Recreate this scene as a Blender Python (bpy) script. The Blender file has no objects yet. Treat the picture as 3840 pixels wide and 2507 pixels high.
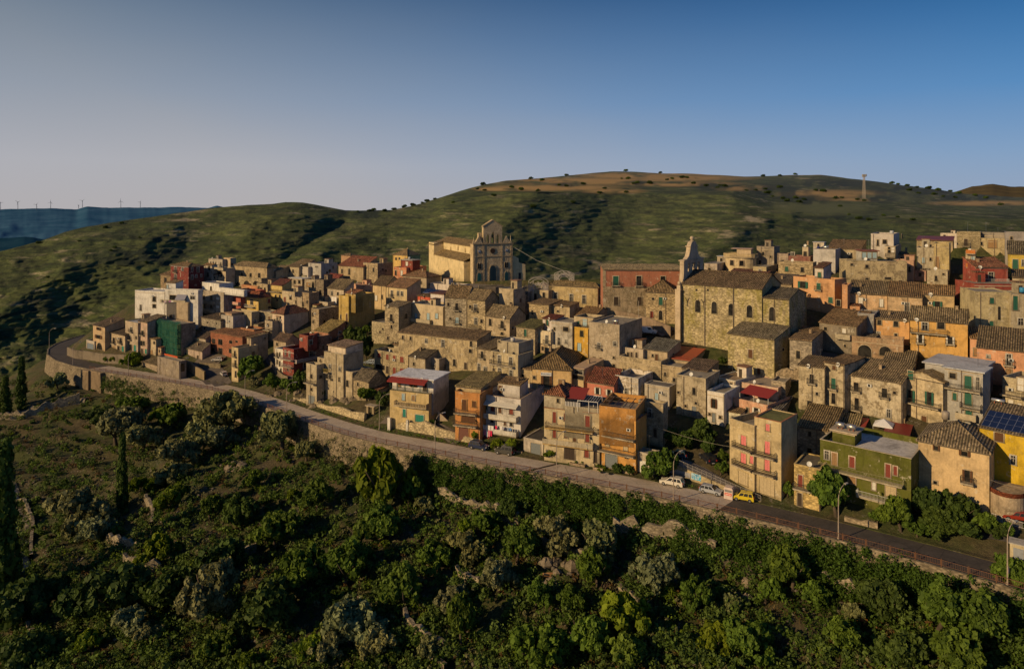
# Hill town at golden hour: everything is built in metres from the drone's position (camera at the origin).
import bpy, bmesh, math, random
import numpy as np
from mathutils import Vector, Matrix
from mathutils.bvhtree import BVHTree
random.seed(7); RNG = np.random.default_rng(7)
scn = bpy.context.scene
COL = scn.collection
F = 2560.0; CX = 1920.0; HY = 780.0          # focal length, centre and horizon of the survey photo (px)
PI = math.pi
def R(d): return math.radians(d)

# ------------------------------------------------------------------ materials
MATS = {}
def newmat(name):
    m = bpy.data.materials.new(name); m.use_nodes = True
    nt = m.node_tree; nt.nodes.clear()
    out = nt.nodes.new('ShaderNodeOutputMaterial')
    b = nt.nodes.new('ShaderNodeBsdfPrincipled')
    b.inputs['Specular IOR Level'].default_value = 0.25
    nt.links.new(b.outputs[0], out.inputs[0])
    MATS[name] = m
    return m, nt, b
class N:
    """tiny node helper"""
    def __init__(s, nt): s.nt = nt
    def n(s, t, **k):
        x = s.nt.nodes.new(t)
        for a, v in k.items(): setattr(x, a, v)
        return x
    def l(s, a, b): s.nt.links.new(a, b)
    def coord(s, kind='Object'): return s.n('ShaderNodeTexCoord').outputs[kind]
    def map(s, vec, scale=(1,1,1), rot=(0,0,0), loc=(0,0,0)):
        m = s.n('ShaderNodeMapping'); s.l(vec, m.inputs[0])
        m.inputs['Scale'].default_value = scale; m.inputs['Rotation'].default_value = rot; m.inputs['Location'].default_value = loc
        return m.outputs[0]
    def noise(s, vec, scale, detail=4, rough=.6, dist=0):
        x = s.n('ShaderNodeTexNoise'); s.l(vec, x.inputs['Vector'])
        x.inputs['Scale'].default_value = scale; x.inputs['Detail'].default_value = detail
        x.inputs['Roughness'].default_value = rough; x.inputs['Distortion'].default_value = dist
        return x.outputs['Fac']
    def ramp(s, fac, stops):
        x = s.n('ShaderNodeValToRGB'); s.l(fac, x.inputs[0]); e = x.color_ramp.elements
        while len(e) < len(stops): e.new(.5)
        for i, (p, c) in enumerate(stops):
            e[i].position = p; e[i].color = (c, c, c, 1) if isinstance(c, (int, float)) else (*c, 1)
        return x.outputs[0]
    def mix(s, fac, a, b, mode='MIX'):
        x = s.n('ShaderNodeMix', data_type='RGBA', blend_type=mode)
        for sock, v in ((x.inputs[0], fac), (x.inputs[6], a), (x.inputs[7], b)):
            if isinstance(v, (int, float)): sock.default_value = v if sock == x.inputs[0] else (v, v, v, 1)
            elif isinstance(v, tuple): sock.default_value = (*v, 1)
            else: s.l(v, sock)
        return x.outputs[2]
    def math(s, op, a, b=0.0):
        x = s.n('ShaderNodeMath', operation=op)
        for i, v in enumerate((a, b)):
            if isinstance(v, (int, float)): x.inputs[i].default_value = v
            else: s.l(v, x.inputs[i])
        return x.outputs[0]
    def bump(s, h, bsdf, strength=.5, dist=.1):
        x = s.n('ShaderNodeBump'); x.inputs['Strength'].default_value = strength; x.inputs['Distance'].default_value = dist
        s.l(h, x.inputs['Height']); s.l(x.outputs[0], bsdf.inputs['Normal'])
    def objcol(s): return s.n('ShaderNodeObjectInfo').outputs['Color']
    def offs(s, vec):
        """shift the pattern per object so that no two walls repeat"""
        oi = s.n('ShaderNodeObjectInfo'); v = s.n('ShaderNodeVectorMath', operation='ADD')
        m = s.n('ShaderNodeMath', operation='MULTIPLY'); m.inputs[1].default_value = 170
        s.l(oi.outputs['Random'], m.inputs[0]); s.l(vec, v.inputs[0]); s.l(m.outputs[0], v.inputs[1])
        return v.outputs[0]

def mat_plain(name, rough=.6, metal=0, col=None, var=.25, scale=2.0):
    m, nt, b = newmat(name); k = N(nt)
    c = k.objcol() if col is None else col
    v = k.offs(k.coord())
    f = k.ramp(k.noise(v, scale), [(.3, 1 - var), (.7, 1 + 0 * var)])
    k.l(k.mix(1.0, c, f, 'MULTIPLY'), b.inputs['Base Color'])
    b.inputs['Roughness'].default_value = rough; b.inputs['Metallic'].default_value = metal
    return m
def mat_plaster(name, stain=.55, patch=.0):
    m, nt, b = newmat(name); k = N(nt)
    v = k.offs(k.coord())
    c = k.objcol()
    big = k.ramp(k.noise(v, .33, 5, .65, .6), [(.3, 1 - stain * .9), (.5, 1.0), (.75, 1.15)])
    streak = k.ramp(k.noise(k.map(v, (1.5, 1.5, .22)), 1.0, 5, .7), [(.33, 1 - stain * .6), (.5, 1.0)])
    fine = k.ramp(k.noise(v, 3.2, 4, .7), [(.25, 1 - stain * .45), (.65, 1.08)])
    c2 = k.mix(1.0, c, big, 'MULTIPLY'); c2 = k.mix(1.0, c2, streak, 'MULTIPLY'); c2 = k.mix(1.0, c2, fine, 'MULTIPLY')
    if patch > 0:
        pm = k.ramp(k.noise(v, .55, 6, .72, .4), [(.52, 0.0), (.56, patch)])
        bl = k.n('ShaderNodeTexVoronoi'); k.l(k.map(v, (1, 1, 1.6)), bl.inputs['Vector']); bl.inputs['Scale'].default_value = 2.2
        st = k.ramp(bl.outputs['Distance'], [(.1, (.36, .3, .2)), (.5, (.17, .135, .085))])
        c2 = k.mix(pm, c2, st)
        pm2 = k.ramp(k.noise(v, .8, 5, .7), [(.6, 0.0), (.64, .55)])
        c2 = k.mix(pm2, c2, (.46, .42, .34))
    sz = k.n('ShaderNodeSeparateXYZ'); k.l(k.coord(), sz.inputs[0])      # damp dark foot of the wall
    ft = k.ramp(k.math('ADD', k.math('MULTIPLY', sz.outputs[2], .22), k.math('MULTIPLY', k.noise(v, 1.1, 4), .5)), [(.12, .5), (.5, 1.0)])
    c2 = k.mix(1.0, c2, ft, 'MULTIPLY')
    k.l(c2, b.inputs['Base Color']); b.inputs['Roughness'].default_value = .9
    k.bump(k.noise(v, 5, 5, .7), b, .35, .06)
    return m
def mat_stone(name, mossy=.0, sc=1.9, lo=.7, hi=1.35):
    m, nt, b = newmat(name); k = N(nt)
    v = k.offs(k.coord()); c = k.objcol()
    vs = k.map(v, (1, 1, 1.7))
    wob = k.n('ShaderNodeTexNoise'); k.l(v, wob.inputs['Vector']); wob.inputs['Scale'].default_value = 1.5
    vv = k.mix(.12, vs, wob.outputs['Color'])
    vo = k.n('ShaderNodeTexVoronoi'); k.l(vs, vo.inputs['Vector']); vo.inputs['Scale'].default_value = sc
    sep = k.n('ShaderNodeSeparateColor'); k.l(vo.outputs['Color'], sep.inputs[0])
    val = k.ramp(sep.outputs[0], [(0, lo), (.5, .95), (1, hi)])
    mort = k.ramp(vo.outputs['Distance'], [(.28, 1.0), (.7, .62)])
    big = k.ramp(k.noise(v, .25, 5, .65, .5), [(.3, .62), (.62, 1.1)])
    c2 = k.mix(1.0, c, val, 'MULTIPLY'); c2 = k.mix(1.0, c2, mort, 'MULTIPLY'); c2 = k.mix(1.0, c2, big, 'MULTIPLY')
    if mossy > 0:
        pm = k.ramp(k.noise(k.map(v, (1, 1, .5)), .3, 6, .75, .5), [(.46, 0.0), (.62, mossy)])
        c2 = k.mix(pm, c2, k.mix(1.0, (.24, .21, .045), mort, 'MULTIPLY'))
    k.l(c2, b.inputs['Base Color']); b.inputs['Roughness'].default_value = .95
    k.bump(k.math('MULTIPLY', vo.outputs['Distance'], -1.0), b, .6, .12)
    return m
def mat_tile(name, axis='x', moss=.35, freq=2.6):
    m, nt, b = newmat(name); k = N(nt)
    v = k.offs(k.coord()); c = k.objcol()
    # rows of curved tiles: stripes run down the slope
    w = k.n('ShaderNodeTexWave', wave_type='BANDS', bands_direction='X' if axis == 'x' else 'Y', wave_profile='SIN')
    k.l(v, w.inputs['Vector']); w.inputs['Scale'].default_value = freq / 3.3; w.inputs['Distortion'].default_value = .5
    w.inputs['Detail'].default_value = 2; w.inputs['Detail Scale'].default_value = 2
    stripe = k.ramp(w.outputs['Fac'], [(.12, .34), (.62, 1.12)])
    per = k.n('ShaderNodeTexVoronoi'); k.l(k.map(v, (1, .8, .8) if axis == 'x' else (.8, 1, .8)), per.inputs['Vector']); per.inputs['Scale'].default_value = freq * 1.3
    sep = k.n('ShaderNodeSeparateColor'); k.l(per.outputs['Color'], sep.inputs[0])
    pv = k.ramp(sep.outputs[1], [(0, .45), (.5, .95), (1, 1.7)])
    big = k.ramp(k.noise(v, .35, 5, .7), [(.3, .6), (.68, 1.2)])
    c2 = k.mix(1.0, c, stripe, 'MULTIPLY'); c2 = k.mix(1.0, c2, pv, 'MULTIPLY'); c2 = k.mix(1.0, c2, big, 'MULTIPLY')
    ms = k.ramp(k.noise(v, .7, 6, .75), [(.5, 0.0), (.62, moss)])
    c2 = k.mix(ms, c2, (.075, .07, .03))
    k.l(c2, b.inputs['Base Color']); b.inputs['Roughness'].default_value = .92
    k.bump(w.outputs['Fac'], b, .9, .14)
    return m
def mat_leaf(name, a, bcol, trans=.25):
    """leaf colours vary by clump (stored per face) between a and bcol, times the object's own tint"""
    m, nt, b = newmat(name); k = N(nt)
    at = k.n('ShaderNodeAttribute', attribute_name='tone')
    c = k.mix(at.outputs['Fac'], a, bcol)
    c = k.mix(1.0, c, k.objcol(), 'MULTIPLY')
    k.l(c, b.inputs['Base Color']); b.inputs['Roughness'].default_value = .65
    b.inputs['Specular IOR Level'].default_value = .15
    tr = k.n('ShaderNodeBsdfTranslucent'); k.l(c, tr.inputs[0])
    mx = k.n('ShaderNodeMixShader'); mx.inputs[0].default_value = trans
    out = [n for n in nt.nodes if n.type == 'OUTPUT_MATERIAL'][0]
    k.l(b.outputs[0], mx.inputs[1]); k.l(tr.outputs[0], mx.inputs[2]); k.l(mx.outputs[0], out.inputs[0])
    return m

M_PL = mat_plaster('plaster_painted', .44, .12)
M_PO = mat_plaster('plaster_weathered', .62, .45)
M_PR = mat_plaster('plaster_peeling', .7, .9)
M_ST = mat_stone('rubble_stone')
M_SM = mat_stone('rubble_stone_mossy', .75)
M_AS = mat_stone('ashlar_stone', .0, 2.6, .8, 1.15)
M_TX = mat_tile('clay_tiles_x', 'x'); M_TY = mat_tile('clay_tiles_y', 'y')
M_TN = mat_tile('new_clay_tiles', 'x', .08)
M_CO = mat_plaster('concrete_grey', .5)
M_MET = mat_plain('painted_metal', .5, .0)
M_SIL = mat_plain('bare_metal', .35, .8)
M_WOOD = mat_plain('painted_wood', .7, 0, None, .35, 6)
M_CLOTH = mat_plain('cloth', .9, 0, None, .2, 4)
M_PAINT = mat_plain('car_paint', .28, .15, None, .06, 1); MATS['car_paint'].node_tree.nodes['Principled BSDF'].inputs['Coat Weight'].default_value = .5
M_RUB = mat_plain('rubber', .9, 0, (.012, .012, .013))
def mat_glass():
    m, nt, b = newmat('window_glass'); k = N(nt)
    v = k.offs(k.coord())
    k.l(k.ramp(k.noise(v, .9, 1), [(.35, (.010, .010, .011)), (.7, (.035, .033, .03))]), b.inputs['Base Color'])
    b.inputs['Roughness'].default_value = .18; b.inputs['Specular IOR Level'].default_value = .35
    return m
M_GL = mat_glass()

# ------------------------------------------------------------------ mesh builder
class MB:
    def __init__(s): s.v = []; s.f = []; s.m = []
    def quad(s, a, b, c, d, mi=0):
        i = len(s.v); s.v += [a, b, c, d]; s.f.append((i, i + 1, i + 2, i + 3)); s.m.append(mi)
    def poly(s, pts, mi=0):
        i = len(s.v); s.v += list(pts); s.f.append(tuple(range(i, i + len(pts)))); s.m.append(mi)
    def box(s, x0, x1, y0, y1, z0, z1, mi=0, skip=''):
        if x0 > x1: x0, x1 = x1, x0
        if y0 > y1: y0, y1 = y1, y0
        if z0 > z1: z0, z1 = z1, z0
        i = len(s.v)
        s.v += [(x0,y0,z0),(x1,y0,z0),(x1,y1,z0),(x0,y1,z0),(x0,y0,z1),(x1,y0,z1),(x1,y1,z1),(x0,y1,z1)]
        for key, f in (('b',(3,2,1,0)),('t',(4,5,6,7)),('f',(0,1,5,4)),('r',(1,2,6,5)),('k',(2,3,7,6)),('l',(3,0,4,7))):
            if key in skip: continue
            s.f.append(tuple(i + q for q in f)); s.m.append(mi)
    def prism(s, pts, z0, z1, mi=0, top=True, mt=None):
        """pts counter-clockwise seen from above"""
        n = len(pts); i = len(s.v)
        s.v += [(p[0], p[1], z0) for p in pts] + [(p[0], p[1], z1) for p in pts]
        for q in range(n):
            r = (q + 1) % n
            s.f.append((i + q, i + r, i + n + r, i + n + q)); s.m.append(mi)
        if top: s.f.append(tuple(i + n + q for q in range(n))); s.m.append(mi if mt is None else mt)
    def extr(s, pts, y0, y1, mi=0):
        """profile (x, z) swept along y, front face at y0 (counter-clockwise seen from the front, -y)"""
        n = len(pts); i = len(s.v)
        s.v += [(p[0], y0, p[1]) for p in pts] + [(p[0], y1, p[1]) for p in pts]
        s.f.append(tuple(i + q for q in range(n))); s.m.append(mi)
        s.f.append(tuple(i + n + q for q in reversed(range(n)))); s.m.append(mi)
        for q in range(n):
            r = (q + 1) % n
            s.f.append((i + r, i + q, i + n + q, i + n + r)); s.m.append(mi)
    def tube(s, pts, r, n=8, mi=0, cap=True):
        pts = [Vector(p) for p in pts]; rings = []
        rr = r if isinstance(r, (list, tuple)) else [r] * len(pts)
        for j, p in enumerate(pts):
            t = (pts[min(j + 1, len(pts) - 1)] - pts[max(j - 1, 0)]).normalized()
            a = t.cross(Vector((0, 0, 1)) if abs(t.z) < .9 else Vector((1, 0, 0))).normalized(); b = t.cross(a)
            i = len(s.v)
            for q in range(n):
                an = 2 * PI * q / n
                s.v.append(tuple(p + (a * math.cos(an) + b * math.sin(an)) * rr[j]))
            rings.append(i)
        for j in range(len(rings) - 1):
            for q in range(n):
                r_ = (q + 1) % n
                s.f.append((rings[j] + q, rings[j] + r_, rings[j + 1] + r_, rings[j + 1] + q)); s.m.append(mi)
        if cap:
            s.f.append(tuple(rings[0] + q for q in reversed(range(n)))); s.m.append(mi)
            s.f.append(tuple(rings[-1] + q for q in range(n))); s.m.append(mi)
    def bar(s, a, b, t, mi=0):
        s.tube([a, b], t * .6, 4, mi)
    def ball(s, c, r, n=8, mi=0, sz=1.0):
        rings = [(math.sin(PI * j / n) * r, math.cos(PI * j / n) * r * sz) for j in range(n + 1)]
        i = len(s.v); k = 2 * n
        for rr, zz in rings:
            for q in range(k): s.v.append((c[0] + rr * math.cos(2 * PI * q / k), c[1] + rr * math.sin(2 * PI * q / k), c[2] + zz))
        for j in range(n):
            for q in range(k):
                r_ = (q + 1) % k
                s.f.append((i + (j + 1) * k + q, i + (j + 1) * k + r_, i + j * k + r_, i + j * k + q)); s.m.append(mi)
    def mesh(s, name, mats, smooth=False):
        me = bpy.data.meshes.new(name); me.from_pydata(s.v, [], s.f)
        for m in (mats if isinstance(mats, (list, tuple)) else [mats]): me.materials.append(m)
        me.polygons.foreach_set('material_index', s.m)
        if smooth: me.polygons.foreach_set('use_smooth', [True] * len(s.f))
        me.update(); return me
    def build(s, name, mats, parent=None, color=None, smooth=False):
        if not s.f: return None
        return link(name, s.mesh(name, mats, smooth), parent, color)
def link(name, data, parent=None, color=None, loc=None):
    o = bpy.data.objects.new(name, data); COL.objects.link(o)
    if parent is not None: o.parent = parent
    if color is not None: o.color = (*color, 1)
    if loc is not None: o.location = loc
    return o
LABELS = {}
def tag(o, label=None, cat=None, group=None, kind=None):
    if label: o['label'] = label; LABELS.setdefault(label, []).append(o.name)
    if cat: o['category'] = cat
    if group: o['group'] = group
    if kind: o['kind'] = kind
    return o
def thing(name, label, cat, loc=(0,0,0), rz=0, group=None):
    o = link(name, None); o.location = loc; o.rotation_euler = (0, 0, rz); o.empty_display_size = .5
    return tag(o, label, cat, group)
def copy_tree(o, parent=None):
    c = o.copy(); COL.objects.link(c)
    if parent is not None: c.parent = parent
    for ch in o.children: copy_tree(ch, c)
    return c
def npmesh(name, V, Fq, mats, smooth=True, attrs=None, mi=None):
    """mesh from numpy verts (n,3) and quads (m,4) or tris"""
    me = bpy.data.meshes.new(name)
    me.vertices.add(len(V)); me.vertices.foreach_set('co', np.asarray(V, np.float32).ravel())
    k = Fq.shape[1]; me.loops.add(Fq.size); me.loops.foreach_set('vertex_index', Fq.astype(np.int32).ravel())
    me.polygons.add(len(Fq)); me.polygons.foreach_set('loop_start', np.arange(0, Fq.size, k, dtype=np.int32))
    try: me.polygons.foreach_set('loop_total', np.full(len(Fq), k, dtype=np.int32))
    except Exception: pass
    if smooth: me.polygons.foreach_set('use_smooth', np.ones(len(Fq), bool))
    for m in mats: me.materials.append(m)
    if mi is not None: me.polygons.foreach_set('material_index', mi.astype(np.int32))
    me.update(calc_edges=True)
    for nm, dom, typ, arr in (attrs or []):
        a = me.attributes.new(nm, typ, dom)
        a.data.foreach_set('value' if typ == 'FLOAT' else 'color', np.asarray(arr, np.float32).ravel())
    return me
def vnoise(x, y, sc, seed=0, octv=4):
    """cheap smooth value noise, numpy"""
    r = np.zeros_like(x, dtype=float); amp = 1; tot = 0
    rs = np.random.default_rng(seed); tab = rs.random((256, 256))
    for o in range(octv):
        u = x / sc; v = y / sc; iu = np.floor(u).astype(int); iv = np.floor(v).astype(int)
        fu = u - iu; fv = v - iv; fu = fu * fu * (3 - 2 * fu); fv = fv * fv * (3 - 2 * fv)
        g = lambda a, b: tab[(a + o * 37) % 256, (b + o * 91) % 256]
        r += amp * ((g(iu, iv) * (1 - fu) + g(iu + 1, iv) * fu) * (1 - fv) + (g(iu, iv + 1) * (1 - fu) + g(iu + 1, iv + 1) * fu) * fv)
        tot += amp; amp *= .5; sc *= .5
    return r / tot * 2 - 1
# ------------------------------------------------------------------ camera, sun, sky
cam = bpy.data.cameras.new('camera'); camo = link('camera', cam)
camo.location = (0, 0, 0); camo.rotation_euler = (R(90), 0, 0)
cam.sensor_width = 36; cam.lens = 36 * F / 3840; cam.sensor_fit = 'HORIZONTAL'
cam.shift_y = -(2507 / 2 - HY) / 3840; cam.clip_start = .5; cam.clip_end = 40000
scn.camera = camo
SUN_AZ = R(-72)      # from +Y (view direction) turning left; the sun stands to the left, a little behind the camera
SUNDIR = Vector((-.86, -.51, 0)).normalized(); EL = R(21)
sdir = Vector((SUNDIR.x * math.cos(EL), SUNDIR.y * math.cos(EL), math.sin(EL)))
sun = bpy.data.lights.new('sun', 'SUN'); sun.energy = 4.7; sun.angle = R(.6); sun.color = (1.0, .71, .37)
so = link('sun', sun); so.rotation_euler = sdir.to_track_quat('Z', 'Y').to_euler()
w = bpy.data.worlds.new('World'); scn.world = w; w.use_nodes = True
nt = w.node_tree; nt.nodes.clear(); k = N(nt)
out = k.n('ShaderNodeOutputWorld'); bg = k.n('ShaderNodeBackground'); k.l(bg.outputs[0], out.inputs[0])
sky = k.n('ShaderNodeTexSky', sky_type='NISHITA'); sky.sun_disc = False; sky.sun_elevation = EL
sky.sun_rotation = math.atan2(sdir.x, sdir.y); sky.altitude = 700; sky.air_density = 1.0; sky.dust_density = 2.2; sky.ozone_density = 2.0
# thin high cloud veil thickening towards the sun's side, by direction in the sky
d = k.coord('Generated'); sp = k.n('ShaderNodeSeparateXYZ'); k.l(d, sp.inputs[0])
veil = k.math('ADD', k.math('MULTIPLY', sp.outputs[0], -.85), k.math('MULTIPLY', sp.outputs[2], -1.25))
veil = k.math('ADD', veil, k.math('MULTIPLY', k.noise(k.map(d, (1.2, 1.2, 4)), 1.3, 3), .22))
vf = k.ramp(k.math('ADD', k.math('MULTIPLY', veil, .62), .5), [(.1, 0.0), (.4, .42), (.72, .97)])
low = k.ramp(sp.outputs[2], [(0, (3.75, 3.55, 3.6)), (.06, (3.6, 3.6, 3.85)), (.15, (2.5, 2.8, 3.3)), (.29, (1.15, 1.55, 2.0)), (.8, (.7, .95, 1.4))])
hi = k.ramp(sp.outputs[2], [(0, (2.2, 3.0, 4.4)), (.07, (1.4, 2.6, 4.5)), (.15, (.5, 1.9, 4.2)), (.29, (.03, .72, 2.2)), (.9, (.03, .3, 1.0))])
skyc = k.mix(.93, sky.outputs[0], hi)
k.l(k.mix(vf, skyc, low), bg.inputs[0]); bg.inputs[1].default_value = .118
scn.view_settings.view_transform = 'Standard'; scn.view_settings.look = 'None'; scn.view_settings.exposure = 0
scn.render.engine = 'CYCLES'
cy = scn.cycles; cy.use_denoising = True; cy.max_bounces = 4; cy.diffuse_bounces = 2; cy.glossy_bounces = 2; cy.transparent_max_bounces = 8
cy.use_adaptive_sampling = True; cy.adaptive_threshold = .02

# ------------------------------------------------------------------ the spur the town stands on
def road_z(px):
    return float(np.interp(px, [160, 672, 900, 1068, 1400, 1600, 3840], [-56.5, -57, -56, -53.6, -51.6, -51, -51]))
fence_px = [(3840,2219),(3777,2198),(3523,2120),(3310,2074),(3138,2019),(2900,1965),(2640,1902),(2498,1871),(2367,1844),(2243,1821),(2127,1798),(2000,1771),(1813,1744),(1717,1723),(1620,1700),(1531,1682),(1443,1669),(1350,1651),(1287,1632),(1213,1609),(1136,1578),(1030,1540),(947,1510),(874,1478),(830,1460),(671,1440),(478,1410),(339,1392),(270,1375),(185,1355),(150,1330),(156,1309),(196,1286),(254,1269),(332,1251)]
def P(px, py, z=None, D=None):
    if D is None: D = z / (-(py - HY) / F)
    return Vector(((px - CX) / F * D, D, -(py - HY) / F * D))
FEN = [P(x, y, road_z(x)) for x, y in fence_px]
# smooth the surveyed line a little
FA = np.array([tuple(p) for p in FEN])
for it in range(3):
    FA[1:-1] = FA[1:-1] * .5 + (FA[:-2] + FA[2:]) * .25
FEN = [Vector(p) for p in FA]
POLY = [Vector((330,-90,-51)), Vector((150,32,-51)), Vector((105,65,-51))] + FEN + [Vector((-178,335,-57)), Vector((-150,372,-56)), Vector((-60,352,-53)), Vector((0,332,-51)), Vector((60,312,-50)), Vector((130,316,-48)), Vector((330,330,-46))]
PA = np.array([tuple(p) for p in POLY]); NF = 3 + len(FEN)      # index of the first back point
def terr(X, Y):
    X = np.asarray(X, float); Y = np.asarray(Y, float); sh = X.shape; X = X.ravel(); Y = Y.ravel()
    best = np.full(X.shape, 1e9); zr = np.zeros(X.shape); idx = np.zeros(X.shape, int)
    n = len(PA)
    inside = np.zeros(X.shape, bool)
    for i in range(n):
        a = PA[i]; b = PA[(i + 1) % n]
        c = ((a[1] > Y) != (b[1] > Y)) & (X < (b[0] - a[0]) * (Y - a[1]) / (b[1] - a[1] + 1e-12) + a[0]); inside ^= c
        if i == n - 1: continue
        ab = b - a; L2 = ab[0] ** 2 + ab[1] ** 2
        t = np.clip(((X - a[0]) * ab[0] + (Y - a[1]) * ab[1]) / L2, 0, 1)
        d = np.hypot(X - a[0] - t * ab[0], Y - a[1] - t * ab[1])
        m = d < best; best[m] = d[m]; zr[m] = (a[2] + t * ab[2])[m]; idx[m] = i
    d = best
    sl = np.interp(X, [-200, -150, -100, -40, 60], [.95, .72, .46, .40, .385])
    capr = np.interp(X, [-200, -150, -100, -20, 60, 120, 200], [17, 25, 28, 27.5, 33, 44, 50])
    rise = np.clip(d - 7.2, 0, None) * sl
    rise = rise / (1 + (rise / capr) ** 4) ** .25
    drop = np.interp(X, [-220, -150, -60, 60], [5.5, 6.5, 6.0, 5.0])
    zin = zr + rise - .12 - drop * np.clip(3.2 - d, 0, 1)
    und = vnoise(X, Y, 22, 3) * 2.2 + vnoise(X, Y, 6, 4) * .6
    ter = np.round((d - 3) / 9) * 9                                     # old farming terraces
    dt = d * .45 + ter * .55
    zf = zr - drop - .25 * dt + und * np.clip(d / 8, 0, 1)
    back = (idx >= NF - 1)
    lft = np.clip((-170 - X) / 30, 0, 1)
    zf = zf - lft * .25 * d
    zb = zr - .5 * d
    zo = np.where(back, zb, zf)
    z = np.where(inside, zin, zo)
    return np.maximum(z, -150 + vnoise(X, Y, 80, 5) * 4).reshape(sh)
def tz(x, y): return float(terr(np.array([x]), np.array([y]))[0])
def hit(px, py, hid=0.0, d0=60, d1=420):
    """where the line of sight through a survey pixel meets the ground (plus hid metres of hidden wall)"""
    D = np.arange(d0, d1, .25); k_ = (px - CX) / F; t = (py - HY) / F
    g = terr(k_ * D, D) + hid + t * D
    i = int(np.argmax(g > 0))
    if not (g > 0).any(): i = len(D) - 1
    return float(D[i])
def at(px, py):
    D = hit(px, py); x = (px - CX) / F * D
    return Vector((x, D, tz(x, D)))

# ground sheet: fine near the town, reaching out coarse to the valley
xs = np.concatenate([np.arange(-900, -260, 20), np.arange(-260, 220, 1.6), np.arange(220, 900, 20)])
ys = np.concatenate([np.arange(-300, 30, 15), np.arange(30, 330, 1.6), np.arange(330, 1000, 12)])
GX, GY = np.meshgrid(xs, ys); GZ = terr(GX, GY)
nx, ny = len(xs), len(ys)
V = np.stack([GX, GY, GZ], -1).reshape(-1, 3)
I = np.arange(nx * ny).reshape(ny, nx)
Q = np.stack([I[:-1, :-1], I[:-1, 1:], I[1:, 1:], I[1:, :-1]], -1).reshape(-1, 4)
def ground_mat():
    m, nt, b = newmat('slope_soil'); k = N(nt); v = k.coord()
    n1 = k.noise(v, .09, 6, .7, .4); n2 = k.noise(v, .8, 6, .7)
    soil = k.mix(k.ramp(n2, [(.35, 0.0), (.65, 1.0)]), (.045, .036, .02), (.10, .08, .042))
    grass = k.mix(k.ramp(n2, [(.35, 0.0), (.7, 1.0)]), (.028, .04, .011), (.08, .085, .028))
    c = k.mix(k.ramp(n1, [(.42, 0.0), (.58, 1.0)]), soil, grass)
    vo = k.n('ShaderNodeTexVoronoi'); k.l(v, vo.inputs['Vector']); vo.inputs['Scale'].default_value = 1.6
    rk = k.ramp(k.noise(v, .16, 5, .7), [(.56, 0.0), (.64, 1.0)])
    rocks = k.math('MULTIPLY', rk, k.ramp(vo.outputs['Distance'], [(.25, 1.0), (.45, 0.0)]))
    c = k.mix(rocks, c, (.16, .14, .11))
    k.l(c, b.inputs['Base Color']); b.inputs['Roughness'].default_value = 1
    k.bump(k.noise(v, 2.5, 5, .75), b, .8, .35)
    return m
M_GROUND = ground_mat()
g = link('ground', npmesh('ground', V, Q, [M_GROUND])); tag(g, kind='structure')
# the plain far below, out to the horizon
mb = MB(); n = 48
mb.poly([(30000 * math.cos(2 * PI * i / n), 30000 * math.sin(2 * PI * i / n), -420) for i in range(n)])
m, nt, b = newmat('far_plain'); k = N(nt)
k.l(k.ramp(k.noise(k.coord(), .0012, 5), [(.35, (.02, .045, .075)), (.65, (.045, .07, .1))]), b.inputs['Base Color']); b.inputs['Roughness'].default_value = 1  # blue of the distance haze is put into the plain's colour
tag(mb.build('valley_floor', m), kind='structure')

# ------------------------------------------------------------------ the big grazed hill across the valley
sky_x = [-900,0,153,246,328,464,710,792,928,1021,1070,1136,1201,1300,1318,1465,1553,1641,1729,1806,1894,1982,2124,2288,2376,2476,2616,2793,2969,3075,3175,3293,3381,3528,3616,3840,4700]
sky_y = [1150,942,904,868,849,827,793,780,769,765,758,759,771,789,789,788,771,744,715,694,678,672,658,642,644,650,652,662,657,655,668,681,694,712,726,741,770]
hx = np.arange(-900, 4700, 9.0); rows = 210
yc = np.interp(hx, sky_x, sky_y) + vnoise(hx, hx * 0, 60, 9) * 1.5
ybm = np.interp(hx, [-900, 0, 500, 1200, 1900, 4700], [1560, 1520, 1350, 1170, 1130, 1120])
v01 = np.linspace(0, 1, rows)[:, None] ** 1.15
PX = np.repeat(hx[None], rows, 0); PY = yc[None] + (ybm - yc)[None] * v01
Dbot = np.interp(hx, [-900, 0, 700, 1500, 2400, 3200, 4700], [430, 470, 560, 640, 640, 560, 520])
Dcr = np.interp(hx, [-900, 0, 700, 1200, 1500, 1800, 2000, 2300, 3000, 3840, 4700], [620, 760, 900, 930, 980, 1150, 1400, 1700, 1800, 1900, 2000])
ysh = np.maximum(np.interp(hx, [-900, 1300, 1600, 1900, 2300, 2750, 2900, 3200, 3840], [0, 0, 740, 722, 722, 735, 790, 815, 830]), yc + 3)
Dsh = np.interp(hx, [-900, 0, 700, 1200, 1500, 1900, 2500, 3000, 3400, 4700], [615, 755, 895, 925, 955, 960, 990, 960, 930, 900])
tt = np.clip((PY - ysh[None]) / (ybm - ysh)[None], 0, 1)
up = np.clip((ysh[None] - PY) / np.maximum(ysh - yc, 1)[None], 0, 1)
DD = Dsh[None] + (Dbot - Dsh)[None] * tt ** .9 + (Dcr - Dsh)[None] * up ** 1.25
def ridge(pts, width, amp, sharp=1.3):
    d = np.full(PX.shape, 1e9)
    for (x0, y0), (x1, y1) in zip(pts, pts[1:]):
        ax, ay = x1 - x0, y1 - y0; t = np.clip(((PX - x0) * ax + (PY - y0) * ay) / (ax * ax + ay * ay), 0, 1)
        d = np.minimum(d, np.hypot(PX - x0 - t * ax, PY - y0 - t * ay))
    return amp * np.exp(-(d / width) ** sharp)
fade = np.clip((PY - yc[None]) / 50, 0, 1)
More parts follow.
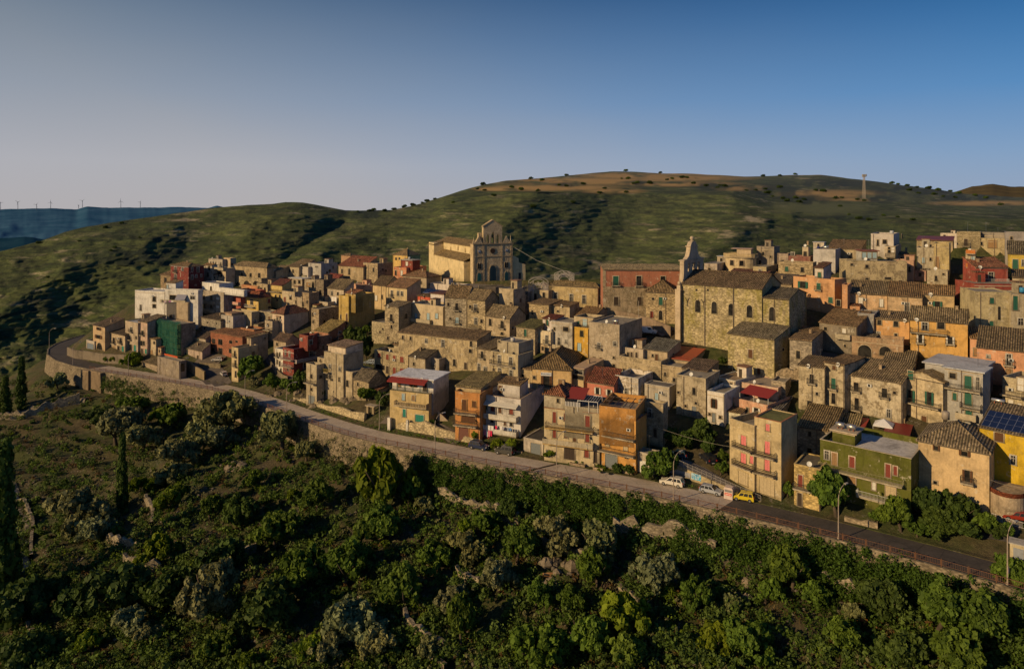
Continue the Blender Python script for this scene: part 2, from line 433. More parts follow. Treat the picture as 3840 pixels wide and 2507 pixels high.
bulge = (ridge([(1080,780),(960,850),(870,930),(760,1010),(600,1120)], 125, 36)
  + ridge([(620,860),(520,925),(350,972),(230,1020),(125,1085),(-60,1210)], 105, 29)
  + ridge([(1500,800),(1340,880),(1180,960),(1050,1060)], 100, 24)
  - ridge([(1290,830),(1190,890),(1080,960),(1000,1030)], 34, 24)
  + ridge([(2010,735),(1930,810),(1850,900),(1800,1010)], 160, 68)
  - ridge([(2380,770),(2330,900),(2230,1060)], 190, 46)
  + ridge([(2960,800),(2830,840),(2710,910),(2610,1000),(2550,1080)], 95, 66)
  + ridge([(3700,850),(3500,900),(3300,960)], 120, 40)
  - ridge([(800,900),(640,990),(420,1110),(200,1260)], 80, 18))
DD = DD - bulge * fade
DD = DD + (vnoise(PX, PY * 1.4, 120, 11, 5) * 13 + vnoise(PX, PY * 2.5, 22, 12, 4) * 3.5) * fade * np.where(up > 0, .4, 1)
HX = (PX - CX) / F * DD; HZ = -(PY - HY) / F * DD
tz_ = vnoise(PX, PY, 200, 41) * 9; HZ += fade * (.55 + .5 * vnoise(PX, PY, 140, 42)) * np.sin(2 * PI * (HZ + tz_) / 6.5) * .6
V = np.stack([HX, DD, HZ], -1).reshape(-1, 3); nyy, nxx = PX.shape
I = np.arange(nxx * nyy).reshape(nyy, nxx)
Q = np.stack([I[1:, :-1], I[1:, 1:], I[:-1, 1:], I[:-1, :-1]], -1).reshape(-1, 4)
# surface cover: 0 grass, 1 straw fields, 2 scrub
def blob(cx, cy, rx, ry): return np.clip(1.6 - np.hypot((PX - cx) / rx, (PY - cy) / ry) * 1.0, 0, 1)
straw = np.zeros(PX.shape)
for b_ in [(2080,704,210,10),(2300,716,90,8),(2230,680,320,11),(2560,668,200,9),(2560,690,170,8),(2790,705,90,9),(3130,728,150,13),(3200,748,120,6),(1850,709,60,6),(2370,660,160,9),(3700,762,160,8),(2700,652,500,5)]:
    straw = np.maximum(straw, blob(*b_))
scrub = np.zeros(PX.shape)
for b_ in [(2920,720,90,26),(3010,750,80,14),(2670,700,60,14),(2400,690,40,9),(2130,692,50,7),(3100,690,160,14),(3450,716,160,20),(3650,740,130,12),(3200,818,140,8),(3300,745,60,12),(1370,800,90,16),(540,960,160,26)]:
    scrub = np.maximum(scrub, blob(*b_))
pale = np.zeros(PX.shape)
for b_ in [(3070,780,150,22),(3330,742,90,12),(3750,722,80,8)]: pale = np.maximum(pale, blob(*b_))
straw = straw * np.clip(vnoise(PX, PY * 5, 60, 21) * 2 + 1.1, 0, 1)
scrub = np.clip(scrub * 1.3 * np.clip(vnoise(PX, PY * 2, 30, 22) * 3 + .8, 0, 1), 0, 1)
rock = np.clip(.55 + vnoise(PX, PY * 2, 170, 23) * 1.5, .1, 1)
def hill_mat():
    m, nt, b = newmat('grazed_hillside'); k = N(nt); v = k.coord()
    A = lambda n_: k.n('ShaderNodeAttribute', attribute_name=n_).outputs['Fac']
    n1 = k.noise(v, .018, 6, .7, .3); n2 = k.noise(v, .13, 6, .75)
    c = k.mix(k.ramp(n1, [(.36, 0.0), (.64, 1.0)]), (.048, .068, .015), (.108, .125, .03))
    c = k.mix(1.0, c, k.ramp(n2, [(.3, .5), (.7, 1.25)]), 'MULTIPLY')
    # limestone ledges follow the contours
    wv = k.n('ShaderNodeTexWave', wave_type='BANDS', bands_direction='Z'); k.l(v, wv.inputs['Vector'])
    wv.inputs['Scale'].default_value = .06; wv.inputs['Distortion'].default_value = 22; wv.inputs['Detail'].default_value = 6; wv.inputs['Detail Scale'].default_value = .22; wv.inputs['Detail Roughness'].default_value = .7
    ledge = k.ramp(k.noise(k.map(v, (.022, .012, .17)), 1.0, 4, .7, .3), [(.52, 0.0), (.60, 1.0)])
    brk = k.ramp(k.noise(k.map(v, (1, 1, 2)), .02, 5, .8), [(.42, 0.0), (.58, 1.0)])
    lf = k.math('MULTIPLY', k.math('MULTIPLY', ledge, brk), k.math('MULTIPLY', A('rock'), 1.0))
    c = k.mix(lf, c, (.34, .29, .19))
    dk = k.ramp(k.noise(k.map(v, (.03, .02, .2), (0, 0, 0), (40, 9, 3)), 1.0, 5, .75, .4), [(.38, .38), (.58, 1.15)])
    c = k.mix(1.0, c, dk, 'MULTIPLY')
    c = k.mix(A('straw'), c, k.mix(n2, (.34, .20, .07), (.55, .36, .12)))
    c = k.mix(A('pale'), c, k.mix(n2, (.09, .11, .035), (.15, .15, .06)))
    c = k.mix(k.math('MULTIPLY', A('scrub'), .85), c, (.014, .022, .010))
    # aerial haze is mixed into the surface colour, growing with distance
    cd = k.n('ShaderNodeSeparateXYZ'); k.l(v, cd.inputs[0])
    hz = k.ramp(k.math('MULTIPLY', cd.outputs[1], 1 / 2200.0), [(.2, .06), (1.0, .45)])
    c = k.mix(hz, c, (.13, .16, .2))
    k.l(c, b.inputs['Base Color']); b.inputs['Roughness'].default_value = 1; b.inputs['Specular IOR Level'].default_value = .05
    k.bump(n2, b, .6, 5)
    return m
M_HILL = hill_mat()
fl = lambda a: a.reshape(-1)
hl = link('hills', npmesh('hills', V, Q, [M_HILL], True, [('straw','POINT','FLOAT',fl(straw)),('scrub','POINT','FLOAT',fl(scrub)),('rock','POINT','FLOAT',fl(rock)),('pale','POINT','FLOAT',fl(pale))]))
tag(hl, kind='structure')
def hill_at(px, py):
    j = int(np.clip(round((px - hx[0]) / 9.0), 0, nxx - 1)); i = int(np.argmin(np.abs(PY[:, j] - py)))
    return Vector((HX[i, j], DD[i, j], HZ[i, j]))

def far_ridge(name, xs_, ys_, yb_, D, c0, c1, seed):
    x = np.arange(xs_[0], xs_[-1] + 1, 6.0); yt = np.interp(x, xs_, ys_) + vnoise(x, x * 0, 40, seed) * 2.2
    rws = 24; v_ = np.linspace(0, 1, rws)[:, None]
    py = yt[None] + (yb_ - yt)[None] * v_; px = np.repeat(x[None], rws, 0)
    dd = D * (1 - .42 * v_ ** .8) + vnoise(px, py * 2, 90, seed + 1) * D * .04 * v_
    V = np.stack([(px - CX) / F * dd, dd, -(py - HY) / F * dd], -1).reshape(-1, 3)
    a, b = px.shape; I = np.arange(a * b).reshape(a, b)
    Q = np.stack([I[1:, :-1], I[1:, 1:], I[:-1, 1:], I[:-1, :-1]], -1).reshape(-1, 4)
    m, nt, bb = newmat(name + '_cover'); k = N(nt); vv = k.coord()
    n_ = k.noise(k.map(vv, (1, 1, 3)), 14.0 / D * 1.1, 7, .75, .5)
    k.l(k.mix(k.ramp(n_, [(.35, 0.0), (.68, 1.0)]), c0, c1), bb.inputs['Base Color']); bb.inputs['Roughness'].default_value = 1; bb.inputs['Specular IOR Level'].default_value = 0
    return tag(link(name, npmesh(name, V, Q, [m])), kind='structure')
far_ridge('blue_ridge', [-1500,-400,0,191,289,328,410,519,655,781,814,838,1000,1400], [800,786,784,781,784,774,779,778,777,780,771,777,784,790], 900, 9000, (.02, .075, .155), (.06, .14, .24), 31)  # distance haze painted in as a blue base colour
far_ridge('blue_foothills', [-1500,-300,0,90,170,320,480], [880,884,893,888,896,905,915], 1010, 4200, (.006, .035, .07), (.02, .06, .10), 35)  # same here: the blue is haze put into the colour
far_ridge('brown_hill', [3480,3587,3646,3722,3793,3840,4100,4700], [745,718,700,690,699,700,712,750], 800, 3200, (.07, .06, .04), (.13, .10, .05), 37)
# ------------------------------------------------------------------ houses
TILES = dict(A=(100,900), B=(700,900), C=(1300,800), D=(1900,900), E=(2500,850), F=(3040,850), G=(700,1300), H=(1350,1250), I=(2000,1300), J=(2640,1350), K=(3040,1400))
ZF = 2.59
TILES.update(M=(1600,780,4.709), N=(2480,900,3.108), Q=(2400,1700,4.76), L=(1300,1600,1.7), O=(0,0,.61979), T=(2640,1700,1.926), Z=(0,0,1.0), U=(0,1300,1.2871))
def nat(t, x, y):
    q = TILES[t]; z = q[2] if len(q) > 2 else ZF
    return q[0] + x / z, q[1] + y / z
HOUSES = {}
WCACHE = {}
SHC = dict(g=(.02,.10,.07), r=(.20,.045,.03), b=(.10,.045,.02), p=(.62,.18,.18), W=(.62,.60,.55), l=(.30,.42,.48), t=(.02,.20,.16), d=(.05,.035,.025), e=(.16,.18,.19), E=(.16,.07,.05), m=(.45,.36,.22), q=(.28,.17,.08), G=(.02,.10,.07), S=(.62,.60,.55), B=(.10,.045,.02))
def win_mesh(w_, h_, ty, fine):
    """opening seen from the front, sits on the wall plane, origin at its centre"""
    key = (round(w_, 1), round(h_, 1), ty, fine)
    if key in WCACHE: return WCACHE[key]
    w_, h_ = max(.5, key[0]), max(.5, key[1]); hw, hh = w_ / 2, h_ / 2
    fr, pa, sh = MB(), MB(), MB()
    tr = .16 if ty not in 'oeEm' else .1
    if ty in 'Ra':
        n = 14 if ty == 'R' else 8
        if ty == 'R': arc = [(hw * math.cos(2 * PI * i / n), hh * math.sin(2 * PI * i / n)) for i in range(n)]
        else:
            arc = [(-hw, -hh), (hw, -hh)] + [(hw * math.cos(PI * i / n), hh - hw + hw * math.sin(PI * i / n)) for i in range(n + 1)]
        arc.reverse() if False else None
        pa.poly([(x, -.02, z) for x, z in arc])
        o_ = [(x * (1 + tr / hw), z * (1 + tr / hh)) for x, z in arc]
        for i in range(len(arc)):
            j = (i + 1) % len(arc); a, b, c, d = arc[i], arc[j], o_[j], o_[i]
            fr.quad((a[0], -.09, a[1]), (b[0], -.09, b[1]), (c[0], -.09, c[1]), (d[0], -.09, d[1]))
            fr.quad((d[0], -.09, d[1]), (c[0], -.09, c[1]), (c[0], 0, c[1]), (d[0], 0, d[1]))
            fr.quad((b[0], -.09, b[1]), (a[0], -.09, a[1]), (a[0], 0, a[1]), (b[0], 0, b[1]))
    else:
        if ty != 'o':
            fr.box(-hw - tr, -hw, -.11, 0, -hh, hh + tr); fr.box(hw, hw + tr, -.11, 0, -hh, hh + tr); fr.box(-hw, hw, -.11, 0, hh, hh + tr)
            fr.box(-hw - tr - .05, hw + tr + .05, -.2, 0, -hh - .12, -hh)
        else:
            fr.box(-hw - .04, hw + .04, -.015, 0, -hh, hh + .04)
        closed = ty in 'grbpWltdeEmq'
        if closed:
            n = max(2, int(h_ / .32)) if ty in 'eE' else (4 if w_ > 1.6 else 2)
            if ty in 'eE':
                for i in range(n): sh.box(-hw, hw, -.03 - .02 * (i % 2), 0, -hh + h_ * i / n, -hh + h_ * (i + 1) / n)
            else:
                for i in range(n): sh.box(-hw + w_ * i / n + .012, -hw + w_ * (i + 1) / n - .012, -.05, 0, -hh + .02, hh - .02)
                sh.box(-hw, hw, -.02, 0, -hh, hh)
        else:
            pa.quad((-hw, -.02, -hh), (hw, -.02, -hh), (hw, -.02, hh), (-hw, -.02, hh))  # for open holes this dark sheet stands in for the shade inside
            if ty == 'w':
                fr.box(-.03, .03, -.05, -.015, -hh, hh, 1); fr.box(-hw, hw, -.045, -.015, hh * .35, hh * .35 + .06, 1)
                fr.box(-hw, -hw + .06, -.05, -.015, -hh, hh, 1); fr.box(hw - .06, hw, -.05, -.015, -hh, hh, 1)
            if ty in 'GSB':
                for sg in (-1, 1):
                    x0 = sg * (hw + .03); x1 = sg * (hw + .03 + hw * .82)
                    sh.box(x0, x1, -.19, -.13, -hh, hh)
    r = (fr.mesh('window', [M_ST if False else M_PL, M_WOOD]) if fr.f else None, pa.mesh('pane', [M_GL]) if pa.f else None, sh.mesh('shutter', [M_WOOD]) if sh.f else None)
    WCACHE[key] = r
    return r
def place_win(root, x, z, w_, h_, ty, side=False, trim=(.42,.36,.26), fine=True, shc=None):
    fr, pa, sh = win_mesh(w_, h_, ty, fine)
    big = ty in 'deEtm' and h_ > 1.75
    nm = {'e': 'garage_door', 'E': 'garage_door', 'm': 'garage_door', 'd': 'door', 't': 'door'}.get(ty, 'window')
    if nm == 'door' and not big: nm = 'window'
    wn = link(nm, fr, root, (.46, .43, .37) if ty == 'w' else trim)
    if side: wn.rotation_euler = (0, 0, PI / 2); wn.location = (0, x, z)
    else: wn.location = (x, 0, z)
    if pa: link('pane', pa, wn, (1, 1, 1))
    if sh: link({'garage_door': 'panel', 'door': 'door_leaf'}.get(nm, 'shutter'), sh, wn, shc or SHC[ty])
    return wn
def railing(mb, x0, x1, yf, z0, kind, side_l=True):
    """guard rail of a balcony reaching from the wall (y=0) to yf (negative)"""
    hgt = .95
    if kind in 'iwkm':
        t = .028
        mb.box(x0, x1, yf - .02, yf + .03, z0 + hgt - .05, z0 + hgt); mb.box(x0, x1, yf - .01, yf + .02, z0 + .08, z0 + .12)
        for xx in (x0, x1): mb.box(xx - .02, xx + .03, yf, 0, z0 + hgt - .05, z0 + hgt); mb.box(xx - .02, xx + .02, yf, 0, z0 + .08, z0 + .12)
        n = max(2, int((x1 - x0) / .2))
        for i in range(n + 1):
            x = x0 + (x1 - x0) * i / n; mb.box(x - t / 2, x + t / 2, yf - t / 2, yf + t / 2, z0, z0 + hgt - .05)
        m_ = max(2, int(-yf / .2))
        for i in range(m_):
            y = yf * i / m_
            for xx in (x0, x1): mb.box(xx - t / 2, xx + t / 2, y - t / 2, y + t / 2, z0, z0 + hgt - .05)
        if kind == 'k':        # wrought scrolls
            for i in range(n):
                x = x0 + (x1 - x0) * (i + .5) / n; mb.box(x - .07, x + .07, yf - .02, yf + .02, z0 + .3, z0 + .42); mb.box(x - .05, x + .05, yf - .02, yf + .02, z0 + .6, z0 + .7)
    elif kind == 'c':
        mb.box(x0, x1, yf - .1, yf, z0, z0 + hgt); mb.box(x0, x0 + .1, yf, 0, z0, z0 + hgt); mb.box(x1 - .1, x1, yf, 0, z0, z0 + hgt)
    elif kind == 'o':          # cast open-work
        mb.box(x0, x1, yf - .1, yf, z0, z0 + .15); mb.box(x0, x1, yf - .1, yf, z0 + hgt - .12, z0 + hgt)
        n = max(3, int((x1 - x0) / .42))
        for i in range(n):
            x = x0 + (x1 - x0) * (i + .5) / n
            mb.box(x - .06, x + .06, yf - .07, yf - .02, z0 + .15, z0 + hgt - .12); mb.box(x - .15, x + .15, yf - .07, yf - .02, z0 + .42, z0 + .52)
        mb.box(x0, x0 + .1, yf, 0, z0, z0 + hgt); mb.box(x1 - .1, x1, yf, 0, z0, z0 + hgt)
RCOL = dict(m=(.26,.24,.12),i=(.035,.03,.028), w=(.5,.5,.48), k=(.02,.015,.012), c=(.36,.31,.22), o=(.34,.26,.15))
def balcony(root, x0, x1, z, kind='i', dep=1.0, side=False, slab=(.36,.31,.23), rcol=None):
    mb = MB(); mb.box(x0, x1, -dep, 0, z - .16, z); mb.box(x0 + .05, x1 - .05, -dep + .05, 0, z - .24, z - .16)
    if kind not in 'com':
        n = max(2, int((x1 - x0) / 1.4) + 1)
        for i in range(n):
            x = x0 + .15 + (x1 - x0 - .3) * i / (n - 1); mb.extr([(x - .06, z - .24), (x - .06, z - .5), (x + .06, z - .5), (x + .06, z - .24)][::-1], -dep * .6, 0)
    b = mb.build('balcony', M_PO, root, slab)
    rb = MB(); railing(rb, x0, x1, -dep + .06, z, kind)
    rb.build('railing', M_MET if kind in 'iwkm' else M_PL, b, rcol or RCOL[kind])
    if side: b.rotation_euler = (0, 0, PI / 2)
    return b
def roof_slope(rf, x0, x1, ya, yb, za, zb, th, back=False):
    n = max(2, int((x1 - x0) / 1.6)); i0 = len(rf.v); J = lambda a: RNDH.uniform(-a, a)
    for j in range(n + 1):
        x = x0 + (x1 - x0) * j / n; e = J(.09); r = J(.07); m_ = -.06 + J(.05)
        for y, z in ((ya + J(.08), za + e), ((ya + yb) / 2, (za + zb) / 2 + m_), (yb, zb + r)): rf.v += [(x, y, z), (x, y, z + th)]
    for j in range(n):
        a, b = i0 + j * 6, i0 + (j + 1) * 6
        fs = [(a + 1, b + 1, b + 3, a + 3), (a + 3, b + 3, b + 5, a + 5), (a, a + 2, b + 2, b), (a + 2, a + 4, b + 4, b + 2), (a, b, b + 1, a + 1), (a + 4, a + 5, b + 5, b + 4)]
        for f in fs: rf.f.append(f[::-1] if back else f); rf.m.append(0)
    for a, q in ((i0, 0), (i0 + n * 6, 1)):
        f = (a, a + 1, a + 3, a + 5, a + 4, a + 2); rf.f.append(f if (q == 0) != back else f[::-1]); rf.m.append(0)
class House: pass
def cornerD(t, xr, yb, hid, o):
    X, Yb = nat(t, xr, yb)
    if 'on' in o or 'plane' in o:
        h = HOUSES[o.get('on') or o['plane']]; k_ = (X - CX) / F; sa, ca = math.sin(h.a), math.cos(h.a); off = o.get('sb', 1.5 if 'on' in o else 0)
        c = h.C + Vector((sa, ca, 0)) * off
        return (c.x * sa + c.y * ca) / (k_ * sa + ca)
    return o['D'] if 'D' in o else hit(X, Yb, hid)
RNDH = random.Random(11)
def Hs(t, xl, xr, xb, yt, yb, roof, col, mat, wins, label, cat='house', name='house', hid=3.0, rc=None, group=None, trim=(.38,.31,.21), **o):
    h = House(); h.t = t
    X, Yt = nat(t, xr, yt); XL, _ = nat(t, xl, yt)
    D = cornerD(t, xr, yb, hid, o); h.D = D
    k_ = (X - CX) / F; C = Vector((k_ * D, D, 0)); ztop = -(Yt - HY) / F * D
    if 'ytl' in o:
        _, YtL = nat(t, xl, o['ytl']); DL = D * (Yt - HY) / (YtL - HY); L = Vector(((XL - CX) / F * DL, DL, 0))
        a = math.atan2(L.y - C.y, C.x - L.x); a = max(-.35, min(1.0, a))
    elif 'on' in o or 'plane' in o: a = HOUSES[o.get('on') or o['plane']].a
    else: a = R(o.get('a', 35))
    kl = (XL - CX) / F
    wd = (C.x - kl * D) / (math.cos(a) + kl * math.sin(a))
    s_ = o.get('s', 8.5)
    if xb is not None:
        XB, _ = nat(t, xb, 0); kb = (XB - CX) / F; den = math.sin(a) - kb * math.cos(a)
        if abs(den) > .04:
            q = (kb * D - C.x) / den
            if q > 0: s_ = min(max(q, 2.5), o.get('smax', 15))
    zb = min(tz(C.x, C.y), tz(*((C + Vector((-math.cos(a), math.sin(a), 0)) * wd).to_2d())), -(nat(t, xr, yb)[1] - HY) / F * D)
    if 'on' in o: q = HOUSES[o['on']]; zb = min(q.zb + q.H - q.ph, ztop - 1.2)
    Hh = ztop - zb; h.ph = o.get('ph', .7) if roof == 'flat' else 0; h.C, h.a, h.w, h.s, h.H, h.zb = C, a, wd, s_, Hh, zb
    if 'rz' in o: zb = zb
    root = thing(name, label, cat, (C.x, C.y, zb), -a, group); h.root = root
    h.trim = trim
    low = -5.0 if not o.get('up') else 0
    # ---- walls
    mb = MB(); ph = o.get('ph', .7); rf = MB(); rh = o.get('rh', math.tan(R(18)) * (s_ / (2 if roof in ('gable', 'hip') else 1)))
    if 'yr' in o:                      # ridge height read from the survey
        xr_n, yr_n = nat(t, o.get('xrr', xb if xb is not None else xr), o['yr'])
        dm = s_ / (2 if roof in ('gable', 'hip') else 1); Dr = D + dm * math.cos(a)
        rh = -(yr_n - HY) / F * Dr - ztop; rh = max(.5, min(rh, math.tan(R(34)) * dm))
    ov = o.get('ov', .35); th = .16
    W_ = wd
    base = [(-W_, 0), (0, 0), (0, s_), (-W_, s_)]
    if roof == 'flat':
        for i in range(4):
            p, q = base[i], base[(i + 1) % 4]; mb.quad((*p, low), (*q, low), (*q, Hh), (*p, Hh))
        tk = .22; inn = [(-W_ + tk, tk), (-tk, tk), (-tk, s_ - tk), (-W_ + tk, s_ - tk)]
        for i in range(4):
            p, q, r_, u = base[i], base[(i + 1) % 4], inn[(i + 1) % 4], inn[i]
            mb.quad((*p, Hh), (*q, Hh), (*r_, Hh), (*u, Hh)); mb.quad((*r_, Hh), (*u, Hh), (*u, Hh - ph), (*r_, Hh - ph))
        rf.poly([(*q, Hh - ph) for q in inn])
        if o.get('cope', True):      # coping with a tile drip
            cp = MB(); e = .07
            cp.box(-W_ - e, e, -e, tk + .02, Hh, Hh + .07); cp.box(-W_ - e, -W_ + tk, tk + .02, s_, Hh, Hh + .07); cp.box(-tk, e, tk + .02, s_, Hh, Hh + .07)
        rm, rcol = M_CO, rc or (.27, .24, .19)
    elif roof == 'slab':
        mb.prism(base, low, Hh); rf.box(-W_ - .4, .4, -.5, s_ + .3, Hh, Hh + .22); rm, rcol = M_CO, rc or (.4, .4, .4)
    elif roof == 'shed':
        for p, q, h0, h1 in ((base[0], base[1], 0, 0), (base[1], base[2], 0, rh), (base[2], base[3], rh, rh), (base[3], base[0], rh, 0)):
            mb.quad((*p, low), (*q, low), (*q, Hh + h1), (*p, Hh + h0))
        sl = rh / s_; y0 = -ov; y1 = s_ + .12; z0 = Hh - ov * sl + .02; z1 = Hh + rh + .12 * sl + .02; x0, x1 = -W_ - .18, .18
        roof_slope(rf, x0, x1, y0, y1, z0, z1, th)
        rm, rcol = M_TX, rc or (.235, .16, .085)
    elif roof in ('gable', 'gside'):
        if roof == 'gable':
            my = s_ / 2
            mb.quad((*base[0], low), (*base[1], low), (*base[1], Hh), (*base[0], Hh))
            mb.poly([(*base[1], low), (*base[2], low), (*base[2], Hh), (0, my, Hh + rh), (*base[1], Hh)])
            mb.quad((*base[2], low), (*base[3], low), (*base[3], Hh), (*base[2], Hh))
            mb.poly([(*base[3], low), (*base[0], low), (*base[0], Hh), (-W_, my, Hh + rh), (*base[3], Hh)])
            sl = rh / my
            for sg in (0, 1):
                ya, yb_ = (-ov, my) if sg == 0 else (s_ + ov, my); za = Hh - ov * sl + .02; zb_ = Hh + rh + .02; x0, x1 = -W_ - .2, .2
                roof_slope(rf, x0, x1, ya, yb_, za, zb_, th, sg == 1)
            rf.tube([(-W_ - .2, my, Hh + rh + th + .03), (.2, my, Hh + rh + th + .03)], .13, 6)
            rm = M_TX
        else:
            mx = -W_ / 2; rh = o.get('rh', math.tan(R(18)) * W_ / 2)
            mb.poly([(*base[0], low), (*base[1], low), (*base[1], Hh), (mx, 0, Hh + rh), (*base[0], Hh)])
            mb.quad((*base[1], low), (*base[2], low), (*base[2], Hh), (*base[1], Hh))
            mb.poly([(*base[2], low), (*base[3], low), (*base[3], Hh), (mx, s_, Hh + rh), (*base[2], Hh)])
            mb.quad((*base[3], low), (*base[0], low), (*base[0], Hh), (*base[3], Hh))
            sl = rh / (W_ / 2)
            for sg in (0, 1):
                xa = ov if sg == 0 else -W_ - ov; za = Hh - ov * sl + .02; zb_ = Hh + rh + .02; y0, y1 = -.2, s_ + .2
                i = len(rf.v); rf.v += [(xa,y0,za),(xa,y1,za),(mx,y1,zb_),(mx,y0,zb_),(xa,y0,za+th),(xa,y1,za+th),(mx,y1,zb_+th),(mx,y0,zb_+th)]
                fs = ((3,2,1,0),(4,5,6,7),(0,1,5,4),(1,2,6,5),(3,0,4,7)) if sg == 0 else ((0,1,2,3),(7,6,5,4),(4,5,1,0),(5,6,2,1),(7,4,0,3))
                for f in fs: rf.f.append(tuple(i + q for q in f)); rf.m.append(0)
            rm = M_TY
        rcol = rc or (.235, .16, .085)
    elif roof == 'hip':
        mb.prism(base, low, Hh, top=False)
        e = ov; i = len(rf.v); ins = min(W_, s_) / 2; zA = Hh - .1
        b4 = [(-W_ - e, -e), (e, -e), (e, s_ + e), (-W_ - e, s_ + e)]
        if W_ >= s_: r0, r1 = (-W_ + ins, s_ / 2), (-ins, s_ / 2)
        else: r0, r1 = (-W_ / 2, ins), (-W_ / 2, s_ - ins)
        T = [(*p, zA + .12) for p in b4]; Bq = [(*p, zA - .06) for p in b4]; zr_ = Hh + rh
        A_, B_ = (*r0, zr_), (*r1, zr_)
        if W_ >= s_:
            rf.quad(T[0], T[1], B_, A_); rf.poly([T[1], T[2], B_]); rf.quad(T[2], T[3], A_, B_); rf.poly([T[3], T[0], A_])
        else:
            rf.poly([T[0], T[1], A_]); rf.quad(T[1], T[2], B_, A_); rf.poly([T[2], T[3], B_]); rf.quad(T[3], T[0], A_, B_)
        for q in range(4): rf.quad(Bq[q], Bq[(q + 1) % 4], T[(q + 1) % 4], T[q])
        rf.poly(Bq[::-1])
        for p_, q_ in ((T[0], A_), (T[1], B_ if W_ >= s_ else A_), (A_, B_)): rf.tube([(p_[0], p_[1], p_[2] + .05), (q_[0], q_[1], q_[2] + .05)], .12, 5)
        rm, rcol = M_TX, rc or (.235, .16, .085)
    if o.get('rm'): rm = o['rm']
    if rm in (M_TX, M_TY): jv, jh = RNDH.uniform(.8, 1.2), RNDH.uniform(-.12, .12); rcol = (rcol[0] * jv * (1 + jh), rcol[1] * jv, rcol[2] * jv * (1 - jh))
    if wins is None and name == 'house' and not o.get('key') and D < 400: wins = (max(1, int(wd / 3.2)), 'nnbdfg')
    h.wall = mb.build('wall', mat, root, col)
    rp = rf.build('roof', rm, root, rcol); h.roof = rp
    if roof == 'flat' and o.get('cope', True): cp.build('coping', o.get('copem', M_PL), root, o.get('copec', tuple(min(.5, c * .95 + .03) for c in col)))
    if roof in ('shed', 'gable', 'hip', 'gside') and o.get('gutter', True):
        gt = MB(); gt.tube([(-W_ - .1, -ov - .04, Hh - .06), (.1, -ov - .04, Hh - .06)], .07, 5); gt.build('gutter', M_MET, rp, (.13, .10, .07))
    h.dep = s_; h.rh = rh
    # cornice band under the eaves
    cb = MB(); cb.box(-W_, .02, -.06, 0, Hh - .35 - (ph if roof == 'flat' else 0), Hh - .2 - (ph if roof == 'flat' else 0))
    if o.get('cornice', RNDH.random() < .5): cb.build('cornice', M_PL, root, tuple(min(.5, c * 1.1) for c in trim))
    # ---- openings
    fine = D < 200
    if isinstance(wins, str):
        for tok in wins.split():
            sd = tok.endswith('/'); tok = tok.rstrip('/'); pl = tok.endswith('+'); tok = tok.rstrip('+')
            x, y, ww, hh, ty = tok.split(','); x, y, ww, hh = map(float, (x, y, ww, hh))
            fn = side_pt if sd else front_pt
            a0, z0 = fn(h, x - ww / 2, y); a1, _ = fn(h, x + ww / 2, y); _, zt = fn(h, x, y - hh / 2); xc, zb_ = fn(h, x, y + hh / 2)
            wm, hm = abs(a1 - a0), abs(zt - zb_)
            zc = (zt + zb_) / 2
            if zc - hm / 2 < .05 and hm > 1.6: pass
            place_win(root, xc, zc, min(wm, 5), min(hm, 5), ty, sd, trim, fine, o.get('shc'))
            if pl: balcony(root, xc - wm / 2 - .45, xc + wm / 2 + .45, zb_ + .02, 'i', .75, sd)
    elif wins:
        nc, ty = wins; rows_ = max(1, int((Hh - .5) / 3.1))
        for r_ in range(rows_):
            z = Hh - (ph if roof == 'flat' else 0) - 1.9 - r_ * 3.1
            if z < .9: break
            for c_ in range(nc):
                if RNDH.random() < .12: continue
                x = -W_ * (c_ + .5 + RNDH.uniform(-.12, .12)) / nc; dr = RNDH.random() < .4
                place_win(root, x, z - (.35 if dr else 0), .95, 2.1 if dr else 1.4, RNDH.choice(ty), False, trim, fine)
                if dr and RNDH.random() < .6: balcony(root, x - .95, x + .95, z - 1.4, 'i', .7)
    for b_ in o.get('bal', '').split():
        q = b_.split(','); sd = len(q) > 4 and '/' in q[4]; fn = side_pt if sd else front_pt
        x0, z0 = fn(h, float(q[0]), float(q[2])); x1, z1 = fn(h, float(q[1]), float(q[2]))
        xm, zm = fn(h, (float(q[0]) + float(q[1])) / 2, float(q[2]))
        balcony(root, min(x0, x1), max(x0, x1), zm, q[3], o.get('bd', 1.15), sd, o.get('bslab', (.36, .31, .23)), o.get('bcol'))
    # ---- pipes, chimneys
    if o.get('pipe', RNDH.random() < .55):
        pp = MB(); x = -.12 if RNDH.random() < .5 else -W_ * RNDH.uniform(.3, .97); pp.tube([(x, -.12, Hh - .1), (x, -.12, 0)], .06, 6); pp.build('drainpipe', M_MET, root, (.16, .12, .09))
    if o.get('chim', roof in ('gable', 'shed', 'hip') and RNDH.random() < .3):
        c_ = MB(); x = -W_ * RNDH.uniform(.15, .8); y = s_ * .5; z0 = Hh + rh * (.5 if roof == 'shed' else .9) - .3
        c_.box(x - .25, x + .25, y - .25, y + .25, z0, z0 + 1.2); c_.box(x - .33, x + .33, y - .33, y + .33, z0 + 1.2, z0 + 1.3)
        c_.build('chimney', M_PO, rp, (.3, .22, .14))
    if o.get('ant', RNDH.random() < .3):
        c_ = MB(); x = -W_ * RNDH.uniform(.2, .8); y = s_ * RNDH.uniform(.3, .7); z0 = Hh - .2
        c_.tube([(x, y, z0), (x, y, z0 + 3.2)], .03, 4); c_.bar((x - .5, y, z0 + 3.0), (x + .5, y, z0 + 3.05), .03)
        for q in range(5): c_.bar((x - .4 + q * .2, y - .25, z0 + 3.02), (x - .4 + q * .2, y + .25, z0 + 3.02), .02)
        c_.build('antenna', M_SIL, root, (.3, .3, .3))
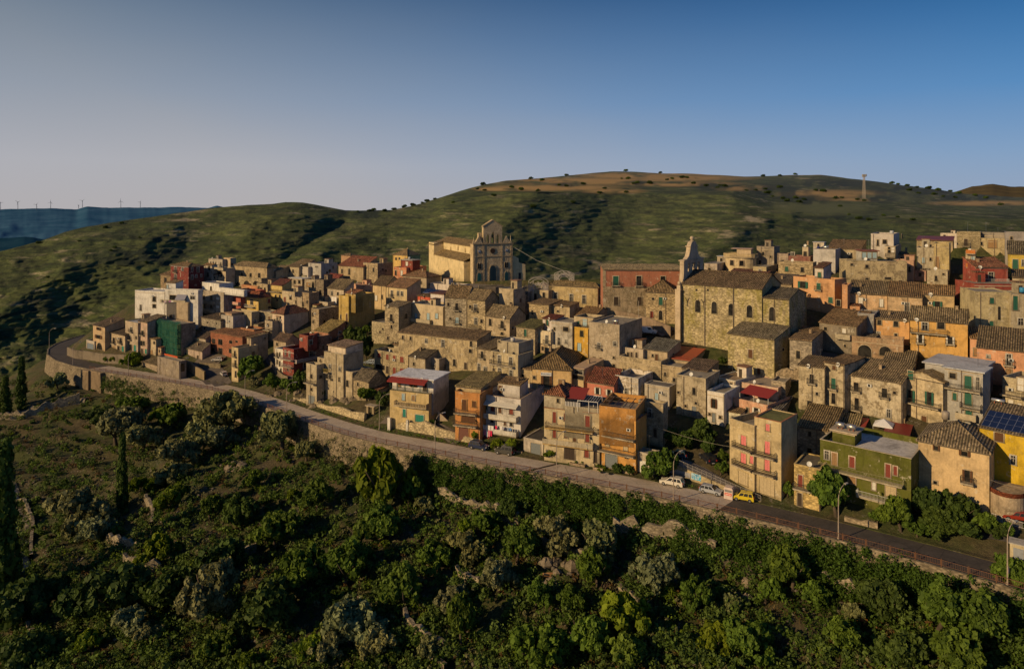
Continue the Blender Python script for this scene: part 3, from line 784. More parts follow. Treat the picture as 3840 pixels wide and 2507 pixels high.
    if o.get('dish', RNDH.random() < .22):
        x = -W_ * RNDH.uniform(.1, .9); dish(root, (x, -.25 if roof != 'flat' else .1, Hh + (.0 if roof != 'flat' else .5)))
    if o.get('ac', RNDH.random() < .18):
        c_ = MB(); x = -W_ * RNDH.uniform(.15, .85); z = Hh - RNDH.uniform(1.6, 2.4); c_.box(x - .4, x + .4, -.34, 0, z, z + .55); c_.box(x - .25, x + .2, -.36, -.34, z + .08, z + .48, 1)
        c_.build('air_conditioner', [M_MET, M_RUB], root, (.6, .6, .57))
    # later additions: stair huts, side annexes, odd little windows
    big = Hh > 4 and not o.get('key') and name == 'house'
    if roof == 'flat' and wd > 4 and s_ > 5 and (big or o.get('hut')) and RNDH.random() < .6:
        x = -wd * RNDH.uniform(.35, .8); y = RNDH.uniform(2, s_ - 3); z = Hh - ph; q = MB(); w2, h2 = RNDH.uniform(1.6, 2.6), RNDH.uniform(1.9, 2.5); q.box(x, x + w2, y, y + 2.4, z, z + h2)
        a_ = q.build('stair_hut', mat, root, tuple(c * .95 for c in col)); q = MB(); q.box(x - .15, x + w2 + .15, y - .2, y + 2.6, z + h2, z + h2 + .14); q.build('hut_roof', M_TX if RNDH.random() < .5 else M_CO, a_, (.24, .13, .08)); q = MB(); q.box(x + .4, x + 1.15, y - .03, y, z, z + 1.8); q.build('door', M_WOOD, a_, (.05, .04, .03))
    if big and RNDH.random() < .5 and xb is None or (big and RNDH.random() < .3):
        w2, d2, h2 = RNDH.uniform(1.5, 3.2), RNDH.uniform(2.5, 4.5), Hh * RNDH.uniform(.35, .62); y = RNDH.uniform(.6, max(.7, s_ - d2)); q = MB(); q.box(0, w2, y, y + d2, low, h2)
        a_ = q.build('annex', M_PO, root, tuple(c * RNDH.uniform(.75, 1.0) for c in col)); q = MB(); roof_slope(q, -.0, w2 + .2, y - .2, y + d2, h2, h2 + .7, .12); q.build('annex_roof', M_TX, a_, RNDH.choice([(.22, .15, .08), (.2, .09, .05), (.16, .13, .1)]))
        q = MB(); q.box(w2 * .35, w2 * .35 + .7, y - .03, y, h2 - 1.7, h2 - .7); q.build('window', M_GL, a_)
    elif Hh > 5 and xb is not None and not (isinstance(wins, str) and '/' in wins) and name == 'house' and RNDH.random() < .55 and not o.get('key'):
        for q in range(RNDH.choice([1, 2, 2, 3])): place_win(root, s_ * RNDH.uniform(.15, .85), Hh - RNDH.uniform(1.5, Hh - 2), RNDH.uniform(.6, .9), RNDH.uniform(.8, 1.3), RNDH.choice('nnodb'), True, trim, fine)
    h.key = o.get('key'); HOUSES[label] = h
    if h.key: HOUSES[h.key] = h
    return h
DISH = None
def dish(root, loc, r=.42):
    global DISH
    if DISH is None:
        mb = MB(); n = 14
        ring = [(math.cos(2 * PI * i / n), math.sin(2 * PI * i / n)) for i in range(n)]
        for i in range(n):
            a, b = ring[i], ring[(i + 1) % n]
            mb.quad((a[0] * .5, -.1, a[1] * .5), (b[0] * .5, -.1, b[1] * .5), (b[0], -.3, b[1]), (a[0], -.3, a[1]))
            mb.poly([(0, 0, 0), (b[0] * .5, -.1, b[1] * .5), (a[0] * .5, -.1, a[1] * .5)])
        mb.tube([(0, 0, -.9), (0, -1.0, 0)], .04, 4); mb.tube([(0, .05, 0), (0, .15, -2.2)], .07, 5)
        DISH = mb.mesh('satellite_dish', [M_MET])
    o = link('satellite_dish', DISH, root, (.62, .62, .6)); o.location = loc; o.scale = (r, r, r); o.rotation_euler = (R(-18), 0, R(RNDH.uniform(-40, 10)))
    return o
def front_pt(h, x, y):
    X, Y = nat(h.t, x, y); k_ = (X - CX) / F; t_ = (Y - HY) / F; sa, ca = math.sin(h.a), math.cos(h.a)
    D = (h.C.x * sa + h.C.y * ca) / (k_ * sa + ca)
    return (k_ * D - h.C.x) * ca - (D - h.C.y) * sa, -t_ * D - h.zb
def side_pt(h, x, y):
    X, Y = nat(h.t, x, y); k_ = (X - CX) / F; t_ = (Y - HY) / F; sa, ca = math.sin(h.a), math.cos(h.a)
    D = (h.C.x * ca - h.C.y * sa) / (k_ * ca - sa)
    return (k_ * D - h.C.x) * sa + (D - h.C.y) * ca, -t_ * D - h.zb
# wall colours (albedo)
cream=(.44,.34,.185); sand=(.40,.30,.165); stone=(.38,.30,.175); grey=(.31,.28,.23); white=(.58,.56,.52); pink=(.52,.30,.20); peach=(.50,.28,.145); orange=(.44,.20,.065)
yellow=(.44,.31,.095); brown=(.27,.20,.12); wine=(.15,.032,.028); brick=(.30,.12,.07); green=(.085,.092,.014); oldy=(.42,.31,.13); greyp=(.37,.33,.28)
RT=(.235,.16,.085); RR=(.26,.085,.045); RD=(.15,.045,.03); RB=(.2,.12,.065)
# ---- far left end of the town (survey sheet A)
Hs('A',1398,1572,1722,258,470,'hip',wine,M_PL,'1447,287,24,50,w+ 1515,280,16,34,w 1447,362,24,58,w+ 1607,283,16,34,w/ 1664,287,20,50,w/ 1607,360,18,44,w/ 1648,350,14,30,w/ 1695,345,14,30,w/','dark red three storey house with white trim at the left end of the town skyline',key='redtop',yr=225,trim=(.6,.55,.5),cornice=True,ant=False)
Hs('A',1722,1800,1845,245,390,'gable',greyp,M_PO,'1775,270,16,40,n 1762,335,14,40,d','grey two storey house tucked against the right side of the dark red house',s=7)
Hs('A',1300,1398,None,345,430,'shed',brown,M_ST,'1348,390,24,52,o','roofless looking brown stone shed with one black doorway left of the dark red house',s=5)
Hs('A',1052,1345,None,500,735,'flat',white,M_PL,'1108,655,18,56,w 1240,572,32,46,n 1240,640,32,35,n','white flat roofed block at the left edge of the town above the grass slope',key='white1',ph=.5,smax=9,a=18,hid=1,rc=(.5,.5,.5))
Hs('A',1345,1665,1708,485,790,'flat',white,M_PL,'1612,557,42,32,w 1420,560,60,50,n','large white apartment block with a grey awning over its laundry balcony',key='white2',ph=.5,a=14,rc=(.5,.5,.5),bal='1320,1560,602,c')
Hs('A',1355,1448,None,415,490,'shed',white,M_PL,'1368,455,16,40,l','small white stair hut on the roof terrace of the white block',name='roof_hut',cat='roof hut',on='white2',sb=3,s=4,up=True,rh=.5)
Hs('A',645,760,950,845,1065,'shed',(.42,.30,.18),M_PL,'702,860,24,26,B 700,938,36,34,B 708,1028,50,66,a','peach gabled house with brown arched garage at the start of the left row',key='rowA',yr=765,rc=(.16,.10,.06),hid=.5)
Hs('A',580,658,None,985,1058,'flat',greyp,M_PL,'620,1030,66,56,e','low garage with wide blue grey door left of the peach gabled house',name='garage',cat='garage',s=5,hid=.3,shc=(.16,.2,.25))
Hs('A',770,955,None,925,1083,'shed',(.42,.33,.22),M_PO,'785,960,14,32,n 848,975,22,56,f+ 915,975,22,56,f+ 790,1032,14,28,n 848,1048,22,38,q 893,1053,20,56,n 935,1055,18,52,t','long low cream house with two balconies and a sagging dark roof in the left row',yr=840,xrr=945,rc=(.08,.065,.05),hid=.5)
Hs('A',958,1080,None,806,1090,'flat',(.38,.31,.23),M_PO,'1017,868,22,46,w+ 1002,945,22,40,w+ 1065,945,12,28,n 1012,1042,22,60,n 1053,1053,20,70,t','narrow four storey plaster house with a pale metal roof in the left row',rc=(.35,.38,.42),hid=.5,ph=.2,s=9)
Hs('A',1085,1172,1355,800,1110,'shed',(.42,.30,.23),M_PO,'1127,900,22,42,f+ 1118,1000,22,46,n 1140,1000,16,40,n 1122,1080,22,56,d 1160,1080,16,46,t','tall pinkish house with a long blank brown side wall in the left row',yr=735,rc=(.22,.15,.09),hid=.5)
Hs('A',1180,1255,None,965,1115,'shed',(.42,.34,.22),M_PO,'1240,995,14,24,n 1215,1090,20,46,q','small low cream house squeezed left of the green scaffold',yr=930,hid=.5,s=5)
Hs('A',1262,1500,1640,818,1125,'flat',(.30,.22,.15),M_PO,'1370,890,26,60,n 1458,890,26,60,n 1370,985,26,60,n 1458,985,26,60,n 1440,1070,30,60,d','brown four storey house wrapped in green scaffold netting',key='scaf',hid=.3,ph=.3,s=9,dish=False,ac=False)
Hs('A',1510,1705,1785,1078,1165,'shed',(.40,.31,.25),M_PO,'1541,1118,28,60,d 1663,1140,16,42,d','low pink house under a wide grey lean-to roof right of the scaffold',yr=985,rc=(.14,.12,.10),hid=.3,s=10)
Hs('A',1640,1740,1800,958,1010,'shed',(.36,.30,.24),M_PO,None,'little upper house with a dark brown roof behind the scaffolded house',yr=888,rc=(.09,.06,.045),s=7)
Hs('A',1270,1480,1545,1178,1300,'flat',(.24,.2,.16),M_PO,'1515,1235,40,80,o/','grey cistern building below the scaffolded house beside the road',name='outbuilding',cat='outbuilding',hid=.3,D=226,ph=.3)
Hs('A',1120,1268,None,1215,1275,'shed',(.30,.24,.17),M_ST,None,'low stone shed with worn tile roof among bushes above the road bend',yr=1150,hid=.3,s=6,name='shed',cat='shed')
# octagonal beige volume
HO = Hs('A',1450,1570,1668,605,805,'flat',(.42,.33,.22),M_PL,None,'blank beige corner tower house in front of the white apartments',key='octa',a=12,s=9,ph=.3,ac=False,dish=False,ant=False)
Hs('A',1358,1452,None,603,805,'flat',(.45,.36,.23),M_PL,None,'lit beige angled wing joined left of the blank corner tower house',a=-22,s=7,ph=.3,ac=False,dish=False,ant=False,pipe=False)
# ---- sheet B
Hs('B',278,380,470,275,400,'flat',(.42,.34,.23),M_PL,'322,330,46,50,n','beige modern house with roof terrace on the skyline right of the dark red house',hid=3,bal='282,378,285,c')
Hs('B',360,425,480,175,262,'flat',(.42,.32,.2),M_PL,'440,235,14,20,n/','small tan box house standing highest above the beige modern house',s=6)
Hs('B',212,350,None,188,232,'flat',greyp,M_PO,(3,'n'),'long low grey house on the far left skyline',s=6,dish=True)
Hs('B',465,780,880,268,432,'hip',(.36,.28,.17),M_PO,'537,335,18,38,n 622,340,20,42,n 706,342,22,46,n','old stone mansion with a broad tiled roof above two round arches',yr=192,xrr=700,cornice=True,key='mansion')
Hs('B',470,725,None,372,470,'flat',(.38,.31,.2),M_ST,'500,420,40,36,a 583,414,56,44,a 672,414,54,40,a','arched stone terrace below the old mansion',name='arcade',cat='terrace',s=6,hid=2,ph=.8,ac=False,dish=False)
Hs('B',785,868,1000,302,412,'shed',(.40,.33,.2),M_PO,'812,330,16,40,n 852,330,16,40,n 940,382,12,24,n/','two storey stone house with grey tile roof right of the old mansion',yr=252)
Hs('B',975,1095,None,262,372,'shed',(.36,.3,.2),M_PO,(3,'n'),'weathered house with open loft and grey metal canopy on the skyline',yr=192,s=8)
Hs('B',1090,1180,None,262,362,'flat',greyp,M_PL,'1120,330,14,10,n','low grey rendered annex left of the grey concrete box house',s=7)
Hs('B',1180,1305,1465,230,365,'flat',(.36,.34,.31),M_PL,'1262,258,24,12,w 1262,340,20,12,w','grey concrete box house with a raw dark side wall on the skyline',hid=3)
Hs('B',1475,1715,1850,262,342,'shed',(.36,.28,.17),M_PO,'1580,305,14,60,n 1510,300,14,40,n','long house under the widest red clay roof on the left skyline',yr=166,rc=RR,chim=True)
Hs('B',1500,1590,None,150,178,'hip',(.36,.22,.13),M_PL,None,'small house with square chimney lantern peeking over the widest red roof',s=6)
Hs('B',1715,1855,2005,228,332,'flat',(.38,.30,.19),M_ST,'1738,285,14,40,n 1815,288,14,40,n','square stone house with tile topped parapet left of the terracotta house',ph=.3)
Hs('B',1000,1125,1250,378,430,'slab',(.40,.33,.24),M_PO,'1050,405,20,36,n 1095,405,20,36,n','house with a projecting pale grey slab roof in the upper left quarter',rc=(.5,.5,.5),s=7)
Hs('B',1145,1252,None,388,468,'flat',(.36,.3,.22),M_PO,'1182,432,34,44,q 1228,432,28,60,o','beige house with big shuttered openings below the grey concrete box',s=6)
Hs('B',815,928,1020,442,605,'shed',(.48,.36,.14),M_PL,'865,545,12,28,n 905,545,12,28,n 880,580,12,14,n','yellow house under a dark red lean-to roof in the upper left quarter',yr=385,rc=RD,bal='820,925,500,i')
Hs('B',925,1050,None,505,640,'flat',(.42,.35,.24),M_PO,'955,575,14,46,r 1010,560,20,30,n','small beige house with a red door below the yellow lean-to house',s=6)
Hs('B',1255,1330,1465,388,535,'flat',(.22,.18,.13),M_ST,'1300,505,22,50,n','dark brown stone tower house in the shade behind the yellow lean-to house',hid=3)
Hs('B',1350,1475,1520,372,430,'shed',(.34,.28,.2),M_PO,None,'low house with a bright red tin roof and blue water tank',yr=335,rc=(.24,.06,.045),s=5,key='bluetank')
Hs('B',1368,1530,1625,480,645,'shed',(.42,.35,.26),M_PO,'1412,515,15,38,w 1412,605,18,60,w 1470,520,14,30,n','cream house with a mossy grey tile roof and a white sheet hung out',yr=390,xrr=1620,key='sheet')
Hs('B',1625,1800,None,442,532,'flat',pink,M_PL,'1775,505,14,40,w 1745,505,12,40,w','pink terrace house with a satellite dish above the tall mustard house',s=6,ph=.9,dish=True)
Hs('B',1478,1572,1825,545,885,'flat',yellow,M_PL,'1497,745,10,40,n 1556,765,14,100,b 1602,648,24,44,n/','tall mustard yellow house with a huge streaked blank side wall',key='mustard',ph=.5,hid=1.5,ac=False,dish=False,smax=16)
Hs('B',1540,1640,1712,520,548,'shed',yellow,M_PL,None,'tiled penthouse hut on the roof of the tall mustard house',name='roof_hut',cat='roof hut',yr=486,rc=(.36,.16,.08),on='mustard',sb=.8,s=4,rh=1.2)
Hs('B',528,697,820,560,722,'hip',(.50,.35,.11),M_PL,'632,600,24,50,w 553,605,16,40,w 553,685,18,28,w 632,695,18,18,w 800,590,22,38,r/ 803,670,28,56,o/','yellow house with a red hipped roof and laundry balcony beside the red brown flats',yr=505,xrr=700,rc=RR,bal='528,665,642,w',key='yhip')
Hs('B',160,360,None,510,722,'flat',(.33,.29,.24),M_PO,'303,567,34,26,W 303,648,34,26,W 170,555,14,38,n 240,560,22,40,n 175,640,14,36,n 240,645,20,30,n','grey brown apartment block with white shutters right of the white block',key='greybrown',s=11,bal='180,280,612,c 180,280,690,c')
Hs('B',150,315,None,425,500,'flat',white,M_PL,'237,472,12,42,n','white penthouse above the grey brown apartment block',s=6,on='greybrown',up=True,ph=.3)
Hs('B',360,525,None,510,705,'flat',(.34,.10,.07),M_PL,'425,573,18,30,W 425,655,18,30,W 385,575,14,34,n 385,655,14,34,n','red brown apartment block with pink recessed balconies',s=11,bal='450,525,620,c 450,525,690,c',bcol=(.5,.28,.22))
Hs('B',315,560,None,487,505,'flat',white,M_PL,None,'long white parapet storey along the roof of the apartment blocks',s=1.2,on='greybrown',sb=.3,up=True,ph=.3,name='roof_hut',cat='roof hut')
Hs('B',530,690,None,448,500,'flat',(.42,.2,.1),M_PL,'700,470,20,20,n','orange brick terrace wall house behind the yellow hipped house',s=5,ph=.9)
Hs('B',680,785,None,430,520,'flat',(.38,.31,.2),M_PO,'700,500,14,30,n 760,480,14,40,n','weathered stone house between the arches and the yellow lean-to house',s=6)
Hs('B',145,335,None,778,925,'shed',(.30,.26,.2),M_ST,'200,800,12,16,o 290,810,12,16,o 175,855,14,20,o','old dark rubble house with a ragged roof under the apartment blocks',yr=725,rc=(.12,.10,.08),hid=2)
Hs('B',335,450,None,742,912,'flat',(.36,.33,.29),M_PO,'398,830,24,44,W 375,895,12,16,n','grey plaster house with one white shutter in the lower left cluster',key='greyplas',s=8,ph=.2)
Hs('B',375,442,None,715,762,'slab',(.44,.32,.22),M_PL,'405,740,18,14,n','tiny pink hut with a flat brown roof on the grey plaster house',s=4,on='greyplas',sb=1,rc=(.3,.2,.13),name='roof_hut',cat='roof hut')
Hs('B',450,630,705,700,897,'flat',(.38,.31,.19),M_PL,'490,765,28,34,S 485,853,26,28,W 665,795,16,54,w/','large plain tan house with round headed windows in the lower left cluster',hid=1)
Hs('B',832,945,1180,722,920,'hip',(.52,.42,.32),M_PL,'855,790,14,50,n 900,860,14,40,n 1118,873,22,36,n/','corner house in yellow and pale pink with a covered roof loggia',yr=640,xrr=960,rc=(.24,.10,.06),key='corner',hid=1,bal='835,880,800,i')
Hs('B',700,830,None,705,800,'flat',(.34,.29,.2),M_ST,None,'rough stone garden wall house between the tan house and the corner house',s=5,ph=.3,ac=False,dish=False)
Hs('B',760,832,None,790,905,'flat',(.36,.3,.22),M_PO,'790,825,16,30,n 800,880,16,30,n','narrow grey house with balconies left of the yellow and pink corner house',s=6,bal='755,830,870,i')
Hs('B',1050,1120,1140,560,705,'flat',(.34,.28,.2),M_PO,'1063,600,12,36,n 1065,640,12,26,n','slim stone house with rubble top in the middle of the left quarter',s=6)
Hs('B',1120,1188,1285,515,742,'flat',(.36,.27,.17),M_ST,'1130,620,18,46,n 1172,600,14,30,n 1125,660,14,26,n','tall narrow stone house with a blue water tank beside its roof',hid=2)
Hs('B',1225,1370,None,605,690,'flat',(.40,.34,.25),M_PO,'1270,640,20,30,n 1330,640,14,30,n','low cream house with cluttered terrace left of the white sheet house',s=6,ph=.8)
Hs('B',1210,1285,1475,672,862,'flat',(.33,.26,.17),M_ST,'1225,720,14,40,d 1230,790,12,30,n','brown stone house with a wide blank side wall left of the tall mustard house',ph=.2,hid=1.5)
Hs('B',1240,1380,1540,898,1000,'shed',(.42,.17,.08),M_PL,'1487,895,20,18,w/ 1480,950,40,34,n/','low house with a mossy golden tile roof in front of the tall mustard house',yr=790,rc=(.24,.18,.07),hid=2)
Hs('B',232,545,None,942,1165,'shed',brick,M_AS,'262,980,32,46,o 327,990,42,56,o 428,990,32,32,o 485,985,24,20,o 262,1075,32,62,o 327,1080,42,66,o 428,1077,34,42,o','unfinished bare brick house with empty window openings beside the small square',yr=918,rc=(.33,.17,.09),hid=.3,s=9,cornice=False,dish=False,ac=False,chim=False)
Hs('B',525,655,None,872,955,'flat',(.30,.14,.07),M_PL,'590,890,60,14,o','rust brown box storey behind the unfinished brick house',s=5)
Hs('B',437,500,690,1050,1370,'flat',(.46,.36,.20),M_PL,'470,1100,14,60,n+ 475,1195,14,60,n+ 478,1300,14,60,n 645,1098,26,34,n/','cream house on the ramp corner with balconies climbing its narrow front',hid=.4,ph=.7,key='rampcorner',smax=11)
Hs('B',585,625,790,950,1130,'shed',(.36,.29,.2),M_PO,'760,950,12,14,n/','tall plain gabled house rising behind the cream ramp corner house',yr=925,plane='rampcorner',sb=6,smax=12)
Hs('B',845,962,1095,985,1110,'gable',(.36,.28,.19),M_PO,'880,1010,14,30,n','old house with a brown tile roof left of the dark red corner house',yr=905,rc=(.15,.09,.06))
Hs('B',862,935,None,1062,1290,'flat',(.60,.55,.46),M_PL,'880,1110,12,40,n+ 905,1110,10,40,n 880,1180,12,40,n 905,1200,12,50,n 915,1265,12,40,n','white narrow house with small balconies on the steep lane left of the dark red house',s=7,hid=.4)
Hs('B',935,1040,1270,1062,1310,'flat',(.19,.042,.034),M_PL,'960,1090,12,44,w 1000,1105,12,50,w 955,1240,10,50,r 985,1245,12,50,n 1010,1250,12,50,r 1208,1100,36,42,w/ 1250,1105,14,50,w/ 1145,1215,20,50,n/','deep red four storey corner house with white bands above the steep lane',key='redmid',ph=.9,hid=.4,bal='935,1040,1155,i 935,1040,1225,i 1045,1265,1165,c,/',trim=(.55,.42,.36),bcol=(.3,.25,.25))
Hs('B',1095,1180,1270,930,1050,'flat',(.21,.05,.036),M_PL,'1118,965,12,26,w 1205,990,30,40,w/','red upper storey standing on the terrace of the deep red corner house',on='redmid',sb=3.5,s=6,up=True,ac=True)
Hs('B',1185,1300,1395,935,1115,'flat',(.34,.18,.12),M_ST,'1225,990,70,44,a','reddish brick and stone block with a big arched window',hid=2)
Hs('B',1335,1522,1715,1115,1530,'flat',(.36,.30,.20),M_PO,'1393,1225,20,38,w 1488,1250,20,40,w 1393,1315,22,56,w+ 1483,1350,12,40,n','tall grey brown house with a smooth shaded side wall and climbing ivy',key='ivyh',ph=.2,hid=.5,bal='1333,1400,1275,i',bcol=(.4,.3,.05))
Hs('B',1375,1550,1712,1045,1120,'shed',(.56,.47,.36),M_PL,'1390,1090,14,26,n 1470,1120,50,44,w','white top storey with glazed porch on the tall grey brown house',on='ivyh',sb=1.2,yr=1008,xrr=1560,rc=(.26,.18,.12))
Hs('B',1522,1615,None,1285,1520,'flat',(.40,.33,.22),M_PO,'1563,1390,22,62,n','two storey plaster wing with one tall window right of the ivy covered house',s=7,ph=.2,hid=.5)
Hs('B',1270,1335,None,1150,1240,'flat',(.40,.33,.22),M_PO,'1300,1170,12,20,n','small cream annex between the deep red house and the grey brown house',s=5,ph=.2)
Hs('B',1162,1262,1335,1215,1600,'flat',(.38,.32,.22),M_PO,'1212,1320,20,40,n 1300,1325,22,28,n/ 1212,1447,22,30,n 1215,1550,58,86,e','narrow garage tower house on the rock beside the road',key='tower',hid=.2,ph=.6,bal='1164,1262,1385,i',smax=7)
Hs('B',1620,1770,1935,1375,1540,'gable',(.33,.26,.16),M_ST,'1665,1398,14,34,n 1688,1520,12,40,d','ruined rubble house with a sagging broken tile roof above the road wall',yr=1270,hid=.5,rc=(.17,.14,.10),chim=False,dish=False,ac=False)
# ---- sheet C
Hs('C',450,590,715,408,470,'hip',(.56,.38,.13),M_PL,'480,440,14,24,n 512,438,14,20,n','yellow house with an orange hipped roof just left of the main church',yr=345,xrr=640,rc=(.30,.2,.1))
Hs('C',455,580,775,528,610,'flat',(.52,.22,.12),M_PL,'478,575,14,50,n 535,580,18,54,W','terracotta terrace house in front of the yellow hipped church side house',key='terra',ph=1.0,rc=(.3,.2,.15))
Hs('C',525,640,712,458,528,'slab',(.21,.05,.036),M_PL,'585,490,20,36,W','red rooftop room with a grey tank on the terracotta terrace house',rc=(.36,.33,.3),on='terra',sb=1.5,up=True,s=5,key='tank2')
Hs('C',545,775,915,622,720,'hip',(.34,.28,.2),M_PL,'720,670,18,30,n','broad brown hipped roof house with a loggia below the church side wall',yr=563,xrr=800,rc=(.27,.16,.09))
Hs('C',385,585,720,728,885,'shed',(.48,.38,.22),M_PL,'440,780,20,62,w+ 500,775,18,44,w 537,778,20,42,w 432,860,14,26,n','cream house with a long brown tiled lean-to roof left of the solar panels',yr=640,rc=(.27,.16,.09),key='creamlean')
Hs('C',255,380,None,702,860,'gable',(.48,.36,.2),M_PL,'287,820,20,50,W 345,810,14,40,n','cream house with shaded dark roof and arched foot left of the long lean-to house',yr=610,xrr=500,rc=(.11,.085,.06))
Hs('C',75,170,None,690,770,'flat',pink,M_PL,'100,740,12,30,n','small pink terrace house above the flat wall of the mustard house',s=5,ph=.9,dish=True)
Hs('C',690,812,None,808,890,'shed',(.46,.09,.05),M_PL,'745,862,34,44,n 705,860,12,30,W','small bright red house under the blue solar panels',yr=790,s=6,rc=RB,key='solar0')
Hs('C',815,945,None,785,910,'slab',(.55,.50,.48),M_PL,'882,858,32,70,r','narrow pale lilac house with a red brown door and dark flat roof',rc=(.12,.05,.04),s=7)
Hs('C',808,1090,None,700,775,'flat',(.5,.44,.38),M_PL,'1030,690,20,20,n','low white house with red coping below the church terrace wall',s=6,ph=.3)
Hs('C',615,942,None,905,1062,'flat',(.44,.36,.24),M_PL,'675,995,24,52,l 793,1000,26,66,l 875,995,26,52,l','cream house with pale blue shutters and a crumbling long balcony',s=8,bal='632,830,1050,c')
Hs('C',372,505,625,912,1235,'shed',(.38,.31,.2),M_ST,'435,1012,24,68,n+ 437,1100,18,38,n 403,1210,16,32,n 575,995,24,48,n/','tall stone tower house with mossy roof on a rock left of the blue shutter house',yr=862,hid=1,key='tallstone')
Hs('C',245,372,None,1065,1235,'flat',(.38,.32,.2),M_ST,'325,1150,14,22,n 350,1120,12,18,n','low rubble wall house with a railed terrace left of the stone tower house',s=6,hid=1,ph=.3,dish=False,ac=False)
Hs('C',955,1170,None,820,1085,'gable',(.34,.29,.21),M_ST,'988,882,20,34,n 1070,905,28,70,n+ 1008,1020,22,20,R 1073,1038,30,56,l+','stone and grey plaster palace half with a little round window',yr=705,key='palA',ytl=812)
Hs('C',1172,1345,1480,842,1110,'gable',(.36,.29,.18),M_ST,'1203,905,24,30,n 1252,915,26,60,w+ 1255,1045,28,60,w 1312,1045,22,34,n','stone palace half with a large gabled side wall',yr=718,key='palB',bal='1200,1305,1110,i')
Hs('C',1480,1625,1735,738,1000,'flat',(.40,.33,.22),M_PO,'1597,880,18,34,n','plain plaster house with crumbled stepped parapet below the church square',ph=.2,dish=False,ac=False)
Hs('C',1630,1735,None,790,900,'shed',(.30,.25,.17),M_ST,None,'collapsed low stone house with a dark hollow roof beside the stepped parapet house',rc=(.10,.08,.06),s=6)
Hs('C',1350,1590,1740,1018,1195,'gable',(.40,.32,.21),M_PO,'1395,1055,24,68,n 1512,1078,28,72,n+ 1510,1165,30,30,a','rendered house with a broad dark tile roof right of the stone palace',yr=905,hid=2)
# long house C10
Hs('C',505,1265,1405,1232,1490,'shed',(.40,.32,.19),M_PR,'547,1203,18,34,n 623,1212,18,32,n 773,1235,22,38,w 935,1260,24,66,w 1210,1262,24,58,n 1203,1335,28,34,n 1048,1447,26,64,n 1157,1480,26,64,d 870,1450,10,20,n','very long low stone house with the widest mossy tile roof in the centre',yr=1145,ytl=1150,hid=1,key='longh',smax=12,rh=2.6,chim=False)
# ---- sheet H
Hs('H',140,468,590,212,400,'flat',(.42,.34,.21),M_AS,'187,212,30,44,r 268,228,26,50,r 335,240,26,54,r 408,252,34,54,r 197,326,86,44,o 268,350,26,70,d 335,360,28,60,r 408,362,36,48,r','stone block house with red shutters and a cluttered roof terrace',key='redsh',ytl=158,ph=1.1,hid=1,ac=True,dish=True,cope=True)
Hs('H',330,430,540,118,170,'shed',(.42,.34,.21),M_PO,'420,125,20,20,n 350,100,20,30,n','small tiled hut on the terrace of the red shuttered stone block',on='redsh',sb=4,yr=62,xrr=520,s=4,rh=.8,name='roof_hut',cat='roof hut')
Hs('H',478,640,790,245,360,'shed',(.36,.30,.21),M_PO,'525,295,16,32,n','low house with a dark sloping tile roof beside the red shuttered block',yr=135,rc=(.13,.10,.07))
Hs('H',635,768,850,250,388,'flat',(.36,.31,.24),M_PO,'722,310,14,24,w 665,300,12,18,n 826,320,18,40,d/','grey stucco cube house with rounded cornice in the centre',ph=.2,hid=1)
Hs('H',1140,1275,None,160,415,'shed',(.38,.31,.21),M_PO,'1188,205,24,66,n+ 1157,325,24,66,w 1218,345,30,44,w','narrow stuccoed house with a white framed door left of the concrete tower house',yr=62,xrr=1290,hid=1,s=8)
Hs('H',1275,1535,1682,212,585,'flat',(.42,.35,.22),M_PO,'1355,250,26,76,w 1465,268,28,76,w 1357,372,28,76,w 1468,392,30,76,w 1300,218,14,26,n 1300,350,18,26,n','four storey cream concrete tower house with paired balcony doors',key='ctower',ph=.9,hid=1,ytl=170,bal='1275,1500,305,i 1275,1500,432,c',bd=.9)
Hs('H',1335,1540,1684,95,200,'flat',(.36,.31,.22),M_CO,'1355,75,20,14,n','bare grey top storey of the cream concrete tower house',on='ctower',sb=2.5,ph=.3,key='ctop',s=8)
Hs('H',1540,1672,None,352,575,'shed',(.40,.31,.18),M_PO,'1583,425,32,62,n+','stucco wing with one balcony right of the cream concrete tower house',yr=300,xrr=1640,s=6,hid=1)
# ---- sheet D
Hs('D',405,890,930,460,655,'hip',(.40,.31,.16),M_PO,'478,545,32,76,w 628,562,32,76,w 752,575,34,76,w','noble old house with three tall framed windows and a broad tile roof',yr=345,xrr=640,ytl=432,key='palazzo',cornice=True,rc=(.23,.175,.09),hid=1,ac=False,dish=False)
Hs('D',935,1700,None,288,680,'shed',(.33,.135,.085),M_PL,'1060,395,54,90,g+ 1285,395,48,94,n+ 1518,370,46,38,n','long brick red palace with green balcony doors and a low tile roof',key='redpal',a=2,yr=238,xrr=1690,trim=(.5,.42,.3),cornice=True,rc=(.33,.26,.14),hid=.5,s=7)
Hs('D',235,405,None,492,605,'flat',(.40,.32,.2),M_PO,'280,550,24,66,n 362,550,26,86,n','cream house seen through the white festival arch',s=6)
Hs('D',218,415,None,628,765,'shed',(.40,.31,.18),M_ST,'250,700,14,40,n','small stone house with an agave below the festival arch',yr=595,xrr=600,s=7)
Hs('D',415,612,705,645,765,'shed',(.42,.33,.2),M_PO,'500,690,20,10,n','low rendered house with cracked wall left of the church stairs',yr=608,xrr=700,s=7)
Hs('D',1352,1640,None,512,800,'hip',(.40,.31,.18),M_ST,'1497,592,38,78,g 1410,722,28,60,r 1495,728,32,90,a 1422,570,24,24,R','stone house with a single green shutter left of the bell gable church',yr=390,xrr=1690,hid=.5,key='greenone',ytl=500,s=10)
Hs('D',95,275,None,860,1010,'shed',(.38,.31,.2),M_ST,'183,900,26,66,g 120,960,12,20,n','small house with a weed covered tile roof left of the white terrace house',yr=785,rc=(.12,.12,.05),s=7)
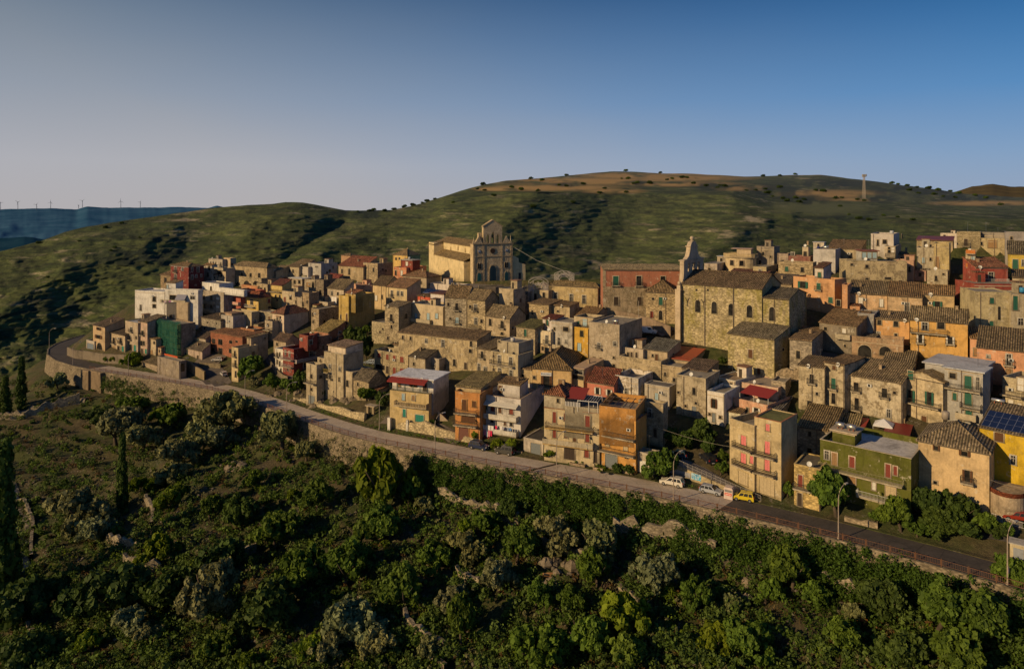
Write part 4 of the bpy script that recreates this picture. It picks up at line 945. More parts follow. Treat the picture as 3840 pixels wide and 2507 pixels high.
Hs('D',280,435,None,890,1075,'flat',(.52,.44,.30),M_PL,'390,965,26,80,w+ 300,940,12,20,n','cream white house with a long french window and a red railed terrace',key='whiteT',ph=1.0,s=6,hid=1)
Hs('D',350,480,560,772,865,'shed',(.52,.46,.42),M_PL,'395,800,22,50,g','white upper room under a dark red sheet roof',yr=737,rc=RD,on='whiteT',sb=3,s=5,rh=.4)
Hs('D',435,637,None,805,1090,'flat',(.40,.37,.32),M_PO,'575,863,54,42,n 510,990,30,86,w 578,985,18,34,w 465,860,16,26,n','grey plaster house with a wide attic window beside the ochre house',s=7,hid=1,ph=.2,bal='465,540,1045,c')
Hs('D',640,798,None,858,1110,'flat',(.50,.30,.05),M_PL,'730,907,30,56,n 707,1038,34,78,l','narrow ochre house with a torn awning and pale blue door',s=6,hid=1,ph=.2,key='ochre',trim=(.4,.3,.1))
Hs('D',655,845,None,760,858,'flat',(.38,.31,.2),M_PO,'760,800,40,70,l 700,800,16,40,g','open loggia storey with a turquoise blind above the ochre house',s=6,on='ochre',sb=2,bal='658,790,850,i')
Hs('D',680,845,1025,745,800,'gable',(.34,.27,.2),M_PO,'955,745,20,16,n/','stone house with chimneys and a weathered gable behind the ochre house',yr=660,xrr=880,chim=True)
Hs('D',800,1095,1315,825,1240,'flat',(.36,.30,.22),M_PO,'897,1025,28,56,w+ 1053,1005,32,40,w 915,1177,24,70,n 848,1150,20,36,n 1042,1140,14,26,n 1043,1225,24,46,n','tall brown grey house with a white glazed porch on top',key='tallgrey',hid=1,ph=.3)
Hs('D',1100,1325,None,1065,1160,'flat',(.42,.35,.26),M_PO,'1215,1115,20,56,d 1262,1118,20,56,d 1180,1110,14,40,n','low cream terrace house with two dark doors right of the tall brown grey house',s=7,ph=.4)
Hs('D',1325,1568,1690,1082,1180,'shed',(.42,.33,.22),M_PO,'1457,1140,26,66,b 1420,1120,14,30,n','house with a stripy grey tile roof left of the red tin roof',yr=978,rc=(.17,.145,.11))
Hs('D',1505,1790,1925,1172,1245,'shed',(.34,.27,.18),M_PO,'1560,1195,80,40,o 1660,1220,20,34,w','house under the rust red tin roof with a tall aerial',yr=1062,rc=(.32,.07,.035),ant=True,key='redtin',rm=M_MET,hid=1.5)
Hs('D',1095,1500,None,1180,1360,'flat',(.42,.34,.21),M_PR,'1140,1260,14,24,n 1250,1290,14,26,n 1385,1280,16,30,n','crumbling stone terrace front with a thick parapet in the centre right',s=7,hid=1,ph=.9)
Hs('D',1500,1715,None,1240,1400,'flat',(.40,.32,.2),M_PR,'1468,1322,20,40,w 1540,1300,20,40,n 1630,1360,30,50,n','stained stone wall house below the rust red tin roof',s=7,hid=1,ph=.3)
Hs('D',1710,1950,2060,1275,1400,'shed',(.28,.23,.16),M_ST,'1810,1300,14,26,o 1910,1290,24,50,o','overgrown ruin with brown tile roof under the bell gable church',yr=1175,rc=(.16,.11,.08),chim=False)
# ---- sheet H/I centre front
Hs('D',250,628,790,1262,1490,'hip',(.52,.36,.17),M_PL,'388,1365,58,96,B 528,1382,40,56,q 268,1332,18,30,n','apricot house under the largest hipped tile roof with a white shop sign',key='apricot',yr=1070,xrr=480,ytl=1240,hid=1,rc=(.21,.15,.075),bal='318,430,1425,i',smax=18,rh=3.8,pipe=True,ac=False,dish=False)
Hs('D',640,755,940,1255,1470,'shed',(.48,.36,.2),M_PL,'700,1280,80,40,w 695,1330,110,40,n','house with a glazed veranda under a pale corrugated roof beside the apricot house',yr=1190,rc=(.42,.3,.2),hid=1,rm=M_MET)
Hs('D',782,1043,1115,1408,1560,'shed',(.44,.16,.11),M_PL,'885,1462,32,62,S 997,1478,32,54,S','pink red house with white shutters and a dark red tile roof',yr=1262,ytl=1370,rc=(.19,.06,.035),hid=1.5,rh=2.4,dish=False,ac=False)
Hs('D',1055,1278,1420,1345,1560,'flat',(.60,.54,.46),M_PR,'1163,1480,30,86,w','peeling white house with a broken parapet right of the pink red house',hid=1,ph=1.0,ac=False)
Hs('D',1340,1580,1648,1430,1560,'flat',(.38,.34,.28),M_PL,'1457,1520,34,76,l 1530,1495,26,24,w','low grey green house with a pale blue door and dark roof',ph=.1,rc=(.14,.13,.12),hid=2)
Hs('I',1020,1260,1305,560,960,'flat',(.37,.31,.21),M_PR,'1132,640,32,76,w+ 1185,830,30,90,d 1190,780,12,16,n','ruined stone house with a battlemented parapet behind the orange flats',ph=.5,hid=.5,key='battle')
Hs('I',1390,1675,None,310,690,'flat',(.38,.32,.22),M_PR,'1562,430,32,70,n 1563,622,40,86,e 1480,572,14,20,n 1410,440,14,20,n 1580,545,14,14,n 1370,320,26,36,n','massive blank stone house overgrown with prickly pear',s=9,hid=.5,ph=.3,key='blank')
Hs('I',1690,1858,None,455,765,'flat',(.60,.55,.48),M_PL,'1755,548,34,84,B 1755,685,30,88,e 1714,652,12,22,n 1817,682,12,26,n','white half of the row house with a brown shuttered window',s=8,hid=.4,ytl=425,ph=.5,ac=False)
Hs('J',208,618,None,440,640,'flat',pink,M_PL,'282,455,32,86,q 423,480,20,40,n 510,497,38,66,S','pale pink row house with a dark red awning on its roof terrace',s=9,hid=.4,ytl=345,ph=.8,key='pinkrow',ac=False,dish=True,bal='245,325,505,i')
Hs('J',108,305,None,205,300,'flat',(.56,.5,.42),M_PL,'175,225,18,32,n 265,230,18,30,n','white single storey house with a brown roof behind the pink row',s=8,ph=.15,ytl=162,rc=(.3,.22,.14),hid=2.5)
Hs('J',305,720,840,272,330,'flat',(.52,.34,.24),M_PL,None,'pink single storey house with a wide grey roof deck behind the red awning',s=10,ph=.15,ytl=205,rc=(.3,.25,.2),hid=2.5)
Hs('J',655,790,None,215,300,'flat',(.36,.3,.22),M_ST,None,'ivy grown stone terrace with a low arch under the bell gable church',s=5,hid=2,ph=.3,name='terrace',cat='terrace')
Hs('J',640,735,1000,500,560,'shed',(.36,.28,.18),M_PO,None,'low house with a ribbed grey tile roof beside the tall tan tower',yr=325,xrr=940,rc=(.19,.16,.13),hid=2.5)
Hs('J',250,490,None,640,1290,'flat',(.44,.35,.20),M_PL,'387,778,48,90,p 385,950,48,94,p 466,965,30,74,p 382,1145,88,124,m','left half of the tall tan tower with walled roof terrace',s=8,hid=.2,ph=1.1,key='tanL',bal='305,488,855,k 305,488,1030,k',ytl=560,ac=False,dish=False,trim=(.44,.35,.2),pipe=False)
Hs('J',490,750,905,605,1365,'flat',(.44,.35,.20),M_PL,'620,652,40,66,p 617,848,50,120,p 615,1018,50,106,p 612,1228,140,154,m','tall tan tower house with pink shutters and a grass grown roof',key='tanR',hid=.2,ph=.15,bal='492,700,925,k 492,700,1095,k',rc=(.14,.14,.05),ytl=548,ac=False,dish=False,trim=(.44,.35,.2),copec=(.32,.13,.07),pipe=False,cornice=False,ant=False)
Hs('J',875,1130,None,1060,1470,'flat',(.46,.34,.14),M_ST,'937,1170,42,116,r 930,1350,42,126,d','small yellow stone house with rusty balcony between tan tower and green house',s=7,hid=.2,ytl=1005,ph=.2,rc=(.13,.11,.08),bal='878,1080,1245,i')
Hs('J',910,1245,None,695,960,'shed',(.33,.28,.2),M_ST,'1026,715,30,46,n 1025,880,40,56,n','old stone house with a huge shaggy tile roof behind the small yellow house',yr=470,xrr=1150,hid=.5,rc=(.22,.17,.09),s=11,rh=3.2)
Hs('J',1245,1480,None,700,820,'shed',(.33,.27,.18),M_ST,None,'tile roofed back wing beside the crimson tin roof',yr=540,xrr=1480,hid=.5,rc=(.22,.17,.09),s=7)
Hs('K',365,500,610,560,620,'shed',(.34,.27,.18),M_PO,None,'shed under a crimson corrugated roof behind the green house tanks',yr=430,xrr=600,rc=(.34,.03,.03),rm=M_MET,s=6,hid=1.5)
Hs('K',92,975,1132,828,1420,'flat',green,M_PL,'158,790,44,80,w 232,828,46,118,q 402,858,52,104,r 752,942,50,124,r 823,942,34,84,r 200,975,100,60,m 402,1025,70,80,q 615,1082,32,92,W 778,1132,100,120,m','olive green three storey house with long balconies and a pale roof deck',key='green',bal='95,905,985,m 462,802,1205,w',ytl=638,ph=1.0,hid=.2,rc=(.5,.48,.47),trim=(.5,.4,.3),bd=1.3,cornice=False,ac=False,dish=False,copec=(.42,.36,.26),pipe=False,ant=False)
Hs('K',212,430,495,590,690,'slab',green,M_PL,None,'green stair hut with two silver water tanks on the green house roof',key='hut',on='green',sb=3.5,s=3,rc=(.40,.33,.25),name='roof_hut',cat='roof hut',gutter=False)
Hs('K',715,950,1080,615,700,'shed',(.50,.38,.24),M_PL,'830,640,100,60,n','low cream house with a dark red corrugated roof behind the green house',yr=452,xrr=1060,rc=(.20,.03,.025),hid=1,rm=M_MET,s=8)
Hs('K',1045,1735,1845,778,1350,'hip',(.52,.38,.21),M_PL,'1220,718,36,46,B 1495,770,60,56,B 1522,992,54,110,B 1465,1205,50,106,b 1210,1055,18,24,n','large cream and white house with brown shutters beside the green house',yr=520,xrr=1300,ytl=645,key='creamR',hid=.3,bal='1462,1588,1050,i',rc=(.2,.17,.12),smax=11,rh=2.5)
Hs('K',1640,2250,None,640,1150,'shed',(.50,.34,.025),M_PL,'1830,615,84,86,b 1968,838,54,86,w','bright yellow house with solar panels on its roof at the right edge',key='yelR',hid=1,ytl=515,yr=380,xrr=1900,s=8,rc=(.15,.11,.07),rh=1.6)
# ---- pale long facade
Hs('J',920,1170,None,75,500,'shed',(.42,.35,.23),M_PR,'1047,180,40,86,n+ 1098,325,28,30,n 1025,422,44,56,o','left end of the long pale facade with a weed tuft on its gutter',yr=0,ytl=42,s=8,hid=.5,trim=(.42,.36,.26))
Hs('J',1170,1365,None,52,520,'shed',(.43,.36,.24),M_PR,'1265,72,32,38,b 1260,225,42,104,g+ 1260,370,36,104,n 1247,500,40,48,r','raised middle section of the long pale facade with green balcony doors',yr=-25,ytl=15,s=8,hid=.5)
Hs('J',1365,1925,None,222,605,'shed',(.44,.38,.27),M_PR,'1480,258,46,82,n+ 1485,425,42,116,n+ 1755,315,50,86,n+ 1795,515,40,78,w 1852,315,20,24,n 1478,520,30,22,n','broad blotchy section of the long pale facade with plants hanging from its balconies',yr=45,ytl=130,xrr=1900,hid=.5,s=8,rh=2.3,key='blotchy')
Hs('K',888,1285,None,90,510,'gside',(.45,.37,.24),M_PO,'970,215,46,112,G 1155,240,46,122,G 973,15,52,80,g 1103,448,50,72,b','gabled end section of the long pale facade with four green shutters',ytl=-10,hid=.5,key='gshut',bal='912,1268,300,i',rh=1.2,s=9,cornice=False)
Hs('K',1300,1672,1745,-5,555,'slab',(.30,.29,.27),M_PL,'1400,222,38,66,g 1530,85,66,120,g 1530,245,66,126,g 1535,382,60,84,g 1625,95,36,116,w 1465,505,40,84,d 1380,20,60,50,n','grey apartment house with green doors and stacked balconies at the right',key='greyflat',ytl=-60,hid=.5,bal='1302,1660,150,i 1462,1660,335,i 1420,1620,432,c',rc=(.45,.46,.48),s=9)
Hs('F',700,1000,None,1350,1400,'shed',(.40,.33,.2),M_PO,None,'house with a pitched grey tile roof behind the long pale facade',yr=1215,xrr=1095,hid=2.5,s=9)
Hs('K',1862,2260,None,100,440,'flat',(.42,.36,.24),M_PO,'2040,105,64,124,W 1945,290,50,76,W 2030,330,40,80,W','beige flats with white shutters cut by the right edge below the pink house',s=8,ytl=20,hid=.5,bal='1860,2072,210,i')
# ---- sheet F
Hs('F',25,240,350,222,372,'flat',(.42,.40,.38),M_PL,'90,358,30,20,n','plain white grey cube house with tanks on its roof at the upper right',key='cube',hid=2.5,ph=.2,ac=False)
Hs('E',1230,1632,1748,515,820,'flat',peach,M_PL,'1325,563,52,62,G 1477,580,36,64,g+ 1593,713,42,54,g','salmon pink house with green shutters and a red brown walled terrace',key='salmon',ytl=480,ph=1.6,hid=1,ac=False)
Hs('E',1438,1522,1600,400,490,'shed',(.44,.40,.36),M_PL,None,'small white room on the terrace of the salmon pink house',on='salmon',sb=2.5,yr=350,xrr=1740,s=5,rc=(.16,.08,.05),rh=1.0)
Hs('F',355,935,None,338,552,'flat',(.40,.33,.2),M_PR,'547,385,32,32,n 400,365,24,20,n 547,505,34,18,n 872,530,32,20,n 750,500,60,4,n','long stained retaining house wall with four tiny windows at the upper right',key='stained',s=8,hid=2,ph=.3,a=12)
Hs('F',495,650,None,238,315,'slab',(.4,.38,.33),M_PL,'520,275,40,60,l 570,275,40,60,l 620,275,40,60,l','glazed veranda with pale blue curtains on the long stained wall',s=5,rc=(.2,.08,.06),on='stained',sb=1,a=12)
Hs('F',585,805,905,72,190,'flat',(.46,.42,.38),M_PL,'652,155,20,60,n 720,145,36,40,n 885,90,10,40,n/','white topped house with a round tank highest on the right skyline',hid=3,key='whitetop')
Hs('F',25,130,None,152,218,'slab',(.48,.42,.34),M_PL,'75,180,20,30,n','little white penthouse with a pale flat roof at the start of the right skyline',s=5,rc=(.45,.45,.48))
Hs('F',160,492,None,218,262,'shed',(.38,.31,.2),M_PO,None,'low house with a long grey tile roof on the right skyline',yr=135,xrr=520,s=10)
Hs('F',715,825,1000,190,325,'flat',(.42,.36,.27),M_PO,'762,225,24,56,n 798,225,30,50,W 925,232,30,50,r/ 760,310,14,20,n','cream house with a railed balcony facing two ways below the white topped house',bal='730,825,290,i',hid=2.5)
Hs('F',830,1000,None,330,450,'flat',(.42,.26,.18),M_PL,'850,410,16,50,n 960,410,20,50,n','pinkish small house with a railed roof and dark red awning',s=6,ph=.9)
Hs('F',1030,1210,None,205,440,'flat',(.36,.32,.24),M_PO,'1095,325,26,56,l 1165,315,12,28,n 1165,185,14,24,n','grey stained house with pale blue window panes at the upper right',s=7,hid=2,ph=.2)
Hs('F',1030,1380,1530,135,175,'shed',(.38,.3,.18),M_PO,'1120,165,30,30,n','building under a long dark red tin roof on the right skyline',yr=98,xrr=1520,rc=(.17,.05,.035),s=8,rm=M_MET,hid=3.5)
Hs('F',1195,1345,1505,165,500,'flat',(.40,.32,.16),M_PO,'1230,345,36,110,q 1420,300,30,50,n/ 1485,300,26,60,n/','big yellowish corner house with a curved parapet at the upper right',key='bigy',hid=1,smax=11)
Hs('F',1130,1330,None,430,575,'flat',(.36,.31,.22),M_PO,'1218,500,20,50,n 1290,460,16,20,n','low cream yard building with an outside stair below the big yellowish house',s=5,hid=1,ph=.3)
Hs('F',1260,1418,None,65,105,'flat',(.50,.44,.36),M_PL,'1300,85,20,12,n','low white house on the far right skyline',s=6)
Hs('F',1420,1650,None,55,140,'flat',(.34,.28,.17),M_AS,None,'bare block walled house on the far right skyline',s=8)
Hs('F',1620,1890,1905,115,215,'flat',(.38,.31,.18),M_PO,'1765,168,84,76,q 1660,160,20,40,n','house with a brown arched loggia door on the far right skyline',s=8,hid=2)
Hs('F',1650,1900,None,60,110,'flat',(.26,.23,.19),M_CO,None,'grey roof block behind the brown arched loggia',s=6)
Hs('F',1890,2200,None,60,330,'flat',(.25,.23,.22),M_CO,'1950,110,20,30,n','dark grey concrete house at the top right corner of the town',s=9,hid=2)
Hs('F',1505,1600,1800,250,560,'flat',(.42,.36,.25),M_PL,'1575,300,36,70,l 1570,500,40,70,b','cream balcony house with orange brick railings left of the red villa',bal='1508,1600,258,c 1508,1600,390,c',bcol=(.42,.15,.04),hid=1,smax=9)
Hs('F',1600,1915,None,395,548,'shed',(.26,.06,.045),M_PL,'1752,485,46,84,w','red villa storey with a white railed balcony and clay tile roof',yr=300,xrr=1905,rc=(.36,.14,.07),key='villa',hid=2,bal='1595,1905,540,w',trim=(.5,.4,.3),s=6,rh=2.2,a=8,ac=False)
Hs('F',1590,2180,None,560,660,'flat',(.24,.055,.04),M_PL,'1752,610,56,34,n 2005,620,60,30,n 1660,600,40,2,n','lower storey of the red villa with pale pilasters',s=9,ph=.2,hid=2,a=8,cornice=True,trim=(.45,.38,.28),ac=False)
Hs('F',1920,2180,None,265,430,'gable',(.42,.31,.06),M_PL,'1988,365,54,94,g 2065,350,30,60,w','shaded yellow house with dark green doors at the upper right edge',yr=150,xrr=2072,hid=2,s=9,rc=(.12,.10,.07))
Hs('F',1960,2180,None,500,560,'shed',(.36,.3,.2),M_PO,None,'dark tile roof wedge right of the villa',yr=425,xrr=2072,s=6,rc=(.12,.10,.07),hid=2)
Hs('F',1600,1948,None,640,990,'flat',(.40,.34,.2),M_PO,'1760,717,42,58,g 1755,945,42,56,g 1832,840,8,130,o','big olive beige house with small green windows at the right',key='beigeR',hid=1,s=9,ph=.2,a=15)
Hs('F',1948,2200,None,660,990,'flat',(.36,.31,.22),M_PO,'1988,740,46,140,g 2040,930,50,80,w','olive beige balcony wing with a blue tank and washing machine at the right edge',hid=1,s=8,ph=.2,a=15,bal='1940,2100,990,c')
Hs('F',365,745,None,662,820,'shed',(.50,.34,.20),M_PO,'485,722,38,70,W 687,740,36,74,W','long peach and cream house under a wide grey tile roof',yr=535,xrr=1000,ytl=640,hid=1.5,s=11,rh=3.0)
Hs('F',750,1085,None,685,850,'shed',(.46,.33,.2),M_PO,'935,778,44,82,w','middle part of the wide tiled house with a large white door',yr=545,xrr=1230,hid=1.5,s=11,rh=3.0,ytl=665)
Hs('F',1090,1395,1465,668,825,'gable',(.44,.32,.17),M_PO,'1232,765,48,84,G','right part of the wide tiled house with a dark red side wall',yr=580,hid=1.5,ytl=650)
Hs('F',305,365,None,565,790,'flat',(.48,.26,.14),M_PL,'270,740,40,60,n','slim orange stair block left of the long peach and cream house',s=5)
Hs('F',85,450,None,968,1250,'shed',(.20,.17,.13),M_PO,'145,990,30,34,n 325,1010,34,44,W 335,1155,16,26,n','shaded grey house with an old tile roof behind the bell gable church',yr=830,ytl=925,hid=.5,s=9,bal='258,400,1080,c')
Hs('F',455,620,None,850,1080,'flat',(.28,.27,.26),M_PO,'508,920,32,46,w 508,1030,26,50,q','grey house with a patch of white plaster between the shaded roofs',s=7,hid=1.5,ph=.15)
Hs('F',620,958,None,912,1115,'shed',(.52,.30,.13),M_PL,'668,925,40,52,n 828,940,44,54,n 658,1038,28,38,w 828,1070,30,68,n','orange house with four windows and arches at its foot',yr=835,ytl=885,hid=1,s=8,dish=True)
Hs('F',400,900,None,1105,1300,'flat',(.34,.23,.14),M_PO,'525,1205,130,120,a 725,1205,110,90,a','double arched undercroft with a vine in front of the orange house',s=5,hid=.4,ph=.9,name='arcade',cat='terrace',ac=False,ytl=1060)
Hs('F',965,1525,1605,940,1290,'gable',(.50,.30,.095),M_PL,'1065,1085,36,82,S+ 1355,1102,46,70,S+ 1355,1270,42,56,n 1110,965,60,70,w 1265,960,70,60,n','orange yellow house with white shutters and a flowered veranda',yr=810,xrr=1590,ytl=895,key='veranda',hid=.5,bal='970,1328,1030,i',rh=2.4,chim=True,dish=True)
Hs('F',1550,1805,None,1095,1285,'shed',(.52,.30,.18),M_PL,'1610,1215,50,76,q','low pink house with a grey tile roof and a big dish at the right',yr=990,ytl=1075,s=8,hid=1,dish=True)
Hs('F',1615,2200,None,1225,1560,'shed',(.54,.28,.16),M_PL,'1925,1290,52,104,w+ 1725,1258,32,30,w 1925,1415,52,76,q','salmon house with white framed balcony windows at the right edge',ytl=1165,yr=1010,xrr=2072,s=9,hid=.5,rh=2.8)
Hs('F',1110,1640,1770,1395,1470,'slab',(.36,.35,.34),M_PL,None,'flat grey top floor with a long pale roof slab above the grey apartment house',s=6,rc=(.42,.42,.44),on='greyflat',sb=3)
# ---- sheet E
Hs('E',365,490,598,362,470,'flat',(.40,.34,.28),M_PO,None,'blank grey box house right of the bell gable',hid=2.5,ph=.1,ac=False)
Hs('E',490,595,None,290,345,'slab',(.36,.3,.22),M_PO,'530,320,20,30,n','low house half hidden left of the round balcony house',s=5,hid=3)
Hs('E',875,1042,None,195,372,'flat',(.26,.22,.17),M_PO,'937,260,26,34,n 905,345,20,40,o 1010,290,14,20,n','dark weathered house right of the round balcony house',s=7,hid=2)
Hs('E',840,968,1090,392,462,'flat',(.36,.30,.17),M_PL,'908,425,28,24,w','small tan box with a black side wall below the round balcony house',ph=.15,s=5)
Hs('E',1085,1420,None,350,450,'flat',(.38,.30,.18),M_ST,None,'long tan stone garden wall house on the right hill',s=5,ph=.2,ac=False)
Hs('E',1170,1395,None,290,345,'flat',(.22,.10,.08),M_PO,'1225,262,30,30,w','low dark red brown house behind the long tan wall',s=6)
Hs('E',1045,1180,None,262,340,'flat',(.30,.24,.19),M_PO,None,'low mauve grey house behind the long tan wall',s=5)
Hs('E',1318,1375,1395,200,290,'flat',(.42,.36,.25),M_PL,None,'slim pale tower stub with a chimney on the right hill',s=4,ph=.1,chim=True)
Hs('E',600,960,None,470,505,'shed',(.3,.2,.15),M_PO,None,'low reddish roof just behind the nave of the bell gable church',yr=425,xrr=900,s=6,rc=(.2,.09,.06),hid=3)
Hs('E',1000,1215,None,560,600,'shed',(.3,.24,.17),M_PO,None,'tumbled grey tile roof behind the choir of the bell gable church',yr=470,xrr=1200,s=8,rc=(.13,.11,.09),hid=3)
Hs('E',1195,1410,1642,1108,1480,'shed',(.34,.29,.22),M_ST,'1278,1240,36,76,n 1265,1410,26,60,n 1600,1150,18,34,R/ 1603,1245,20,44,d/','stone sacristy with a small round window right of the church annex',key='sacr',hid=.3,yr=1000,ac=False,dish=False,ant=False)
# ------------------------------------------------------------------ front row on the road (survey sheets H and I)
Hs('H',290,668,862,590,905,'flat',(.46,.35,.17),M_PL,'422,615,26,62,l 520,625,30,48,q 432,770,30,76,t 580,822,84,66,t','three storey house with a white roof deck and a dark red awning over its veranda',key='deck',hid=.2,ph=.1,bal='350,665,700,o',ac=False,dish=False,cope=False,pipe=False,cornice=False,trim=(.5,.45,.35),ytl=548,s=10)
Hs('H',315,712,862,455,560,'slab',(.60,.57,.52),M_PL,'520,495,40,40,B 632,520,34,74,d 380,480,26,70,q','',key='decktop',on='deck',sb=1.4,rc=(.62,.64,.68),s=8)
Hs('H',925,1172,None,585,1045,'flat',orange,M_PL,'1015,690,46,100,b 1110,685,36,58,b 1055,815,136,94,b 1008,972,92,154,E','orange terraced house with flower balconies and a brown garage door',key='orangeN',hid=.2,ytl=560,ph=1.2,s=7,bal='928,1138,770,i 922,1142,885,i',cornice=False,copec=(.4,.2,.07),trim=(.5,.28,.1),ac=False,dish=False)
Hs('H',930,1172,1370,530,600,'shed',(.44,.33,.18),M_PL,'','',on='orangeN',sb=2.2,yr=405,xrr=1340,rc=(.25,.19,.08),s=9,key='orangetop')
for k_, nm in (('decktop', 'upper storey of the white decked house set back behind its veranda'), ('orangetop', 'rear part of the orange house under an olive brown tile roof')):
    r_ = HOUSES[k_].root; r_['label'] = nm
Hs('H',1172,1560,1790,640,1000,'flat',(.50,.47,.44),M_PL,'1290,722,34,64,r 1360,735,28,68,b 1470,748,36,68,r 1220,705,34,60,g 1285,842,26,40,n 1410,865,22,50,b 1470,872,24,50,n 1250,1035,60,70,d','white house with three laundry hung concrete balconies and a wide pale side wall',key='laundry',ytl=588,hid=.2,ph=.9,bal='1175,1545,815,c 1175,1545,955,c',bd=1.5,bcol=(.52,.49,.43),ac=False,dish=False,smax=14,trim=(.5,.45,.4),cornice=True,copec=(.4,.3,.22),rc=(.18,.16,.14))
Hs('H',1345,1560,None,500,600,'shed',(.46,.43,.40),M_PL,'1362,545,32,80,b','slanting white stair hut on the terrace of the white laundry house',on='laundry',sb=3.5,s=4,rh=.4,name='roof_hut',cat='roof hut')
Hs('H',1590,1790,None,1050,1190,'flat',(.42,.37,.30),M_PL,'1707,1118,96,110,e','low garage with a grey blue door and a black flat roof beside the laundry house',hid=.1,ph=.1,rc=(.06,.055,.05),s=9,name='garage',cat='garage',ac=False,dish=False,ytl=1010)
Hs('I',105,640,None,650,1165,'flat',(.45,.37,.23),M_PL,'205,682,34,104,r 313,682,28,72,r 398,695,34,66,g 525,722,46,108,r 205,835,32,94,r 318,842,28,80,r 402,866,30,104,b 525,880,40,84,r 352,1030,104,124,d 518,1032,42,78,r 604,1066,36,116,d 150,1030,50,60,e','cream apartment house with red shutters and a white framed roof pergola',key='creamflat',ytl=590,hid=.2,ph=.15,s=9,bal='130,590,792,i 108,592,945,c',bd=1.3,bslab=(.42,.28,.1),ac=True,dish=False,cornice=False,pipe=False,trim=(.46,.38,.26),copec=(.28,.12,.06))
Hs('I',105,305,None,482,600,'hip',(.38,.33,.24),M_PL,'240,520,10,40,n','top storey with red hipped roof at the left end of the cream apartment house',on='creamflat',sb=.1,yr=370,xrr=300,s=8,rc=(.26,.10,.05),key='creamtop',ytl=455,rh=1.5)
Hs('I',305,640,None,605,655,'flat',(.36,.31,.22),M_PL,'','walled roof terrace storey of the cream apartment house',on='creamflat',sb=.05,s=8.8,ph=.9,key='creamterr',ac=False,dish=False,cornice=False,ytl=572)
Hs('I',640,995,1100,720,1240,'flat',(.50,.26,.07),M_PL,'720,762,36,90,W 870,792,36,104,n 720,918,36,86,m 898,952,38,104,m 757,1108,116,136,e 905,1073,38,22,o','orange apartment house with iron balconies next to the cream one',key='orangeflat',ytl=657,hid=.2,ph=.15,bal='645,992,868,i 645,992,1022,i',ac=True,dish=False,cornice=False,pipe=False,trim=(.5,.4,.25),copec=(.28,.12,.05),smax=11)
Hs('I',640,995,1100,612,700,'flat',(.44,.22,.06),M_PL,'','tall orange parapet storey with a bare pergola frame on its terrace',on='orangeflat',sb=.05,ph=1.6,key='orangepar',ac=False,dish=False,cornice=False,smax=10.5,ytl=572)
Hs('I',1000,1165,None,1050,1255,'flat',(.40,.35,.27),M_PO,'1060,1172,74,140,W','yard wall house with a white metal gate right of the orange apartment house',s=3,hid=.1,ph=.2,ac=False,dish=False,name='gatehouse',cat='gatehouse')

# ------------------------------------------------------------------ the stone church with the bell gable
DL = hit(*nat('E', 150, 1120), 0); fac = ((850 + 550 / ZF) - HY) / ((850 + 605 / ZF) - HY)
CW = (.42, .35, .21)
nv = Hs('E',150,925,1215,605,1120,'gable',CW,M_SM,'303,768,50,116,a 463,783,50,116,a 628,803,52,118,a 805,820,52,118,a 290,615,10,10,o 400,615,10,10,o','big rubble stone church with four arched windows and a white bell gable',cat='church',name='church',key='nave',D=DL * fac,ytl=550,yr=465,xrr=1070,rc=(.17,.13,.085),cornice=False,ac=False,dish=False,ant=False,chim=False,pipe=False,trim=(.40,.34,.21))
ch = Hs('E',925,1190,1480,705,1120,'gable',CW,M_SM,'1025,845,56,134,a 1382,672,32,32,R/','stone choir of the bell gable church with a round gable window',cat='church choir',name='church_choir',key='choir',plane='nave',sb=.4,yr=605,xrr=1370,rc=(.17,.13,.085),cornice=False,ac=False,dish=False,ant=False,chim=False,pipe=True,trim=(.40,.34,.21))
an = Hs('E',595,1045,1195,1095,1490,'shed',CW,M_SM,'815,1232,42,80,b 708,1350,30,38,b 895,1400,30,62,b 1130,1190,22,32,R/','square rubble annex with a shaggy tile roof in front of the bell gable church',cat='church annex',name='church_annex',key='annex',ytl=1030,hid=.2,yr=970,xrr=1195,rc=(.18,.14,.09),cornice=False,ac=False,dish=False,ant=False,chim=False,pipe=False,trim=(.44,.38,.28),smax=9)
print('church D', nv.D, 'w', nv.w, 's', nv.s, 'H', nv.H, 'annex', an.D, an.w, an.s, an.H, 'choir', ch.D, ch.w, ch.s)
# west front and bell gable stand across the left end of the nave
mb = MB(); x1 = -nv.w; x0 = x1 - 1.1; s_ = nv.s; H_ = nv.H
zp = lambda t, x, y, D: -(nat(t, x, y)[1] - HY) / F * D - nv.zb
prof = [(-.9, -2), (s_ + .9, -2), (s_ + .9, H_ - 1.5), (s_ * .5 + 5.2, H_ - 1.0), (s_ * .5 + 4.1, H_ + 1.2)]
arc = []
cyc = s_ * .5; zt = H_ + 4.0
def front_prof(lst, y_):  # rotate a (y,z) profile into a slab across x0..x1
    i = len(mb.v); n = len(lst)
    mb.v.extend([(x0, p[0], p[1]) for p in lst] + [(x1, p[0], p[1]) for p in lst])
    mb.f.append(tuple(i + q for q in reversed(range(n)))); mb.m.append(0); mb.f.append(tuple(i + n + q for q in range(n))); mb.m.append(0)
    for q in range(n):
        r_ = (q + 1) % n; mb.f.append((i + q, i + r_, i + n + r_, i + n + q)); mb.m.append(0)
front_prof([(-.9, -2), (s_ + .9, -2), (s_ + .9, H_ - 1.6), (cyc + 7.6, H_ - 1.2), (cyc + 6.9, H_ + .2), (cyc + 6.4, H_ + nv.rh - .2), (cyc - 6.4, H_ + nv.rh - .2), (cyc - 6.9, H_ + .2), (cyc - 7.6, H_ - 1.2), (-.9, H_ - 1.6)], 0)
zb0 = H_ + nv.rh - .2; zb1 = zb0 + 2.2
